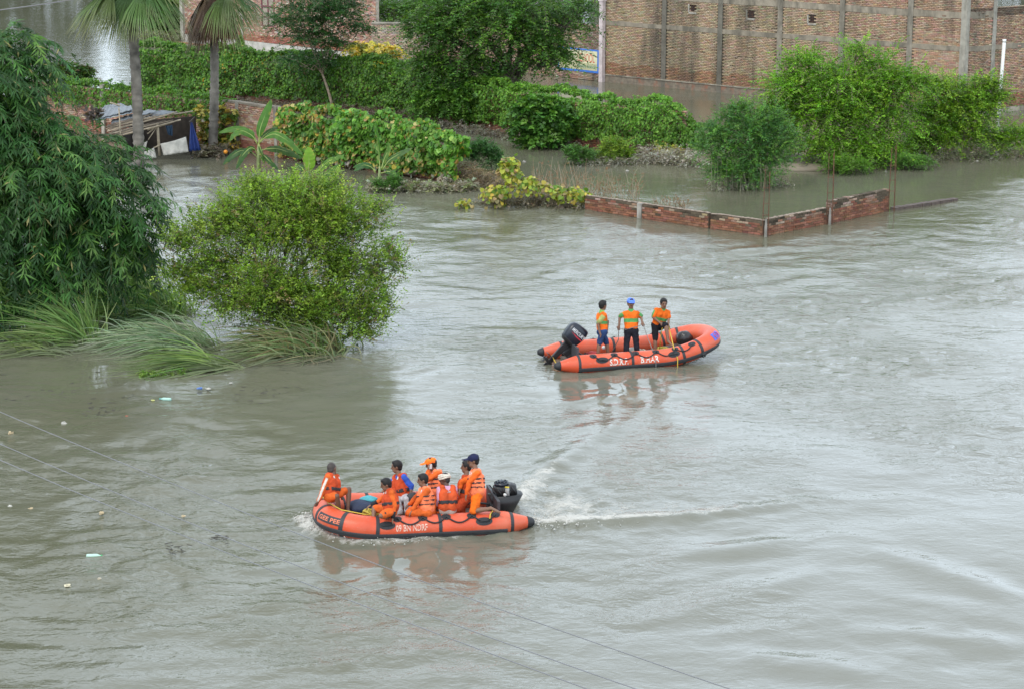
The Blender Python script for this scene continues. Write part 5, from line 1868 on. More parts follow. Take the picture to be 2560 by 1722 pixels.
def palms():
    R_ = math.radians
    palm('fan palm with a full green crown and a blotched grey trunk behind the bamboo', (347, 422), (321, -42), 0, 0.235, 0.20,
         [(R_(178), R_(-22), 0.85, 1.25, 0.45), (R_(205), R_(-30), 0.75, 1.2, 0.5), (R_(250), R_(-50), 0.6, 1.15, 0.35), (R_(285), R_(-40), 0.6, 1.1, 0.4), (R_(320), R_(-28), 0.85, 1.25, 0.5), (R_(352), R_(-18), 0.8, 1.2, 0.5),
          (R_(20), R_(-5), 0.9, 1.2, 0.4), (R_(160), R_(5), 0.9, 1.2, 0.35), (R_(95), R_(-10), 0.9, 1.2, 0.35), (R_(60), R_(20), 0.9, 1.2, 0.3), (R_(130), R_(25), 0.9, 1.2, 0.3), (R_(250), R_(30), 0.8, 1.2, 0.35),
          (R_(300), R_(45), 0.7, 1.2, 0.3), (R_(200), R_(45), 0.7, 1.2, 0.3)], 0)
    palm('fan palm with a brown skirt of dead fronds beside the pointed ivy plume', (529, 384), (531, -32), 0, 0.215, 0.175,
         [(R_(-20), R_(-20), 0.75, 1.15, 0.55), (R_(-45), R_(-35), 0.7, 1.15, 0.5), (R_(15), R_(-15), 0.85, 1.1, 0.5), (R_(60), R_(10), 0.9, 1.1, 0.4), (R_(130), R_(15), 0.9, 1.1, 0.4), (R_(180), R_(20), 0.9, 1.1, 0.4), (R_(250), R_(25), 0.9, 1.1, 0.4),
          (R_(300), R_(40), 0.8, 1.1, 0.35), (R_(10), R_(40), 0.8, 1.1, 0.35)], 38)


palms()


# ------------------------------------------------------------------ banana plants
def banana_leaf(parent, pts, width, cols, sgn=1, tatter=0.25, stalk=0.16, name='leaf', twist=0.0):
    """blade on both sides of an arching midrib, veined, split here and there along its veins"""
    pts = np.asarray(pts, float)
    k = 16
    t = np.linspace(0, 1, k)
    seg = np.concatenate([[0], np.cumsum(np.linalg.norm(np.diff(pts, axis=0), axis=1))]) / np.sum(np.linalg.norm(np.diff(pts, axis=0), axis=1))
    # smooth the given points (Catmull-like through np.interp then averaging)
    Q = np.stack([np.interp(np.linspace(0, 1, 61), seg, pts[:, i]) for i in range(3)], 1)
    for _ in range(24):
        Q[1:-1] = (Q[:-2] + 2 * Q[1:-1] + Q[2:]) / 4
    Q = np.stack([np.interp(t, np.linspace(0, 1, 61), Q[:, i]) for i in range(3)], 1)
    T = unit(np.gradient(Q, axis=0))
    view = unit(np.array([0, -1, 0.35]))
    Sd = unit(np.cross(T, view + 0.0 * T) + 1e-6)
    up = np.cross(Sd, T)
    if twist:
        c, s = math.cos(twist), math.sin(twist)
        Sd, up = Sd * c + up * s, up * c - Sd * s
    w = width * np.clip(np.sin(np.clip((t - stalk) / (1 - stalk), 0, 1) ** 0.72 * math.pi), 0, 1) ** 0.55 / 2
    V, F, C = [], [], []
    base = mixcol(cols, 1, 0.06)[0]
    rows = []
    for side in (-1, 1):
        for i in range(k - 1):
            if t[i + 1] <= stalk:
                continue
            split = RNG.random() < tatter
            g = 0.10 if split else 0.0
            d0 = 0.35 + 0.1 * RNG.normal() if split else 0.22
            b = len(V)
            e = 0.04 * RNG.normal()
            p0, p1 = Q[i], Q[i + 1]
            o0 = Sd[i] * side * w[i] - up[i] * w[i] * d0 + T[i] * w[i] * 0.25
            o1 = Sd[i + 1] * side * w[i + 1] - up[i + 1] * w[i + 1] * d0 + T[i + 1] * w[i + 1] * 0.25
            h0, h1 = o0 * 0.5 + up[i] * w[i] * 0.12, o1 * 0.5 + up[i + 1] * w[i + 1] * 0.12
            V += [p0, p1, p1 + h1, p0 + h0, p1 + o1 * (1 - g), p0 + o0]
            F += [(b, b + 1, b + 2, b + 3), (b + 3, b + 2, b + 4, b + 5)] if side > 0 else [(b + 3, b + 2, b + 1, b), (b + 5, b + 4, b + 2, b + 3)]
            c = base * (1 + 0.10 * (-1) ** i * 0.6 + RNG.normal(0, .04))
            edge = c if RNG.random() > 0.18 else c * 0.4 + np.array([0.32, 0.27, 0.05]) * 0.6
            C += [c, c, c, c, edge, edge]
    o = link(name, mesh_from(name, V, F, M_GLOSSY_LEAF, True, np.clip(np.array(C), .004, 1)), parent)
    mb = MB()
    mb.tube(Q - up * 0.012, np.linspace(0.028, 0.006, k), 6)
    mb.obj('midrib', mat('midrib', (0.30, 0.36, 0.10), 0.5, 0.15, 6), o, True)
    return o


def bananas():
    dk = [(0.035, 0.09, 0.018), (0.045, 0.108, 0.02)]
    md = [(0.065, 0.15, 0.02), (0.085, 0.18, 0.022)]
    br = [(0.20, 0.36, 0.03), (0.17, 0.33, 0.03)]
    z8 = lambda zx, zy: (560 + zx / 6.475, 240 + zy / 6.475)

    def plant(label, base, heart, stem_r, lvs):
        b = at(*base)
        Y = b[1]
        t = thing('banana_plant', label, 'banana plant', b, 'banana plants in the flooded yard')
        h = onY(*z8(*heart), Y)
        mb = MB()
        mb.tube([b - [0, 0, 0.7], b + (h - b) * .5, h], [stem_r, stem_r * .8, stem_r * .45], 10)
        mb.obj('stem', mat('banana_stem', (0.22, 0.27, 0.10), 0.6, 0.35, 4), t, True)
        for (pp, w, c, dys, tat, tw) in lvs:
            q = [onY(*z8(*p), Y + dy) for p, dy in zip(pp, dys)]
            banana_leaf(t, q, w, c, tatter=tat, twist=tw)
        return t
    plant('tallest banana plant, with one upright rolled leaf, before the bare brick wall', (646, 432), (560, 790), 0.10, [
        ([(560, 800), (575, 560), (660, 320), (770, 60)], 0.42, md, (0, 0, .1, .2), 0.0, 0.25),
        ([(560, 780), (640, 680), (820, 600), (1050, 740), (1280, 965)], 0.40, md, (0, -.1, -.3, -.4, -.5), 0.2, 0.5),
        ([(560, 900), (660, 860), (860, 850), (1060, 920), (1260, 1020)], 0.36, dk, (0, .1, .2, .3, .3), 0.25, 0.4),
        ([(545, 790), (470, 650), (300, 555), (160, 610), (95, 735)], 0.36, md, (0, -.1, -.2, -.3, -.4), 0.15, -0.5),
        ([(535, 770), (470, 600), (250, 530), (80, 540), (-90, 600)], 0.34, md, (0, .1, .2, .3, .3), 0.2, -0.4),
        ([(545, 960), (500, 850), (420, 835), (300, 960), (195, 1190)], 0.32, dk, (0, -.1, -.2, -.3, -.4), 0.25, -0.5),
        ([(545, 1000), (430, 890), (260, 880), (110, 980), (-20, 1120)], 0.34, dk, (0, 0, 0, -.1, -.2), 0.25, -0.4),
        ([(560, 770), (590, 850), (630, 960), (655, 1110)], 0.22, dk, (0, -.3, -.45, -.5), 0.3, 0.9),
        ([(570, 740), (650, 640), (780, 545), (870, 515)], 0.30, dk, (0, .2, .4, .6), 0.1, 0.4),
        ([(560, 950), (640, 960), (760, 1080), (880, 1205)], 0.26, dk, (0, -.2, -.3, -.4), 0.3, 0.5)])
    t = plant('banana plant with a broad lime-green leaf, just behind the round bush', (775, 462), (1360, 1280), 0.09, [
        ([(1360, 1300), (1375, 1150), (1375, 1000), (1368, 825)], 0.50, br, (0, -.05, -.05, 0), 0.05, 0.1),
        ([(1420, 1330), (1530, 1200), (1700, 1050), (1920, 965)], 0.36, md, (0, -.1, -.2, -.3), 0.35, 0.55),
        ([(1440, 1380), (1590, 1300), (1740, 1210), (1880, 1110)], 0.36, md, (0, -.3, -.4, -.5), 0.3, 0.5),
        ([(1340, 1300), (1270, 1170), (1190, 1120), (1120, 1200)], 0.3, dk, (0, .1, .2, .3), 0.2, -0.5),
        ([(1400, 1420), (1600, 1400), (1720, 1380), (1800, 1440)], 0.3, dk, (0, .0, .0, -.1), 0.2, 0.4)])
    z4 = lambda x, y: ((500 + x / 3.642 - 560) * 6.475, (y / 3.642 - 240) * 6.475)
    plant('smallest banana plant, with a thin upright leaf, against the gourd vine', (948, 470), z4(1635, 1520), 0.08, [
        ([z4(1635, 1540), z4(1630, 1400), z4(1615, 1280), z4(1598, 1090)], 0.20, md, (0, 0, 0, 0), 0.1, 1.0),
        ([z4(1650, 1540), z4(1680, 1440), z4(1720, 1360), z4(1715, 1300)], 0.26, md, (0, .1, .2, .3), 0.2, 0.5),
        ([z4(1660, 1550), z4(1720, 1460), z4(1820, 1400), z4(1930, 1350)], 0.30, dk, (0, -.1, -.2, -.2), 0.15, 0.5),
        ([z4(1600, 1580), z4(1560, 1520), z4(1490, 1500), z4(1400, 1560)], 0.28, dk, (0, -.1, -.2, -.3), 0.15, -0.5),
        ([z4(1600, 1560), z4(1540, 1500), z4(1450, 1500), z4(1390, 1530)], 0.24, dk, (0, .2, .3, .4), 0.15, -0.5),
        ([z4(1640, 1580), z4(1720, 1560), z4(1800, 1600), z4(1840, 1680)], 0.24, dk, (0, -.2, -.3, -.4), 0.2, 0.5)])


bananas()


# ------------------------------------------------------------------ sunken shed
def shed():
    z7 = lambda x, y: (180 + x / 5.298, 220 + y / 5.298)
    Yf = gY(397)
    b = at(365, 397)
    s = thing('shed', 'collapsing shed with a tin roof and bundled stick eaves, flooded behind the first palm', 'shed', b)
    q = lambda x, y, dy=0: onY(*z7(x, y), Yf + dy)
    tin = [mat('weathered_tin', (0.145, 0.16, 0.175), 0.6, 0.4, 3, 0.3, metal=0.0), mat('pale_tin', (0.27, 0.31, 0.34), 0.5, 0.25, 3)]

    def sheet(pts, m, nm='roof_sheet', th=0.03):
        P = np.array(pts)
        # corrugated: split along the slope into ridges
        k = 14
        A = P[0] + (P[1] - P[0]) * np.linspace(0, 1, k)[:, None]
        B = P[3] + (P[2] - P[3]) * np.linspace(0, 1, k)[:, None]
        rid = np.array([0, 0, 0.018])
        V, F = [], []
        for i in range(k):
            o = rid * (1 if i % 2 else -1)
            V += [A[i] + o, B[i] + o, A[i] + o - [0, 0, th], B[i] + o - [0, 0, th]]
        for i in range(k - 1):
            a = 4 * i
            F += [(a, a + 4, a + 5, a + 1), (a + 2, a + 3, a + 7, a + 6), (a, a + 2, a + 6, a + 4), (a + 1, a + 5, a + 7, a + 3)]
        F += [(0, 1, 3, 2), (4 * k - 4, 4 * k - 2, 4 * k - 1, 4 * k - 3)]
        return link(nm, mesh_from(nm, V, F, m), s)
    sheet([q(240, 440, .4), q(800, 285, .4), q(780, 235, 2.0), q(360, 290, 2.0)], tin[0])
    sheet([q(330, 350, 1.4), q(770, 270, 1.6), q(640, 205, 3.2), q(430, 235, 3.2)], tin[0])
    sheet([q(330, 430, .25), q(900, 300, .45), q(830, 275, 1.0), q(370, 385, 1.0)], tin[1])
    sheet([q(520, 470, 0.1), q(1120, 310, 0.2), q(1000, 290, 1.4), q(520, 430, .7)], tin[0])
    sheet([q(900, 400, 0.15), q(1400, 325, 0.3), q(1180, 300, 1.3), q(860, 350, 1.2)], tin[0])
    wood = mat('grey_stick', (0.27, 0.22, 0.17), 0.9, 0.4, 6)
    woods_ = [wood, mat('pale_stick', (0.34, 0.28, 0.2), 0.9, 0.3, 6), mat('dark_stick', (0.14, 0.11, 0.085), 0.9, 0.3, 6)]
    for i in range(46):
        k = i / 45
        x0 = 480 + RNG.uniform(-60, 60) + 60 * k
        y0 = 500 + 150 * k + RNG.uniform(-12, 12)
        x1 = 900 + RNG.uniform(-150, 480) * (0.6 + .4 * k)
        y1 = y0 - (x1 - x0) * (0.22 + 0.05 * RNG.random()) - 10
        if x1 > 1100:
            y1 = max(y1, 320 + 120 * k)
        dy = -0.15 - 0.25 * k + RNG.uniform(-.05, .05)
        mb = MB()
        p0, p1 = q(x0, y0, dy), q(x1, y1, dy + RNG.uniform(0, .3))
        mb.tube([p0, (p0 + p1) / 2 + RNG.normal(0, .025, 3), p1], [0.02, 0.018, 0.012], 5)
        mb.obj('stick', woods_[int(RNG.integers(3))], s)
    for (x0, y0, x1, y1, r, dy) in ((620, 265, 650, 720, 0.03, -.5), (1130, 480, 1160, 900, 0.06, -.15), (690, 660, 700, 860, .05, 0), (1085, 795, 1180, 750, 0.03, -.2), (1440, 420, 1000, 560, 0.03, -.3), (1000, 610, 1120, 510, 0.03, -0.1),
                                    (1010, 690, 1120, 520, 0.018, -.25), (920, 460, 1390, 318, .03, -.28), (500, 195, 740, 268, .035, 2.6), (530, 660, 1440, 425, 0.028, -.4), (1350, 350, 1600, 310, .03, .3)):
        mb = MB()
        mb.tube([q(x0, y0, dy), q((x0 + x1) / 2, (y0 + y1) / 2 + 3, dy), q(x1, y1, dy)], r, 7)
        mb.obj('pole', woods_[1], s, True)
    # back and side walls of matting, near black to paint in the shade
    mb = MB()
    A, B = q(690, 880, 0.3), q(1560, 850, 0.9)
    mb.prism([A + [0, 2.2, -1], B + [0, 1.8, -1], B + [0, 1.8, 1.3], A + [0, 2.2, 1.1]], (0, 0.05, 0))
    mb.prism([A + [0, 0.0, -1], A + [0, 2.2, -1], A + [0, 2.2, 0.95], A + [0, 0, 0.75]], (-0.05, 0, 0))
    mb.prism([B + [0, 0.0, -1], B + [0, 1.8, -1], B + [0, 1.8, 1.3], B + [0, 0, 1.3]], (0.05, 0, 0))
    mb.obj('matting', mat('shade_dark_matting', (0.045, 0.035, 0.028), 0.95, 0.4, 5), s)
    # crumpled dead leaf heap on the roof corner
    n = 90
    P = np.array([q(RNG.uniform(200, 380), RNG.uniform(270, 430), .1 + RNG.uniform(-.2, .2)) for _ in range(n)])
    o = leaves('dead_leaf', None, P, rnd_unit(n), rnd_unit(n), 0.28, 0.14, mixcol([(0.10, 0.075, 0.065), (0.07, 0.055, 0.05)], n))
    tag(o, 'crumpled dark dead leaves heaped on the shed roof', kind='stuff')

    def cloth(label, pts, m, folds=5, nm='cloth', sag=0.04):
        """hanging sheet: top edge, bottom edge, with folds and thickness"""
        a, b_, c, d = [np.array(p) for p in pts]
        nu, nv = 18, 9
        V = []
        nrm = unit(np.cross(b_ - a, d - a))
        for side in (0, 0.012):
            for j in range(nv):
                v = j / (nv - 1)
                for i in range(nu):
                    u = i / (nu - 1)
                    p = (a * (1 - u) + b_ * u) * (1 - v) + (d * (1 - u) + c * u) * v
                    w = sag * v * math.sin(u * folds * 2 * math.pi + 1.3 * v) + 0.02 * math.sin(u * 17 + v * 5)
                    V.append(p + nrm * (w + side) + [0, 0, -0.03 * math.sin(u * math.pi) * (1 - v)])
        F = []
        m0 = nu * nv
        for j in range(nv - 1):
            for i in range(nu - 1):
                k = j * nu + i
                F += [(k, k + 1, k + nu + 1, k + nu), (m0 + k, m0 + k + nu, m0 + k + nu + 1, m0 + k + 1)]
        for i in range(nu - 1):
            F += [(i, m0 + i, m0 + i + 1, i + 1)]
            k = (nv - 1) * nu + i
            F += [(k, k + 1, m0 + k + 1, m0 + k)]
        for j in range(nv - 1):
            k = j * nu
            F += [(k, k + nu, m0 + k + nu, m0 + k)]
            k = j * nu + nu - 1
            F += [(k, m0 + k, m0 + k + nu, k + nu)]
        return tag(link(nm, mesh_from(nm, V, F, m, True)), label, 'cloth')
    wh = mat('dirty_white_sacking', (0.52, 0.49, 0.43), 0.9, 0.3, 4, 0.4)
    cloth('large dirty white sheet draped over a pole at the mouth of the shed', [q(1168, 742, -.3), q(1510, 648, -.3), q(1540, 850, -.35), q(1215, 900, -.35)], wh)
    cloth('small grey-white sheet hanging to the water beside the first palm', [q(945, 850, -.3), q(1085, 790, -.3), q(1118, 930, -.3), q(940, 950, -.3)], mat('grey_sacking', (0.44, 0.42, 0.38), 0.9, 0.35, 4))
    cloth('narrow pale rag tied up inside the dark shed mouth', [q(900, 745, 0.1), q(1000, 700, 0.1), q(972, 830, .1), q(900, 860, .1)], wh, 2)
    cloth('blue tarpaulin hanging from the cement post beside the shed', [q(1570, 450, .2), q(1592, 455, .2), q(1710, 830, .1), q(1545, 845, .05)], mat('blue_tarpaulin', (0.02, 0.045, 0.20), 0.5, 0.25, 6), 3, 'tarpaulin', 0.07)
    cloth('scrap of blue sheet hanging inside the shed', [q(1235, 500, .9), q(1330, 490, .9), q(1330, 640, .9), q(1270, 620, .9)], mat('dull_blue_sheet', (0.03, 0.07, 0.13), 0.7, 0.25, 6), 2, 'tarpaulin')
    # bundle of bricks by the trunk
    mb = MB()
    mb.ball(q(2035, 850, -.4), 0.09, 10, 7)
    tag(mb.obj('ball', mat('orange_ball', (0.75, 0.28, 0.02), 0.5), None, True), 'small orange ball afloat beside the second palm', 'ball')


shed()


# ------------------------------------------------------------------ wires and floating litter
def small_things():
    m = mat('cable', (0.16, 0.16, 0.165), 0.5)
    for lab, pts, Y0, Y1 in (('overhead cable crossing the river, uppermost of the three', [(-500, 805), (0, 1031), (450, 1216), (900, 1395), (1240, 1519), (1823, 1722), (2400, 1905)], 30, 17),
                             ('overhead cable crossing the river, middle one of the three', [(-500, 890), (0, 1110), (262, 1220), (577, 1348), (900, 1474), (1240, 1598), (1590, 1722), (2200, 1925)], 29, 16.5),
                             ('overhead cable crossing the river, lowest of the three', [(-500, 930), (0, 1150), (252, 1256), (524, 1364), (900, 1510), (1240, 1638), (1470, 1722), (2200, 1985)], 27, 16)):
        P = []
        x0, x1 = pts[0][0], pts[-1][0]
        xs = np.linspace(x0, x1, 40)
        ys = np.interp(xs, [p[0] for p in pts], [p[1] for p in pts])
        for _ in range(6):
            ys[1:-1] = (ys[:-2] + 2 * ys[1:-1] + ys[2:]) / 4
        P = [onY(x, y, Y0 + (Y1 - Y0) * (x - x0) / (x1 - x0)) for x, y in zip(xs, ys)]
        mb = MB()
        mb.tube(P, 0.0052, 6)
        tag(mb.obj('overhead_cable', m, None), lab, 'cable', 'three cables over the river')
    mb = MB()
    mb.tube([onY(x, y, 75) for x, y in ((-300, 60), (0, 26), (90, 14), (180, 0), (420, -40))], 0.02, 6)
    tag(mb.obj('power_line', m, None), 'dark wire crossing the top corner beside the first palm', 'cable')
    mb = MB()
    mb.tube([at(355, 398, .35), at(385, 425, .2), at(430, 448, .06), at(480, 458, .02), at(520, 462, .02)], 0.012, 6)
    tag(mb.obj('slack_wire', m, None), 'slack wire dipping into the pond in front of the shed', 'cable')
    mb = MB()
    mb.tube([at(392, 455, -.1), at(398, 448, 1.0)], 0.015, 6)
    tag(mb.obj('bamboo_stake', mat('stake', (0.36, 0.28, 0.16), 0.8), None), 'thin pale stake standing in the pond before the shed', 'stake')
    # litter
    def bottle(px, py, yaw, label, body, capc):
        c = at(px, py)
        t = thing('plastic_bottle', label, 'bottle', c)
        e = np.array([math.cos(yaw), math.sin(yaw), 0.0])
        c = c + [0, 0, 0.02]
        prof = [(-0.14, 0.02), (-0.13, 0.042), (-0.05, 0.042), (-0.03, 0.038), (0.0, 0.042), (0.07, 0.042), (0.12, 0.018), (0.14, 0.016)]
        mb = MB(); mb.tube([c + e * x for x, r in prof], [r for x, r in prof], 10)
        mb.obj('body', mat(body[0], body[1], 0.25), t, True)
        mb = MB(); mb.tube([c + e * 0.14, c + e * 0.17], 0.02, 10)
        mb.obj('cap', mat(capc[0], capc[1], 0.4), t, True)
    bottle(415, 999, 2.9, 'pale green plastic bottle floating among weed scraps below the grass', ('pale_green_plastic', (0.35, 0.55, 0.47)), ('teal_cap', (0.05, 0.35, 0.33)))
    bottle(234, 1391, 0.1, 'clear green plastic bottle drifting alone in the lower open water', ('mint_plastic', (0.42, 0.62, 0.50)), ('green_cap', (0.03, 0.4, 0.12)))

    def scrap(px, py, size, col, label, name, seed, flat=0.35, cat='litter'):
        c = at(px, py)
        r = np.random.default_rng(seed)
        mb = MB()
        mb.ball(c + [0, 0, 0.01], np.array([1, 0.8, flat]) * size * 0.72, 9, 6)
        V = np.array(mb.V)
        V = c + (V - c) * (1 + 0.35 * r.normal(size=(len(V), 1)).clip(-1, 1))
        mb.V = [tuple(v) for v in V]
        tag(mb.obj(name, mat('scrap_%s' % name + str(seed % 3), col, 0.8, 0.3, 12), None), label, cat, None)
    W, T, B, D = (0.40, 0.385, 0.34), (0.42, 0.33, 0.2), (0.08, 0.16, 0.4), (0.06, 0.05, 0.04)
    scrap(521, 972, 0.10, W, 'crumpled white paper floating below the lowest grass clump', 'white_paper', 1)
    scrap(500, 971, 0.10, B, 'blue plastic scrap beside the white paper below the grass', 'blue_plastic', 2)
    scrap(577, 958, 0.06, W, 'small white scrap drifting near the round bush', 'white_paper', 3)
    scrap(160, 1059, 0.10, W, 'white crumpled cup floating near the frame edge', 'white_cup', 4, 0.6)
    scrap(28, 1086, 0.12, T, 'yellowish coconut husk bobbing at the frame edge', 'coconut_husk', 5, 0.7)
    scrap(316, 1041, 0.06, (0.6, 0.1, 0.06), 'tiny red wrapper on the rippled water', 'red_wrapper', 6)
    scrap(78, 1272, 0.11, T, 'brown crumpled leaf packet floating in the lower corner', 'leaf_packet', 7)
    scrap(25, 1265, 0.07, W, 'white scrap close to the brown leaf packet', 'white_paper', 8)
    scrap(254, 1283, 0.07, T, 'pale brown lump adrift under the middle cable', 'husk', 9, .6)
    scrap(458, 1290, 0.06, T, 'small tan lump adrift between the cables', 'husk', 10, .6)
    scrap(168, 1464, 0.10, (0.55, 0.5, 0.36), 'cream crumpled bag floating in the lower open water', 'paper_bag', 11)
    scrap(248, 1449, 0.07, (0.48, 0.42, 0.32), 'small cream lump just above the crumpled bag', 'paper_lump', 12, .6)
    scrap(382, 1001, 0.06, (0.5, 0.5, 0.2), 'pale yellow wrapper left of the pale green bottle', 'wrapper', 13)
    scrap(322, 1479, 0.05, (0.12, 0.2, 0.5), 'tiny blue cap right of the crumpled bag', 'bottle_top', 14)
    scrap(1080, 632, 0.06, W, 'white scrap on the open river beyond the round bush', 'white_paper', 15)
    scrap(1568, 428, 0.09, W, 'white scrap floating in the pond below the yellow-green shrub', 'white_paper', 16)
    scrap(1310, 405, 0.10, W, 'white foam slab in the narrow channel by the leafy shrub', 'foam_slab', 17)
    scrap(2443, 404, 0.08, W, 'white scrap caught at the bank under the second acacia', 'white_paper', 18)
    # dark twigs adrift
    for (px, py, n, sp, lab) in ((240, 1026, 36, 0.45, 'dark floating drift of twigs and leaves near the frame edge'), (432, 1373, 14, 0.12, 'dark forked stick drifting in the lower water'),
                                 (545, 1347, 12, 0.12, 'clot of dark leaves drifting under the cables'), (660, 985, 24, 0.5, 'dark scraps of weed drifting below the straw-tinged grass'), (150, 985, 30, 0.9, 'thin scatter of dark weed off the bamboo')):
        c = at(px, py)
        mb = MB()
        for _ in range(n):
            p = c + [RNG.normal(0, sp), RNG.normal(0, sp * 1.2), 0.018]
            d = unit(RNG.normal(size=3) * [1, 1, 0.1])
            mb.tube([p - d * 0.07, p + d * 0.07], 0.008, 4)
        tag(mb.obj('drift_twig', mat('wet_twig', (0.05, 0.045, 0.035), 0.7), None), lab, None, None, 'stuff')


small_things()

# ------------------------------------------------------------------ inflatable boats
TR, BEAM, LST, LBOW = 0.25, 0.80, 3.40, 1.15


class Boat:
    """centre line of the tube from the starboard stern tip round the bow to the port stern tip (bow towards +x)"""
    def __init__(s, name, label, tip_px, tip_z, yaw, pitch, port_near, zc=0.19, roll=0.0, LST=LST, LBOW=LBOW, sheer=0.36):
        n = 60
        xs = np.linspace(-2.3, -2.3 + LST, n)
        side = np.stack([xs, np.full(n, -BEAM)], 1)
        th = np.linspace(-math.pi / 2, math.pi / 2, 90)[1:-1]
        e = 0.85
        bow = np.stack([-2.3 + LST + LBOW * np.sign(np.cos(th)) * np.abs(np.cos(th)) ** e, BEAM * np.sign(np.sin(th)) * np.abs(np.sin(th)) ** e], 1)
        p2 = np.concatenate([side, bow, side[::-1] * [1, -1]])
        seg = np.concatenate([[0], np.cumsum(np.linalg.norm(np.diff(p2, axis=0), axis=1))])
        s.total = seg[-1]
        m = 400
        u = np.linspace(0, s.total, m)
        x, y = np.interp(u, seg, p2[:, 0]), np.interp(u, seg, p2[:, 1])
        z = zc + sheer * sstep(0.5, 2.6, x) ** 1.2
        s.u = u
        s.C = np.stack([x, y, z], 1)
        T = unit(np.gradient(s.C, axis=0))
        N = unit(np.stack([T[:, 1], -T[:, 0], 0 * x], 1))       # outward
        s.T, s.N = T, N
        s.U = np.cross(N, T) * -1
        s.U = np.where(s.U[:, 2:3] < 0, -s.U, s.U)
        d = np.minimum(u, s.total - u)
        s.R = TR * np.where(d < 0.60, 0.30 + 0.70 * np.sqrt(np.clip(d / 0.60, 0, 1) * (2 - np.clip(d / 0.60, 0, 1))) ** 1.0, 1.0)
        s.R = np.where(d < 0.60, TR * (0.27 + 0.73 * (d / 0.60) ** 0.85), s.R)
        tip = at(*tip_px, tip_z)
        ly = BEAM if port_near else -BEAM
        R = Matrix.Rotation(yaw, 3, 'Z') @ Matrix.Rotation(-pitch, 3, 'Y') @ Matrix.Rotation(roll, 3, 'X')
        loc = Vector(tip) - R @ Vector((-2.3, ly, zc))
        s.root = thing(name, label, 'boat', loc, 'inflatable rescue boats')
        s.root.rotation_euler = R.to_euler()
        s.R3 = np.array(R)
        s.loc = np.array(loc)
        s.port = port_near

    def su(s, d):
        """tube length parameter for a distance from the near stern tip"""
        return s.total - d if s.port else d

    def frame(s, u):
        u = np.asarray(u, float)
        g = lambda A: np.stack([np.interp(u, s.u, A[:, i]) for i in range(A.shape[1])], -1)
        return g(s.C), unit(g(s.N)), unit(g(s.U)), np.interp(u, s.u, s.R)

    def surf(s, u, a, off=0.0):
        """point on the tube: a = 0 outward, 90 degrees up"""
        C, N, U, R = s.frame(u)
        a = np.asarray(a, float)
        r = (R + off)[..., None] if np.ndim(R) else R + off
        return C + r * (np.cos(a)[..., None] * N + np.sin(a)[..., None] * U)

    def world(s, p):
        return s.loc + np.asarray(p) @ s.R3.T

    def link(s, name, V, F, m, smooth=False, parent=None):
        return link(name, mesh_from(name, V, F, m, smooth), parent or s.root, True)

    def patch(s, name, u0, u1, a0, a1, off, m, nu=10, na=8, th=0.006, parent=None, smooth=True, shape=None):
        """a sheet glued on the tube; shape(x, y) keeps the part of it inside an outline"""
        V, F = [], []
        uu, aa = np.linspace(u0, u1, nu + 1), np.linspace(a0, a1, na + 1)
        G = {}
        Ug, Ag = np.meshgrid(uu, aa, indexing='ij')
        if shape:                                            # squeeze the grid into a disc
            x, y = (Ug - (u0 + u1) / 2) / ((u1 - u0) / 2), (Ag - (a0 + a1) / 2) / ((a1 - a0) / 2)
            x2, y2 = x * np.sqrt(1 - y * y / 2), y * np.sqrt(1 - x * x / 2)
            Ug, Ag = (u0 + u1) / 2 + x2 * (u1 - u0) / 2, (a0 + a1) / 2 + y2 * (a1 - a0) / 2
        top = s.surf(Ug.ravel(), Ag.ravel(), off + th)
        bot = s.surf(Ug.ravel(), Ag.ravel(), off - 0.004)
        k = len(top)
        V = np.concatenate([top, bot])
        ix = lambda i, j: i * (na + 1) + j
        for i in range(nu):
            for j in range(na):
                F.append((ix(i, j), ix(i + 1, j), ix(i + 1, j + 1), ix(i, j + 1)))
        rim = [ix(i, 0) for i in range(nu + 1)] + [ix(nu, j) for j in range(1, na + 1)] + [ix(i, na) for i in range(nu - 1, -1, -1)] + [ix(0, j) for j in range(na - 1, 0, -1)]
        for a, b in zip(rim, rim[1:] + rim[:1]):
            F.append((a, a + k, b + k, b))
        return s.link(name, V, F, m, False, parent)

    def text(s, txt, d0, d1, a, hgt, m, parent=None, off=0.004, rev=False, dirty=0.0):
        """letters painted along the near tube between two distances from the near stern tip"""
        V, F = text_mesh(txt, 1.0, 2, bold=0.02)
        lo, hi = V.min(0), V.max(0)
        W = (V - lo) / np.maximum(hi - lo, 1e-6)
        # reading direction for someone outside: to the right as seen from there
        d = d0 + (d1 - d0) * W[:, 0]
        u = s.total - d if s.port else d
        ang = a + (W[:, 1] - 0.5) * hgt / TR
        P = s.surf(u, ang, off)
        return s.link('lettering', P, F, m, False, parent)


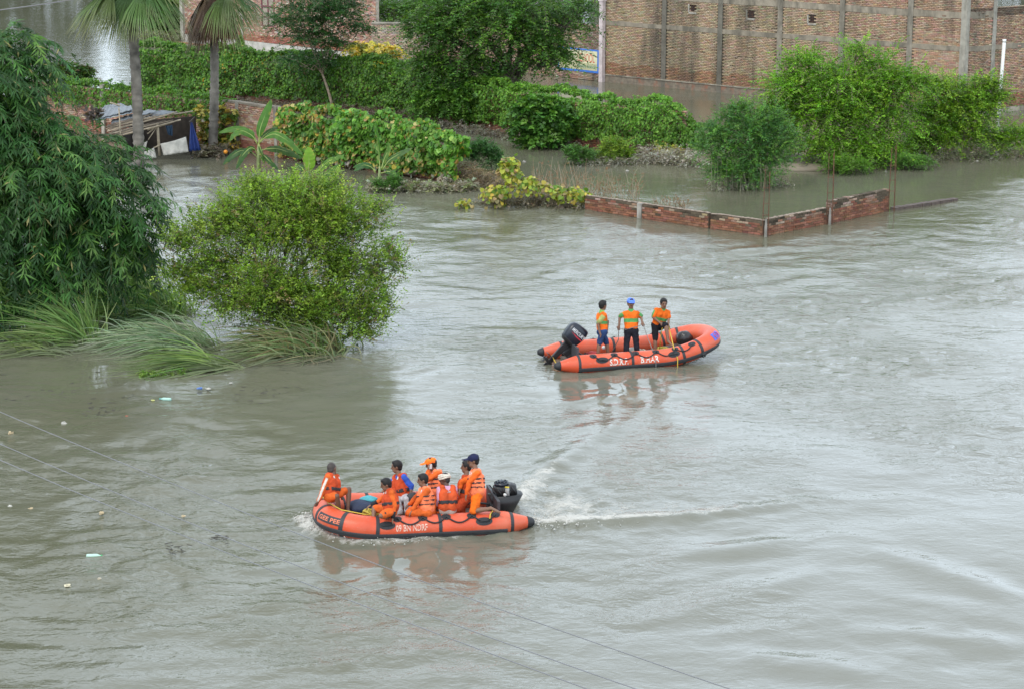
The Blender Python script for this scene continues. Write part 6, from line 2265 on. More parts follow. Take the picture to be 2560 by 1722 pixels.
M_TUBE = mat('orange_rubber', (0.60, 0.078, 0.027), 0.42, 0.13, 2.5, 0.15, bscale=30, spec=0.45)
def scuff(m):
    """sun-faded patches, dried mud splashes and scuffs on the rubber"""
    nt = m.node_tree
    b = nt.nodes['Principled BSDF']
    cur = b.inputs['Base Color'].links[0].from_socket
    tc = nt.nodes.new('ShaderNodeTexCoord')
    for sc, lo, hi, amt, col, det in ((1.6, 0.45, 0.68, 0.65, (0.60, 0.155, 0.085), 4), (5.0, 0.56, 0.74, 0.55, (0.30, 0.105, 0.06), 7), (17.0, 0.62, 0.74, 0.5, (0.42, 0.22, 0.15), 5)):
        n = nt.nodes.new('ShaderNodeTexNoise')
        n.inputs['Scale'].default_value, n.inputs['Detail'].default_value = sc, det
        nt.links.new(tc.outputs['Object'], n.inputs['Vector'])
        r = nt.nodes.new('ShaderNodeMapRange')
        r.inputs['From Min'].default_value, r.inputs['From Max'].default_value, r.inputs['To Max'].default_value = lo, hi, amt
        nt.links.new(n.outputs['Fac'], r.inputs['Value'])
        x = nt.nodes.new('ShaderNodeMix')
        x.data_type = 'RGBA'
        x.inputs['B'].default_value = (*col, 1)
        nt.links.new(r.outputs['Result'], x.inputs['Factor'])
        nt.links.new(cur, x.inputs['A'])
        cur = x.outputs['Result']
    nt.links.new(cur, b.inputs['Base Color'])


scuff(M_TUBE)
M_STRAKE = mat('black_strake', (0.028, 0.029, 0.032), 0.6, 0.2, 12)
M_LETTER = mat('white_letters', (0.70, 0.66, 0.60), 0.7, 0.25, 40)


def build_boat(b, bands, patches, pads, rope_far=True):
    R_ = math.radians
    # tube
    na = 22
    V, F = [], []
    ui = np.linspace(0, b.total, 190)
    aa = np.arange(na) * 2 * math.pi / na
    for u in ui:
        V.append(b.surf(np.full(na, u), aa))
    V = np.concatenate(V)
    for i in range(len(ui) - 1):
        for j in range(na):
            F.append((i * na + j, i * na + (j + 1) % na, (i + 1) * na + (j + 1) % na, (i + 1) * na + j))
    F += [tuple(range(na)), tuple((len(ui) - 1) * na + j for j in range(na))[::-1]]
    b.link('tube', V, F, M_TUBE, True)
    # black end caps
    for e in (0, 1):
        u0, u1 = (-0.02, 0.13) if e == 0 else (b.total + 0.02, b.total - 0.13)
        mb = MB()
        us = np.linspace(u0, u1, 6)
        C = np.array([b.frame(np.clip(u, 0, b.total))[0] for u in us])
        ext = us - np.clip(us, 0, b.total)
        C[:, 0] += np.where(ext < 0, ext, -ext)
        rr = np.array([0.03, 0.062, 0.085, 0.1, 0.112, 0.118]) * 1.02
        Rr = np.array([float(b.frame(np.clip(u, 0, b.total))[3]) for u in us]) + 0.005
        mb.tube(C, np.minimum(rr + 0.03, Rr + 0.004), 14)
        b.link('end_cap', mb.V, mb.F, M_BLACK, True)
    # rubbing strake all the way round (a separate strip) and a ribbed second line on it
    mb = MB()
    V, F = [], []
    us = np.linspace(0.58, b.total - 0.58, 150)
    prof = [(R_(-38), -0.003), (R_(-36), 0.016), (R_(-29), 0.024), (R_(-24), 0.016), (R_(-20), 0.026), (R_(-12), 0.018), (R_(-10), -0.003)]
    for u in us:
        for a, o in prof:
            V.append(b.surf(u, a, o))
    k = len(prof)
    for i in range(len(us) - 1):
        for j in range(k - 1):
            F.append((i * k + j, i * k + j + 1, (i + 1) * k + j + 1, (i + 1) * k + j))
    b.link('rubbing_strake', V, F, M_STRAKE)
    for d in bands:                                          # black seam tapes round the tube
        for u in (d, b.total - d):
            b.patch('seam_band', u - 0.035, u + 0.035, R_(-75), R_(215), 0.0, M_STRAKE, 2, 36, 0.005)
    for d in pads:
        for near, u in ((1, d), (0, b.total - d)):
            p = b.patch('handle_pad', u - 0.17, u + 0.17, R_(12), R_(50), 0.001, M_BLACK, 10, 8, 0.008, shape=True)
            mb = MB()
            uu = np.linspace(u - 0.11, u + 0.11, 9)
            mb.tube(np.array([b.surf(x, R_(30), 0.012 + 0.03 * math.sin((i) / 8 * math.pi)) for i, x in enumerate(uu)]), 0.012, 6)
            b.link('handle', mb.V, mb.F, M_BLACK, True, p)
    for side in (0, 1):
        U = [d if side == 0 else b.total - d for d in patches]
        for u in U:
            b.patch('rope_patch', u - 0.095, u + 0.095, R_(46), R_(84), 0.0, M_BLACK, 8, 8, 0.007, shape=True)
        mb = MB()
        pts = []
        for u0, u1 in zip(U[:-1], U[1:]):
            for t in np.linspace(0, 1, 12)[:-1]:
                sag = math.sin(t * math.pi)
                pts.append(b.surf(u0 + (u1 - u0) * t, R_(64) - R_(52) * min(abs(u1 - u0) * 1.25, 1) * sag ** 0.8, 0.022))
        pts.append(b.surf(U[-1], R_(64), 0.022))
        mb.tube(np.array(pts), 0.016, 6)
        b.link('grab_line', mb.V, mb.F, M_BLACK, True)
    # floor, transom, thwart
    mb = MB()
    pts = [b.frame(u)[0] for u in np.linspace(0.55, b.total - 0.55, 60)]
    loop = [(p[0], p[1] * 0.93, 0.11 + 0.75 * (p[2] - 0.19)) for p in pts]
    mb.prism(loop, (0, 0, -0.06))
    b.link('floor', mb.V, mb.F, mat('boat_floor', (0.16, 0.13, 0.11), 0.7, 0.35, 3))
    mb = MB()
    mb.box((-1.62, 0, 0.34), (0.06, 1.2, 0.50))
    b.link('transom', mb.V, mb.F, mat('transom', (0.05, 0.05, 0.055), 0.6, 0.2, 8))


def motor(b, tilt, cowl_open, lift=0.46, size=1.0):
    """outboard on the transom: cowling, tray, bracket, leg with anti-cavitation plate and propeller"""
    navy = mat('navy_cowling', (0.012, 0.016, 0.026), 0.28, 0.15, 6, spec=0.5)
    dark = mat('motor_black', (0.015, 0.015, 0.016), 0.45, 0.2, 10)
    piv = np.array([-1.66, 0.0, lift])
    c, s_ = math.cos(tilt), math.sin(tilt)
    Ry = np.array([[c, 0, s_], [0, 1, 0], [-s_, 0, c]])      # + tips the head forward, swings the leg out aft

    def W(P):
        return (np.asarray(P) @ Ry.T) * size + piv
    root = bpy.data.objects.new('outboard_motor', None)
    COL.objects.link(root)
    root.parent = b.root

    def add(name, mb, m, smooth=False, bevel=0.0):
        o = link(name, mesh_from(name, W(mb.V), mb.F, m, smooth), root, True)
        if bevel:
            md = o.modifiers.new('bevel', 'BEVEL'); md.width = bevel; md.segments = 3; md.limit_method = 'ANGLE'
        return o

    def loft(sections):
        """rounded-rectangle sections (cx, cz, half length x, half width y, z tilt) stacked upward"""
        mb = MB()
        n = 20
        V = []
        for (cx, cz, hx, hy, sl) in sections:
            for j in range(n):
                a = 2 * math.pi * j / n
                ca, sa = math.cos(a), math.sin(a)
                x, y = np.sign(ca) * abs(ca) ** 0.55 * hx, np.sign(sa) * abs(sa) ** 0.55 * hy
                V.append((cx + x, y, cz + x * sl))
        F = [(i * n + j, i * n + (j + 1) % n, (i + 1) * n + (j + 1) % n, (i + 1) * n + j) for i in range(len(sections) - 1) for j in range(n)]
        F += [tuple(range(n))[::-1], tuple((len(sections) - 1) * n + j for j in range(n))]
        mb.add(V, F)
        return mb
    if not cowl_open:
        mb = loft([(-0.20, 0.10, 0.20, 0.15, 0), (-0.22, 0.16, 0.27, 0.19, 0), (-0.23, 0.36, 0.31, 0.20, .04), (-0.24, 0.56, 0.32, 0.195, .1), (-0.24, 0.68, 0.28, 0.17, .15), (-0.23, 0.73, 0.18, 0.11, .15)])
        cw = add('cowling', mb, navy, True)
        mb = loft([(-0.20, 0.05, 0.21, 0.16, 0), (-0.22, 0.135, 0.285, 0.205, 0), (-0.22, 0.15, 0.285, 0.205, 0)])
        add('tray', mb, dark, True)
        # maker's lettering and a red swoosh on both flanks
        for sg in (-1, 1):
            V, F = text_mesh('MERCURY', 1.0, 2, bold=0.006)
            lo, hi = V.min(0), V.max(0)
            Wd = (V - lo) / np.maximum(hi - lo, 1e-6)
            x = -0.46 + 0.50 * Wd[:, 0] if sg < 0 else 0.02 - 0.50 * Wd[:, 0]
            P = np.stack([x, np.full(len(V), sg * 0.206), 0.43 + 0.11 * Wd[:, 1] + (x + 0.2) * 0.06], 1)
            link('lettering', mesh_from('lettering', W(P), F, mat('white_decal', (0.75, 0.75, 0.75), 0.4)), cw, True)
            q = MB()
            q.prism([(-0.45, sg * 0.204, 0.385), (0.0, sg * 0.204, 0.40), (0.03, sg * 0.204, 0.375), (-0.2, sg * 0.204, 0.36)], (0, sg * 0.004, 0))
            link('stripe', mesh_from('stripe', W(q.V), q.F, mat('red_decal', (0.5, 0.03, 0.05), 0.4)), cw, True)
    else:
        mb = loft([(-0.20, -0.18, 0.14, 0.11, 0), (-0.22, 0.05, 0.26, 0.19, 0), (-0.24, 0.26, 0.36, 0.23, 0.05)])
        add('tray', mb, dark, True)
        mb = loft([(-0.24, 0.25, 0.25, 0.16, 0), (-0.24, 0.44, 0.24, 0.15, 0), (-0.22, 0.47, 0.20, 0.13, 0)])
        eng = add('engine_block', mb, dark, True)
        mb = MB()
        mb.tube([(-0.18, 0, 0.47), (-0.18, 0, 0.53)], 0.15, 20)
        mb.tube([(-0.18, 0, 0.53), (-0.18, 0, 0.56)], 0.07, 16)
        for k in range(10):
            a = 2 * math.pi * k / 10
            mb.box((-0.18 + 0.115 * math.cos(a), 0.115 * math.sin(a), 0.54), (0.03, 0.02, 0.02), a)
        add('flywheel', mb, navy, True)
        for sg in (-1, 1):
            mb = MB(); mb.tube([(-0.26, sg * 0.17, 0.28), (-0.26, sg * 0.18, 0.44)], 0.045, 12)
            add('filter', mb, mat('grey_metal', (0.30, 0.30, 0.29), 0.4, 0.2, 20), True)
            mb = MB(); mb.tube([(-0.20, sg * 0.175, 0.31), (-0.20, sg * 0.21, 0.31)], 0.035, 12)
            add('oil_filter', mb, mat('white_plastic', (0.65, 0.65, 0.62), 0.4), True)
            for k in range(5):
                mb = MB()
                x0 = -0.44 + 0.1 * k
                mb.tube([(x0, sg * 0.16, 0.28), (x0 + 0.03, sg * 0.205, 0.36), (x0 + 0.08, sg * 0.15, 0.45)], 0.012, 6)
                add('hose', mb, dark, True)
            mb = MB(); mb.tube([(-0.30, sg * 0.18, 0.45), (-0.22, sg * 0.19, 0.47)], 0.016, 6)
            add('cable_clip', mb, mat('yellow_paint', (0.6, 0.45, 0.03), 0.5))
    mb = MB()
    mb.box((0.02, 0, -0.08), (0.16, 0.26, 0.34))
    for k in range(6):
        mb.tube([(0.08, -0.14 + 0.05 * k, -0.22), (0.15, -0.16 + 0.06 * k, 0.02), (0.02, -0.1 + 0.04 * k, 0.10)], 0.012, 6)
    mb.tube([(0.0, -0.05, 0.06), (0.35, -0.12, 0.12), (0.62, -0.14, 0.14)], [0.025, 0.022, 0.028], 8)
    add('bracket', mb, dark, False)
    mb = MB()
    mb.prism([(-0.30, -0.05, 0.06), (-0.06, -0.05, 0.06), (-0.10, -0.035, -0.62), (-0.24, -0.035, -0.62)], (0, 0.09, 0))
    add('leg', mb, dark, False, 0.02)
    mb = MB()
    mb.box((-0.24, 0, -0.58), (0.36, 0.22, 0.02))
    add('cavitation_plate', mb, dark)
    mb = MB()
    mb.tube([(-0.04, 0, -0.74), (-0.10, 0, -0.74), (-0.32, 0, -0.74), (-0.36, 0, -0.74)], [0.015, 0.05, 0.045, 0.03], 12)
    mb.prism([(-0.22, -0.012, -0.62), (-0.08, -0.012, -0.62), (-0.16, -0.012, -0.95), (-0.24, -0.012, -0.92)], (0, 0.024, 0))
    add('gear_case', mb, dark)
    mb = MB()
    for k in range(3):
        a = 2 * math.pi * k / 3
        e = np.array([0, math.cos(a), math.sin(a)])
        f = np.array([0, -math.sin(a), math.cos(a)])
        o = np.array([-0.37, 0, -0.74])
        mb.prism([o + e * 0.02 - f * 0.02, o + e * 0.14 - f * 0.06 + [0.02, 0, 0], o + e * 0.15 + f * 0.05 - [0.02, 0, 0], o + e * 0.02 + f * 0.02], (0.008, 0, 0))
    mb.tube([(-0.34, 0, -0.74), (-0.42, 0, -0.74)], [0.035, 0.02], 10)
    add('propeller', mb, dark)
    return root


R_ = math.radians
B2 = Boat('rescue_boat', 'orange inflatable boat lettered S.D.R.F. BIHAR, drifting with its outboard tilted up', (1388, 915), 0.17, R_(15.3), R_(0.3), False, 0.20)
build_boat(B2, (0.61, 2.06, 3.48, 3.95), (1.0, 1.58, 2.17, 2.73, 3.3, 3.78), (1.22, 3.22))
mtr = motor(B2, R_(48), False, 0.44, 0.87)
B2.text('S.D.R.F.', 1.42, 1.93, R_(14), 0.17, M_LETTER)
B2.text('BIHAR', 2.27, 2.78, R_(16), 0.165, M_LETTER)
p = B2.patch('emblem_patch', 4.36, 4.64, R_(20), R_(68), 0.0, mat('blue_patch', (0.07, 0.13, 0.55), 0.6, 0.2, 15), 6, 6, 0.006)
mb = MB()
ring = [B2.surf(4.50 + 0.085 * math.cos(a), R_(44) + 0.33 * math.sin(a), 0.012) for a in np.linspace(0, 2 * math.pi, 17)]
mb.tube(ring, 0.010, 5)
for k in range(3):
    mb.tube([B2.surf(4.45 + .05 * k, R_(36), 0.012), B2.surf(4.46 + .04 * k, R_(52), 0.012)], 0.008, 5)
B2.link('emblem', mb.V, mb.F, mat('red_emblem', (0.45, 0.06, 0.12), 0.6), False, p)
mb = MB()
mb.tube([B2.surf(3.98, R_(-32), 0.0), B2.surf(3.98, R_(-32), 0.05)], [0.085, 0.07], 14)
B2.link('towing_patch', mb.V, mb.F, M_BLACK, True)
mb = MB()
a0 = B2.surf(3.98, R_(-32), 0.05)
mb.tube([a0 + [0.04 * math.cos(t), 0, 0.04 * math.sin(t)] for t in np.linspace(0, 2 * math.pi, 13)], 0.008, 6)
B2.link('towing_ring', mb.V, mb.F, mat('steel', (0.5, 0.5, 0.5), 0.3, metal=0.9))
mb = MB()
w = B2.total - 1.75
mb.tube([B2.surf(w, R_(165), 0.0), B2.surf(w, R_(165), 0.02)], 0.05, 12)
B2.link('air_valve', mb.V, mb.F, mat('valve_white', (0.6, 0.6, 0.58), 0.5), True)

B1 = Boat('rescue_boat', 'crowded orange inflatable boat marked GEE PEE and 09 BN NDRF with foaming bow wave', (1333, 1303), 0.14, R_(191.5), R_(1.0), True, 0.19, LST=3.15, LBOW=1.0, sheer=0.17)
build_boat(B1, (0.47, 1.95, 3.22, 3.85, 4.4), (0.81, 1.30, 1.82, 2.30, 2.82), (1.06, 3.04))
motor(B1, R_(6), True, 0.27)
B1.text('09 BN NDRF', 2.86, 2.22, R_(16), 0.14, mat('faded_letters', (0.66, 0.42, 0.33), 0.7, 0.35, 40))
u_ = B1.su(4.08)
p = B1.patch('name_patch', u_ - 0.24, u_ + 0.24, R_(6), R_(44), 0.0, mat('name_patch_black', (0.03, 0.03, 0.034), 0.6), 10, 6, 0.006)
B1.text('GEE PEE', 4.285, 3.875, R_(25), 0.085, mat('orange_letters', (0.72, 0.19, 0.09), 0.6), p, 0.010)


def loose_gear():
    # boat 2: heap of rope and sacking on the floor, black bag at the bow, fuel hose
    def rope_pile(name, label, c, n, rad, col, r=0.016, cat='rope', seed=0):
        g = np.random.default_rng(seed)
        t = np.linspace(0, n * 2 * math.pi, n * 14)
        P = np.stack([c[0] + rad * (0.6 + 0.4 * np.sin(t * 0.37 + seed)) * np.cos(t), c[1] + rad * 0.7 * (0.6 + 0.4 * np.cos(t * 0.29)) * np.sin(t), c[2] + 0.02 + 0.10 * np.abs(np.sin(t * 0.23)) + 0.02 * g.normal(size=len(t))], 1)
        mb = MB(); mb.tube(P, r, 5)
        return tag(mb.obj(name, mat('rope_%s' % name, col, 0.8, 0.3, 30), None, True), label, cat)
    rope_pile('yellow_rope', 'coil of yellow rope on the floor beside the crouching man with the rope', B2.world((0.95, 0.05, 0.14)), 9, 0.22, (0.50, 0.38, 0.06), 0.014, seed=1)
    rope_pile('pale_rope', 'pale sacking and rope heap on the floor between the standing men', B2.world((0.35, -0.15, 0.13)), 8, 0.26, (0.50, 0.45, 0.35), 0.022, seed=2)
    rope_pile('dark_hose', 'tangle of black hoses beside the tilted outboard', B2.world((-1.25, -0.1, 0.15)), 6, 0.2, (0.02, 0.02, 0.022), 0.014, 'hose', seed=3)
    c = B2.world((1.75, 0.05, 0.52))

    def lump(name, label, c, size, col, cat, seed, m=None):
        g = np.random.default_rng(seed)
        mb = MB(); mb.ball((0, 0, 0), 1, 16, 10)
        V = np.array(mb.V)
        V *= 1 + 0.25 * np.stack([pn(V[:, 0] * 1.7 + seed, V[:, 1] * 1.7 + V[:, 2], seed)] * 3, 1) + 0.10 * np.stack([pn(V[:, 0] * 5, V[:, 2] * 5 + V[:, 1] * 3, seed + 5)] * 3, 1)
        V = np.asarray(c) + V * size
        return tag(link(name, mesh_from(name, V, mb.F, m or mat('cloth_' + name, col, 0.7, 0.3, 9, 0.3), True)), label, cat)
    lump('black_bag', 'shiny black bag stowed in the bow of the drifting boat', B2.world((1.62, 0.22, 0.45)), (0.24, 0.2, 0.20), (0.02, 0.02, 0.022), 'bag', 3, mat('black_plastic_bag', (0.02, 0.02, 0.022), 0.25, 0.2, 8, 0.4))
    lump('grey_sack', 'crumpled grey sack on the floor of the drifting boat', B2.world((0.15, 0.1, 0.2)), (0.26, 0.2, 0.12), (0.33, 0.31, 0.27), 'sack', 4)
    lump('fuel_tank', 'red fuel tank behind the man in navy shorts', B2.world((-1.0, 0.1, 0.2)), (0.2, 0.15, 0.10), (0.35, 0.02, 0.02), 'fuel tank', 5)
    # boat 1
    lump('navy_bundle', 'navy cloth bundle piled in the bow of the crowded boat', B1.world((1.10, -0.05, 0.40)), (0.34, 0.26, 0.15), (0.015, 0.025, 0.06), 'bundle', 6)
    lump('teal_cloth', 'teal cloth lying on top of the navy bundle', B1.world((0.95, -0.15, 0.53)), (0.18, 0.14, 0.06), (0.06, 0.30, 0.34), 'cloth', 7)
    lump('dark_bag', 'small dark bag beside the man in the blue shirt', B1.world((0.02, -0.25, 0.45)), (0.13, 0.11, 0.15), (0.03, 0.028, 0.03), 'bag', 8)
    rope_pile('yellow_rope', 'flat coil of yellow rope under the arm of the front seated rescuer', B1.world((0.95, 0.42, 0.33)), 10, 0.2, (0.62, 0.42, 0.03), 0.016, seed=4)
    # ropes that hang over the side of the drifting boat
    m = mat('rope_grey', (0.18, 0.17, 0.16), 0.8)
    mb = MB()
    u = B1.su
    mb.tube([B1.surf(u(4.9), R_(75), 0.03), B1.surf(u(4.5), R_(98), 0.02), B1.surf(u(4.0), R_(100), 0.02), B1.surf(u(3.5), R_(105), 0.02), B1.world((0.9, 0.4, .3)) @ np.eye(3) * 0 + B1.surf(u(3.3), R_(120), 0.02)], 0.011, 6)
    o = B1.link('bow_rope', mb.V, mb.F, mat('rope_yellow', (0.55, 0.38, 0.05), 0.8), True)
    mb = MB()
    mb.tube([B1.surf(u(0.95), R_(38), 0.05), B1.surf(u(0.92), R_(60), 0.04), B1.surf(u(0.84), R_(90), 0.03), B1.surf(u(0.8), R_(120), 0.06)], 0.014, 6)
    B1.link('tie_rope', mb.V, mb.F, mat('rope_yellow', (0.55, 0.38, 0.05), 0.8), True)


loose_gear()

# ------------------------------------------------------------------ people
PENDING = []


class Blob:
    """tapered limbs and rounded masses melted into one continuous skin"""
    def __init__(s):
        s.P = []

    def cap(s, p0, p1, r0, r1, c):
        s.P.append(('c', np.asarray(p0, float), np.asarray(p1, float), r0, r1, c))
        return s

    def ell(s, c, axes, col):
        s.P.append(('e', np.asarray(c, float), np.asarray(axes, float), 0, 0, col))   # rows are half axes
        return s

    def raw(s):
        mb = MB()
        for k, a, b, r0, r1, c in s.P:
            if k == 'c':
                d = b - a
                L = np.linalg.norm(d)
                t = d / L if L > 1e-6 else np.array([0, 0, 1.0])
                pts, rr = [], []
                for ph in (-85, -55, -25, 0):
                    pts.append(a + t * r0 * math.sin(math.radians(ph))); rr.append(max(r0 * math.cos(math.radians(ph)), 1e-3))
                for ph in (0, 25, 55, 85):
                    pts.append(b + t * r1 * math.sin(math.radians(ph))); rr.append(max(r1 * math.cos(math.radians(ph)), 1e-3))
                pts = np.array(pts)
                x = unit(np.cross(t, [0.3, 0.5, 0.81]) + 1e-9)
                y = np.cross(t, x)
                n = 12
                th = np.arange(n) * 2 * math.pi / n
                V = (pts[:, None] + np.array(rr)[:, None, None] * (np.cos(th)[:, None] * x + np.sin(th)[:, None] * y)[None]).reshape(-1, 3)
                F = [(i * n + j, i * n + (j + 1) % n, (i + 1) * n + (j + 1) % n, (i + 1) * n + j) for i in range(7) for j in range(n)]
                F += [tuple(range(n))[::-1], tuple(7 * n + j for j in range(n))]
                mb.add(V, F)
            else:
                q = MB(); q.ball((0, 0, 0), 1, 14, 9)
                V = np.array(q.V) @ b + a
                mb.add(V, q.F if np.linalg.det(b) > 0 else [f[::-1] for f in q.F])
        return mb

    def color(s, V):
        best = np.full(len(V), 1e9)
        C = np.zeros((len(V), 3))
        for k, a, b, r0, r1, c in s.P:
            if k == 'c':
                d = b - a
                t = np.clip(((V - a) @ d) / max(d @ d, 1e-9), 0, 1)
                D = np.linalg.norm(V - a - t[:, None] * d, axis=1) - (r0 + (r1 - r0) * t)
            else:
                q = (V - a) @ np.linalg.inv(b)
                D = (np.linalg.norm(q, axis=1) - 1) * np.mean(np.linalg.norm(b, axis=1))
                t = q
            m = D < best
            if m.any():
                cc = np.asarray(c(V[m], t[m]) if callable(c) else c, float)
                C[m] = cc
                best[m] = D[m]
        return C


def pend(name, blob, m, parent, voxel=0.013, smooth=4, post=None):
    mb = blob.raw()
    me = mesh_from(name, mb.V, mb.F, m)
    o = bpy.data.objects.new(name, me)
    COL.objects.link(o)
    r = o.modifiers.new('r', 'REMESH'); r.mode = 'VOXEL'; r.voxel_size = voxel
    k = o.modifiers.new('s', 'SMOOTH'); k.factor = 0.5; k.iterations = smooth
    PENDING.append((o, blob, m, parent, post))
    return o


def flush():
    dg = bpy.context.evaluated_depsgraph_get()
    done = []
    for o, blob, m, parent, post in PENDING:
        me = bpy.data.meshes.new_from_object(o.evaluated_get(dg), depsgraph=dg)
        done.append(me)
    for (o, blob, m, parent, post), me in zip(PENDING, done):
        old = o.data
        o.modifiers.clear()
        me.name = o.name
        V = np.empty(len(me.vertices) * 3, np.float32)
        me.vertices.foreach_get('co', V)
        V = V.reshape(-1, 3).astype(float)
        me.materials.clear(); me.materials.append(m)
        set_col(me, blob.color(V))
        if m is M_CLOTH:                                     # creases
            N = np.empty(len(V) * 3, np.float32)
            me.vertices.foreach_get('normal', N)
            N = N.reshape(-1, 3)
            q = V * [1.0, 1.0, 0.75]
            w = pn((q[:, 0] + 0.6 * q[:, 1]) * 13, q[:, 2] * 13 + q[:, 1] * 5, 7) + 0.6 * pn((q[:, 0] - q[:, 1]) * 24, q[:, 2] * 20, 9)
            V2 = V + N * (0.017 * w)[:, None]
            me.vertices.foreach_set('co', V2.astype(np.float32).ravel())
        me.polygons.foreach_set('use_smooth', np.ones(len(me.polygons), bool))
        me.update()
        o.data = me
        bpy.data.meshes.remove(old)
        o.parent = parent
        off = Vector((0, 0, 0)); r = parent
        while r is not None:
            off += r.location; r = r.parent
        o.location = -off
        if post: post(o, me, V)
    PENDING.clear()


M_SKIN = colmat('skin', rough=0.5, var=0.06, scale=20, spec=0.4)
M_CLOTH = colmat('cloth', rough=0.85, var=0.32, scale=5, spec=0.2, bump=0.35)
M_HAIR = colmat('hair', rough=0.6, var=0.2, scale=40, spec=0.3)
M_STRAP = mat('black_strap', (0.018, 0.018, 0.02), 0.7)


class Person:
    def __init__(s, label, Z, pel, neck, head, face, look, skin=(0.15, 0.078, 0.048), scale=1.0, group=None, look_up=0.0):
        """joints are given where the photo shows them; bone lengths fix their depth"""
        s.Z, s.k = Z, scale
        s.skin = np.array(skin)
        s.P = np.asarray(pel, float)
        s.N = s.bone(s.P, neck, 0.50 * scale)
        s.H = s.bone(s.N, head, 0.185 * scale)
        s.kh = 1.16
        sp = unit(s.N - s.P)
        s.sp = sp
        f = np.array([math.cos(R_(face)), math.sin(R_(face)), 0])
        f = unit(f - sp * (f @ sp))
        s.f, s.r = f, np.cross(f, sp)                       # r: the person's own right
        s.SR, s.SL = s.N - sp * 0.075 * scale + s.r * 0.165 * scale, s.N - sp * 0.075 * scale - s.r * 0.165 * scale
        s.HR, s.HL = s.P + s.r * 0.085 * scale, s.P - s.r * 0.085 * scale
        s.l = unit([math.cos(R_(look)), math.sin(R_(look)), look_up])
        s.t = thing('person', label, 'person', (s.P[0], s.P[1], s.P[2] - 0.1), group)
        s.body, s.arm, s.leg = Blob(), {}, {}

    def px(s, zx, zy):
        ox, oy, k = s.Z
        return ox + zx / k, oy + zy / k

    def bone(s, a, spec, L):
        if spec[0] == 'o':
            return a + unit(spec[1:4]) * L
        x, y = s.px(spec[0], spec[1])
        d = unit(ray(x, y))
        o = np.array([0, 0, CAM_H])
        t0 = (a - o) @ d
        c = o + d * t0
        h2 = L * L - (c - a) @ (c - a)
        if h2 <= 0:
            return a + unit(c - a) * L
        return c + d * math.sqrt(h2) * spec[2]

    def limbs(s, armR=None, armL=None, legR=None, legL=None):
        k = s.k
        for nm, S, sp in (('R', s.SR, armR), ('L', s.SL, armL)):
            E = s.bone(S, sp[0], 0.28 * k); W = s.bone(E, sp[1], 0.25 * k)
            hd = unit(W - E) if len(sp) < 3 else unit(s.bone(W, sp[2], 0.1) - W)
            s.arm[nm] = (S, E, W, hd)
        for nm, H, sp in (('R', s.HR, legR), ('L', s.HL, legL)):
            K = s.bone(H, sp[0], 0.43 * k); A = s.bone(K, sp[1], 0.41 * k)
            T = s.bone(A, sp[2], 0.19 * k)
            s.leg[nm] = (H, K, A, T)
        return s

    def build_body(s):
        b, k, c = s.body, s.k, s.skin
        P, N, sp, f, r, H = s.P, s.N, s.sp, s.f, s.r, s.H
        for sg in (-1, 1):
            b.cap(P + r * sg * 0.065 * k, N - sp * 0.13 * k + r * sg * 0.085 * k, 0.095 * k, 0.092 * k, c)
            b.cap(N - sp * 0.05 * k, (s.SR if sg > 0 else s.SL), 0.06 * k, 0.052 * k, c)
        b.cap(N - sp * 0.08 * k, N + (H - N) * 0.5, 0.062 * k, 0.056 * k, c)
        k = s.k * s.kh
        u = unit(unit(H - N) * 0.6 + np.array([0, 0, 0.6]))
        l = unit(s.l - u * (s.l @ u) * 0.8)
        e = unit(np.cross(l, u))
        s.hu, s.hl, s.he = u, l, e
        dark, lip = c * 0.16, c * np.array([0.85, 0.6, 0.6])

        def face(V, t):
            q = (V - H)
            x, y, z = q @ e, q @ l, q @ u
            C = np.repeat(c[None], len(V), 0)
            eye = (np.abs(np.abs(x) - 0.032) < 0.015) & (np.abs(z - 0.008) < 0.010) & (y > 0.05)
            brow = (np.abs(np.abs(x) - 0.033) < 0.021) & (np.abs(z - 0.030) < 0.008) & (y > 0.05)
            mouth = (np.abs(x) < 0.025) & (np.abs(z + 0.062) < 0.008) & (y > 0.05)
            mous = (np.abs(x) < 0.03) & (np.abs(z + 0.047) < 0.007) & (y > 0.05)
            C[eye | brow] = dark
            C[mous] = dark * 1.5
            C[mouth] = lip
            return C
        b.ell(H + u * 0.015 * k, np.array([e * 0.073, l * 0.093, u * 0.098]) * k, face)
        b.ell(H + l * 0.030 * k - u * 0.055 * k, np.array([e * 0.056, l * 0.060, u * 0.062]) * k, face)
        b.cap(H + l * 0.088 * k + u * 0.012, H + l * 0.102 * k - u * 0.020 * k, 0.011 * k, 0.016 * k, c)
        for sg in (-1, 1):
            b.ell(H + e * sg * 0.075 * k - l * 0.005, np.array([e * 0.012, l * 0.02, u * 0.03]) * k, c * 0.95)
        k = s.k
        for S, E, W, hd in s.arm.values():
            b.cap(S, E, 0.052 * k, 0.041 * k, c)
            b.cap(E, W, 0.041 * k, 0.028 * k, c)
            x = unit(np.cross(hd, f + 0.3 * sp + 1e-3))
            nn = np.cross(hd, x)
            m = W + hd * 0.07 * k
            for q in (-0.022, 0, 0.022):
                b.cap(W + hd * 0.01 + x * q * 0.6, m + x * q, 0.020 * k, 0.017 * k, c)
            for i, (q, L) in enumerate(((-0.032, 0.055), (-0.011, 0.068), (0.011, 0.064), (0.031, 0.050))):
                k1 = m + x * q + hd * L * 0.5 * k + nn * 0.008
                b.cap(m + x * q, k1, 0.0125 * k, 0.0115 * k, c)
                b.cap(k1, k1 + unit(hd * 0.8 + nn * 0.6) * L * 0.5 * k, 0.0115 * k, 0.010 * k, c)
            th = W + hd * 0.025 * k + x * 0.025 * k
            b.cap(th, th + unit(hd * 0.7 + x * 0.7) * 0.05 * k, 0.015 * k, 0.0125 * k, c)
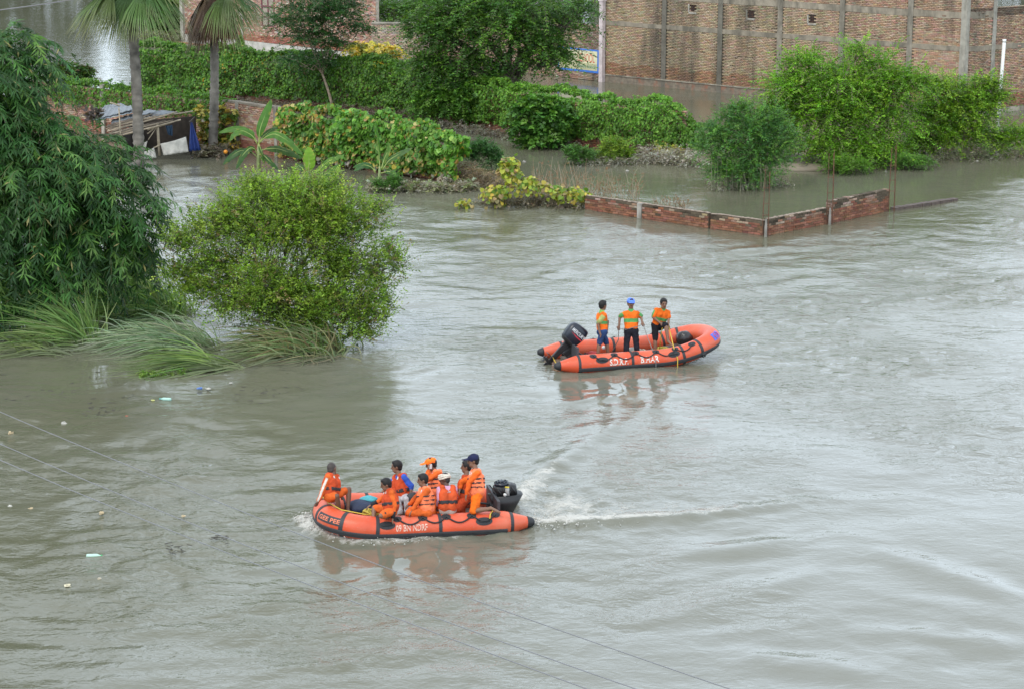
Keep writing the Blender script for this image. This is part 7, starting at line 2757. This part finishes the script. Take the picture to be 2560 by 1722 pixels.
        for Hh, K, A, T in s.leg.values():
            b.cap(Hh, K, 0.085 * k, 0.056 * k, c)
            b.cap(K, K * .65 + A * .35, 0.056 * k, 0.056 * k, c)
            b.cap(K * .65 + A * .35, A, 0.056 * k, 0.036 * k, c)
            ft = unit(T - A)
            dn = unit(A - K)
            b.cap(A + dn * 0.03 - ft * 0.03, A + ft * 0.12 * k + dn * 0.035, 0.036 * k, 0.032 * k, c)
            b.cap(A + ft * 0.12 * k + dn * 0.035, A + ft * 0.19 * k + dn * 0.04, 0.033 * k, 0.02 * k, c)
        pend('body', b, M_SKIN, s.t, 0.0135, 3)
        return s

    def hair(s, col=(0.012, 0.010, 0.009), full=1.0):
        k = s.k * s.kh
        u, l, e, H = s.hu, s.hl, s.he, s.H
        b = Blob()
        g = 0.004 + 0.010 * full
        b.ell(H + u * 0.032 * k - l * 0.016 * k, np.array([e * (0.073 + g), l * (0.083 + g), u * (0.082 + g)]) * k, col)
        b.ell(H - u * 0.02 * k - l * 0.045 * k, np.array([e * (0.062 + g), l * 0.05, u * 0.06]) * k, col)
        if full > 0.5:
            b.ell(H + u * 0.085 * k + l * 0.03 * k, np.array([e * 0.062, l * 0.052, u * 0.034]) * k, col)
        pend('hair', b, M_HAIR, s.t, 0.010, 2)
        return s

    def cap(s, col, col2=None):
        k = s.k * s.kh
        u, l, e, H = s.hu, s.hl, s.he, s.H
        b = Blob()
        b.ell(H + u * 0.050 * k - l * 0.006 * k, np.array([e * 0.090, l * 0.106, u * 0.078]) * k, col)
        o = pend('cap', b, M_CLOTH, s.t, 0.010, 2)
        b = Blob()
        b.ell(H + u * 0.045 * k + l * 0.125 * k, np.array([e * 0.075, l * 0.085, u * 0.013]) * k, col2 or col)
        pend('peak', b, M_CLOTH, o, 0.007, 1)
        return s

    def turban(s, col):
        k = s.k * s.kh
        u, l, e, H = s.hu, s.hl, s.he, s.H
        mb = MB()
        for j, (z, r) in enumerate(((0.030, 0.092), (0.055, 0.096), (0.078, 0.088))):
            a = np.linspace(0, 2 * math.pi, 19)
            pts = [H + u * (z + 0.012 * math.sin(t * 2 + j)) * k + (e * math.cos(t) * r * 0.92 + l * math.sin(t) * r * 1.08) * k for t in a]
            mb.tube(pts, 0.019 * k, 7)
        link('headcloth', mesh_from('headcloth', mb.V, mb.F, mat('white_headcloth', (0.62, 0.55, 0.46), 0.9, 0.25, 20, 0.4), True), s.t)
        return s

    def torso_prims(s, b, g, c, z0=-0.03, z1=None, shoulders=True, gs=None):
        k = s.k
        for sg in (-1, 1):
            b.cap(s.P + s.sp * z0 + s.r * sg * 0.065 * k, s.N - s.sp * 0.14 * k + s.r * sg * 0.082 * k, (0.096 + g) * k, (0.095 + g) * k, c)
            if shoulders:
                b.cap(s.N - s.sp * 0.055 * k, (s.SR if sg > 0 else s.SL), (0.055 + (gs or g)) * k, (0.052 + (gs or g)) * k, c)

    def shirt(s, col, sleeve=0.75, sleeve_col=None, band=None, collar=None, longs=None, stripe=None, name='shirt', tail=0.05):
        """short sleeves end at a share of the upper arm; longs = share of the forearm that is covered"""
        k = s.k
        col = np.array(col)
        b = Blob()
        L = np.linalg.norm(s.N - s.P)

        def tc(V, t):
            h = (V - s.P) @ s.sp / L
            C = np.repeat(col[None], len(V), 0)
            if band is not None:
                C[(h > band[1]) & (h < band[2])] = band[0]
            return C
        s.torso_prims(b, 0.020, tc, z0=tail)
        if collar is not None:
            x = s.N + s.sp * 0.005
            b.cap(x - s.sp * 0.02, x + (s.H - s.N) * 0.16, 0.074 * k, 0.066 * k, collar)
        sc = np.array(sleeve_col if sleeve_col is not None else col)
        for S, E, W, hd in s.arm.values():
            def ac(V, t, S=S, E=E):
                C = np.repeat(sc[None], len(V), 0)
                if stripe is not None:
                    ax = unit(E - S)
                    q = V - S
                    q = q - np.outer(q @ ax, ax)
                    outw = unit(S - s.N)
                    outw = unit(outw - ax * (outw @ ax) + 1e-6)
                    m = (unit(q) @ outw) > stripe[1]
                    C[m] = stripe[0]
                return C
            end = S + (E - S) * min(sleeve, 1)
            b.cap(S, end, 0.068 * k, (0.066 if sleeve < 1 else 0.058) * k, ac)
            if longs:
                b.cap(E, E + (W - E) * longs, 0.058 * k, 0.043 * k, ac)
        pend(name, b, M_CLOTH, s.t, 0.0145, 3)
        return s

    def trousers(s, col, length=1.0, name='trousers', loose=0.018):
        """length: 0-1 down the thigh, 1-2 down the shin"""
        k = s.k
        b = Blob()
        for sg in (-1, 1):
            b.cap(s.P - s.sp * 0.02 + s.r * sg * 0.06 * k, s.P + s.sp * 0.10 * k + s.r * sg * 0.06 * k, (0.10 + loose) * k, (0.092 + loose) * k, col)
        for H, K, A, T in s.leg.values():
            t = min(length, 1)
            b.cap(H, H + (K - H) * t, (0.092 + loose) * k, (0.092 + loose - 0.032 * t) * k, col)
            if length > 1:
                b.cap(K, K + (A - K) * (length - 1), (0.060 + loose) * k, (0.052 + loose * 1.2) * k, col)
        pend(name, b, M_CLOTH, s.t, 0.0145, 3)
        return s

    def jacket(s, col, straps=3, belt=False, tag_col=(0.65, 0.63, 0.58)):
        """life jacket: padded panels, shoulder straps, black webbing, reflective tabs"""
        k = s.k
        b = Blob()
        col = np.array(col)
        L = np.linalg.norm(s.N - s.P)
        for sg in (-1, 1):
            for fb in (-1, 1):
                o = s.f * fb * 0.045 * k + s.r * sg * 0.082 * k
                b.cap(s.P + s.sp * 0.07 * k + o, s.P + s.sp * (L - 0.17) + o * 1.05, 0.120 * k, 0.118 * k, col)
                b.cap(s.P + s.sp * (L - 0.19) + o * 1.1, s.N - s.sp * 0.04 * k + s.r * sg * 0.115 * k + s.f * fb * 0.035, 0.098 * k, 0.068 * k, col)
        hs = [0.30, 0.47, 0.64][:straps] if not belt else [0.33]
        wd = 0.028 if not belt else 0.075

        def post(o, me, V):
            h = (V - s.P) @ s.sp / L
            vn = np.empty(len(me.vertices) * 3, np.float32)
            me.vertices.foreach_get('normal', vn)
            vn = vn.reshape(-1, 3)
            nf = len(me.polygons)
            polys = [tuple(p.vertices) for p in me.polygons]

            def skin_patch(mask, m, nm, lift):
                F = [p for p in polys if all(mask[i] for i in p)]
                if not F: return
                used = sorted({i for p in F for i in p})
                mp = {i: j for j, i in enumerate(used)}
                W = V[used] + vn[used] * lift
                n = len(W)
                Fs = [tuple(mp[i] for i in p) for p in F]
                cnt = {}
                for p in Fs:
                    for a, b_ in zip(p, p[1:] + p[:1]):
                        cnt[(a, b_)] = 1
                rim = [(a, b_) for a, b_ in cnt if (b_, a) not in cnt]
                W2 = np.concatenate([W, V[used] - vn[used] * 0.002])
                Fs += [(b_, a, a + n, b_ + n) for a, b_ in rim]
                link(nm, mesh_from(nm, W2, Fs, m, True), o)
            for hh in hs:
                skin_patch(np.abs(h - hh) < wd + 0.012, M_STRAP, 'strap', 0.006)
            q = V - s.P
            xr, yf = q @ s.r, q @ s.f
            if not belt:
                m = (np.abs(xr) < 0.020) & (yf < 0) & (h > hs[0]) & (h < hs[-1])
                skin_patch(m, M_STRAP, 'strap', 0.0065)
            for sg in (-1, 1):
                m = (np.abs(xr - sg * 0.105) < 0.030) & (h > 0.80) & (h < 0.93) & (yf > -0.03)
                skin_patch(m, mat('reflective_tab', (0.60, 0.58, 0.54), 0.5), 'reflective_tab', 0.005)
            m = (np.abs(xr) < 0.045) & (h > 0.70) & (h < 0.80) & (yf < 0)
            skin_patch(m, mat('pale_label', tuple(col * 0.55 + 0.2), 0.6), 'back_label', 0.004)
        pend('life_jacket', b, M_CLOTH, s.t, 0.015, 4, post)
        return s


Z1 = (740, 1090, 3.7597)
Z2 = (1320, 700, 4.3558)
ORANGE = (0.60, 0.11, 0.02)
POLO = (0.68, 0.13, 0.012)
GREEN = (0.085, 0.27, 0.085)
VEST = (0.46, 0.06, 0.018)
BRIGHT = (0.85, 0.20, 0.085)
SK = (0.19, 0.10, 0.062)


def zat(Z, zx, zy, h):
    return at(Z[0] + zx / Z[2], Z[1] + zy / Z[2], h)


def crew():
    # ---- drifting boat, three men in orange polo shirts
    fl = 0.15
    g = 'crew of the drifting boat'
    q = lambda lx, ly, h: B2.world((lx, ly, h))
    hip = 0.92

    def stand(lx, ly, zx, zy):
        """pelvis above a spot on the floor, at the photo position given"""
        w = q(lx, ly, fl)
        return onY(*(Z2[0] + zx / Z2[2], Z2[1] + zy / Z2[2]), w[1])
    p = Person('man in orange polo and navy shorts standing by the tilted outboard, head turned away', Z2, stand(-1.0, -0.25, 808, 560), (800, 318, 0.0), (818, 262, 0.2), 25, 35, SK, 1.0, g)
    p.limbs(armR=((757, 480, -0.3), (785, 590, 0.3), (800, 640, 0)), armL=((868, 450, 0.6), (860, 560, 0.5)),
            legR=((775, 690, 0.1), (758, 830, 0.1), (800, 850, -.6)), legL=((858, 690, 0.3), (872, 815, 0.2), (915, 830, -.3)))
    p.build_body().hair().shirt(POLO, 0.78, (0.36, 0.38, 0.13), (GREEN, 0.38, 0.54), (0.17, 0.34, 0.08)).trousers((0.022, 0.05, 0.13), 0.92, 'shorts')
    p = Person('man in blue cap, orange polo and black trousers standing between two others', Z2, stand(-0.20, -0.05, 1126, 545), (1120, 262, 0.0), (1118, 200, -0.2), -90, -84, SK, 1.02, g, -0.25)
    p.limbs(armR=((1000, 400, 0.2), (992, 495, -0.5), (985, 545, -.3)), armL=((1232, 400, 0.2), (1243, 455, -0.8), (1255, 490, -.3)),
            legR=((1075, 680, 0.1), (1068, 845, 0.1), (1060, 875, -1)), legL=((1178, 680, 0.1), (1192, 845, 0.1), (1200, 875, -1)))
    p.build_body().hair().cap((0.10, 0.20, 0.66)).shirt(POLO, 0.80, None, (GREEN, 0.40, 0.60), GREEN, stripe=(GREEN, 0.55)).trousers((0.014, 0.015, 0.022), 1.97)
    p2 = p
    p = Person('bearded man in orange polo bending over a yellow rope, foot on the tube', Z2, stand(0.72, -0.05, 1415, 495), (1470, 315, -0.5), (1478, 258, -0.4), -70, -80, SK, 1.02, g, -0.35)
    p.limbs(armR=((1362, 405, -0.2), (1440, 470, -0.6), (1470, 480, 0)), armL=((1532, 410, -0.1), (1528, 490, -0.5), (1535, 520, 0)),
            legR=((1385, 640, -0.1), (1388, 800, 0.3), (1395, 835, -1)), legL=((1500, 490, -0.8), (1525, 655, -0.2), (1560, 690, -.7)))
    p.build_body().hair().shirt(POLO, 0.82, None, (GREEN, 0.34, 0.52), GREEN, stripe=(GREEN, 0.6)).trousers((0.012, 0.012, 0.016), 0.95, 'shorts')
    p3 = p
    # rope lines in their hands
    wr, wl = p2.arm['R'][2] + p2.arm['R'][3] * .08, p2.arm['L'][2] + p2.arm['L'][3] * .08
    mb = MB()
    tube_pt = B2.world(B2.surf(2.66, R_(80), 0.02)); w0 = B2.world(B2.surf(2.68, R_(0), 0.03))
    pts = [q(-0.45, 0.2, 0.16), wr - [0, 0, .3], wr, (wr * .7 + wl * .3) + [0, -.06, -.05], (wr * .3 + wl * .7) + [0, -.06, -.02], wl, wl * .5 + tube_pt * .5 - [0, 0, .02], tube_pt, w0, w0 * [1, 1, 0] + [0, -.02, -.1]]
    mb.tube(pts, 0.011, 6)
    tag(mb.obj('grey_rope', mat('rope_grey', (0.18, 0.17, 0.16), 0.8), None, True), 'thin grey rope held in both hands by the man in the blue cap', 'rope')
    h1, h2 = p3.arm['R'][2] + p3.arm['R'][3] * .08, p3.arm['L'][2] + p3.arm['L'][3] * .07
    t1, w1 = B2.world(B2.surf(3.28, R_(75), 0.03)), B2.world(B2.surf(3.28, R_(0), 0.04))
    mb = MB()
    mb.tube([q(0.85, 0, .18), h1 - [0.06, 0, 0.35], h1, (h1 + h2) / 2 + [0, -.03, .02], h2, h2 * .4 + t1 * .6, t1, w1, w1 * [1, 1, 0] + [0, -0.02, -0.25]], 0.014, 6)
    tag(mb.obj('yellow_line', mat('rope_yellow', (0.55, 0.38, 0.05), 0.8), None, True), 'yellow rope held by the bending man and hanging over the tube into the water', 'rope')
    mb = MB()
    u0 = B2.world((-2.15, 0.05, 0.28))
    mb.tube([u0, B2.world((-2.1, -0.3, 0.1)), B2.world((-1.9, -0.62, 0.14)), B2.world((-1.7, -0.6, 0.35))], 0.014, 6)
    tag(mb.obj('mooring_line', mat('rope_yellow', (0.55, 0.38, 0.05), 0.8), None, True), 'yellow line knotted round the raised leg of the outboard', 'rope')

    # ---- crowded boat: eight men
    g = 'people in the crowded boat'
    q1 = lambda lx, ly, h: B1.world((lx, ly, h))

    def at_local(lx, ly, zx, zy):
        w = q1(lx, ly, 0.3)
        return onY(*(Z1[0] + zx / Z1[2], Z1[1] + zy / Z1[2]), w[1])
    # man on the bow
    p = Person('shaven-headed man in orange life jacket sitting on the bow with his back turned', Z1, at_local(1.75, 0.15, 325, 560), (342, 355, 0.1), (338, 305, 0.3), -25, 60, (0.13, 0.066, 0.042), 0.98, g)
    p.limbs(armR=((250, 515, -0.1), (205, 620, -0.2)), armL=((392, 470, 0.6), (420, 540, -0.3)),
            legR=((382, 560, -0.4), (408, 700, 0.7), (450, 720, .3)), legL=((498, 495, 0.2), (488, 680, -0.1), (520, 710, -.5)))
    p.build_body().hair((0.05, 0.04, 0.035), 0.1).shirt(ORANGE, 1, None, longs=0.95, stripe=((0.60, 0.56, 0.50), 0.9)).trousers(ORANGE, 0.72, 'shorts').jacket(VEST, belt=True)
    # front seated man, facing the bow
    p = Person('barefoot young man with dark wrist guards sitting on the near tube, nearest the bow', Z1, at_local(0.5, 0.86, 895, 700), (880, 500, 0.1), (848, 452, -0.1), 195, 190, SK, 0.97, g)
    p.limbs(armR=((805, 590, 0.4), (690, 655, 0.2)), armL=((930, 670, -0.4), (905, 800, -0.2)),
            legR=((735, 668, 0.2), (728, 785, -0.3), (668, 792, -.2)), legL=((800, 745, -0.7), (870, 765, 0.95), (905, 770, 0.4)))
    p.build_body().hair().shirt(ORANGE, 1, None, longs=0.5).trousers(ORANGE, 0.85, 'shorts').jacket(VEST, belt=True)
    cuff = MB()
    for S, E, W, hd in p.arm.values():
        cuff.tube([E + (W - E) * 0.45, E + (W - E) * 1.02], [0.048, 0.038], 12)
    cuff.obj('wrist_guard', mat('black_guard', (0.012, 0.012, 0.016), 0.8), p.t, True)
    K = p.leg['L']
    kb = MB()
    kb.tube([K[1] + (K[0] - K[1]) * 0.16, K[1] + (K[0] - K[1]) * 0.26], [0.072, 0.078], 14)
    kb.obj('knee_band', M_STRAP, p.t, True)
    # man in blue sleeves
    p = Person('man in bright blue shirt, grey trousers and orange jacket sitting on the far tube', Z1, at_local(0.15, -0.72, 1010, 580), (965, 335, 0), (948, 285, -0.1), 215, 180, SK, 1.0, g)
    p.limbs(armR=((855, 470, 0.1), (800, 540, -0.5)), armL=((1085, 465, -0.1), (1078, 570, -0.2)),
            legR=((960, 610, -0.9), (975, 720, -0.3), (940, 740, -.5)), legL=((1045, 590, -0.95), (1055, 720, 0.1), (1020, 745, -.5)))
    p.build_body().hair().shirt((0.04, 0.10, 0.46), 1, None, longs=0.35).trousers((0.42, 0.39, 0.40), 1.95).jacket(VEST, belt=True)
    h = p.arm['R'][2] + p.arm['R'][3] * .08
    mb = MB()
    mb.tube([h + [0.06, 0, 0.01], h, h - [0.30, 0.02, 0.05]], 0.011, 6)
    mb.tube([h - [0.27, 0.02, 0.045], h - [0.33, 0.02, 0.05]], 0.028, 8)
    tag(mb.obj('hand_tool', mat('black_tool', (0.02, 0.02, 0.022), 0.5), None), 'short black stick held by the man in the blue shirt', 'tool')
    # man on the phone
    p = Person('man in orange cap holding a white phone to his ear', Z1, at_local(-0.45, -0.35, 1335, 545), (1310, 315, 0), (1272, 262, -0.1), 200, 185, SK, 1.0, g)
    p.limbs(armR=((1200, 400, 0.4), (1200, 470, 0.0)), armL=((1235, 405, -0.7), (1242, 315, 0.2), (1250, 260, 0)),
            legR=((1300, 700, 0), (1310, 780, .2), (1270, 800, 0)), legL=((1360, 700, 0), (1370, 780, .2), (1330, 800, 0)))
    p.build_body().hair().cap((0.88, 0.17, 0.02)).shirt(ORANGE, 1, None, longs=0.95).trousers(ORANGE, 1.9).jacket(BRIGHT, 3)
    h = p.arm['L'][2] + p.arm['L'][3] * .09
    mb = MB()
    mb.box(p.H + p.he * np.sign(p.he @ np.array([0, -1.0, 0])) * 0.10 + p.hl * 0.03 - p.hu * 0.02, (0.06, 0.015, 0.10), 0.2)
    tag(mb.obj('mobile_phone', mat('phone_white', (0.7, 0.7, 0.7), 0.3), None), 'white mobile phone at the ear of the man in the orange cap', 'phone')
    # middle seated man with the bright jacket
    p = Person('bareheaded man in bright strapped jacket sitting on the near tube beside the white head cloth', Z1, at_local(-0.42, 0.80, 1225, 705), (1210, 462, 0), (1192, 410, -0.1), 200, 190, SK, 0.97, g)
    p.limbs(armR=((1120, 580, 0.5), (1060, 640, 0.3)), armL=((1132, 625, -0.3), (1068, 728, -0.1)),
            legR=((1080, 690, 0.4), (1060, 800, 0.6), (1000, 810, 0)), legL=((1062, 715, -0.2), (1050, 780, 0.9), (1000, 790, 0.2)))
    p.build_body().hair().shirt(ORANGE, 1, None, longs=0.9).trousers(ORANGE, 1.6).jacket(BRIGHT, 3)
    # man with the white head cloth, his back to us
    p = Person('man with white head cloth and pink sleeves sitting with his back turned', Z1, at_local(-0.98, 0.80, 1425, 690), (1418, 450, 0), (1398, 402, 0.1), 110, 170, (0.10, 0.05, 0.034), 0.97, g)
    p.limbs(armR=((1490, 600, 0.4), (1470, 650, 0.8)), armL=((1345, 580, 0.0), (1335, 650, 0.5)),
            legR=((1470, 690, 0.9), (1480, 770, 0.3), (1480, 780, .9)), legL=((1390, 690, 0.9), (1380, 770, 0.3), (1380, 780, .9)))
    p.build_body().hair((0.03, 0.025, 0.022), 0.2).turban(None).shirt((0.52, 0.30, 0.42), 1, None, longs=0.9).trousers((0.35, 0.28, 0.24), 1.9).jacket((0.56, 0.085, 0.025), belt=True)
    # man half hidden behind the kneeling helmsman
    p = Person('dark-haired man in an orange jacket half hidden behind the man in the navy cap', Z1, at_local(-1.15, -0.25, 1580, 590), (1612, 315, 0), (1602, 262, 0), 190, 180, SK, 0.98, g)
    p.limbs(armR=((1560, 420, 0.4), (1545, 500, 0.2)), armL=((1560, 425, -0.2), (1540, 500, -0.1)),
            legR=((1555, 700, -0.3), (1600, 780, 0.9), (1560, 800, .5)), legL=((1530, 690, -0.7), (1590, 760, .8), (1540, 780, .5)))
    p.build_body().hair().shirt((0.70, 0.12, 0.015), 1, None, longs=0.7).trousers(VEST, 1.3).jacket(VEST, belt=True)
    # helmsman kneeling on the near tube
    p = Person('helmsman in navy cap and bright strapped jacket kneeling on the tube by the engine', Z1, at_local(-1.62, 0.74, 1698, 545), (1690, 285, 0.0), (1668, 228, -0.1), 190, 185, SK, 1.0, g)
    p.limbs(armR=((1650, 430, 0.8), (1640, 520, 0.3)), armL=((1628, 435, -0.2), (1602, 545, -0.1)),
            legR=((1690, 690, 0.5), (1780, 680, 0.3), (1860, 690, 0)), legL=((1665, 700, -0.2), (1825, 678, -0.1), (1875, 705, -.2)))
    p.build_body().hair().cap((0.018, 0.02, 0.06)).shirt((0.72, 0.11, 0.015), 1, None, longs=0.95).trousers((0.82, 0.15, 0.012), 0.98, 'shorts').jacket(BRIGHT, 3)
    flush()


crew()
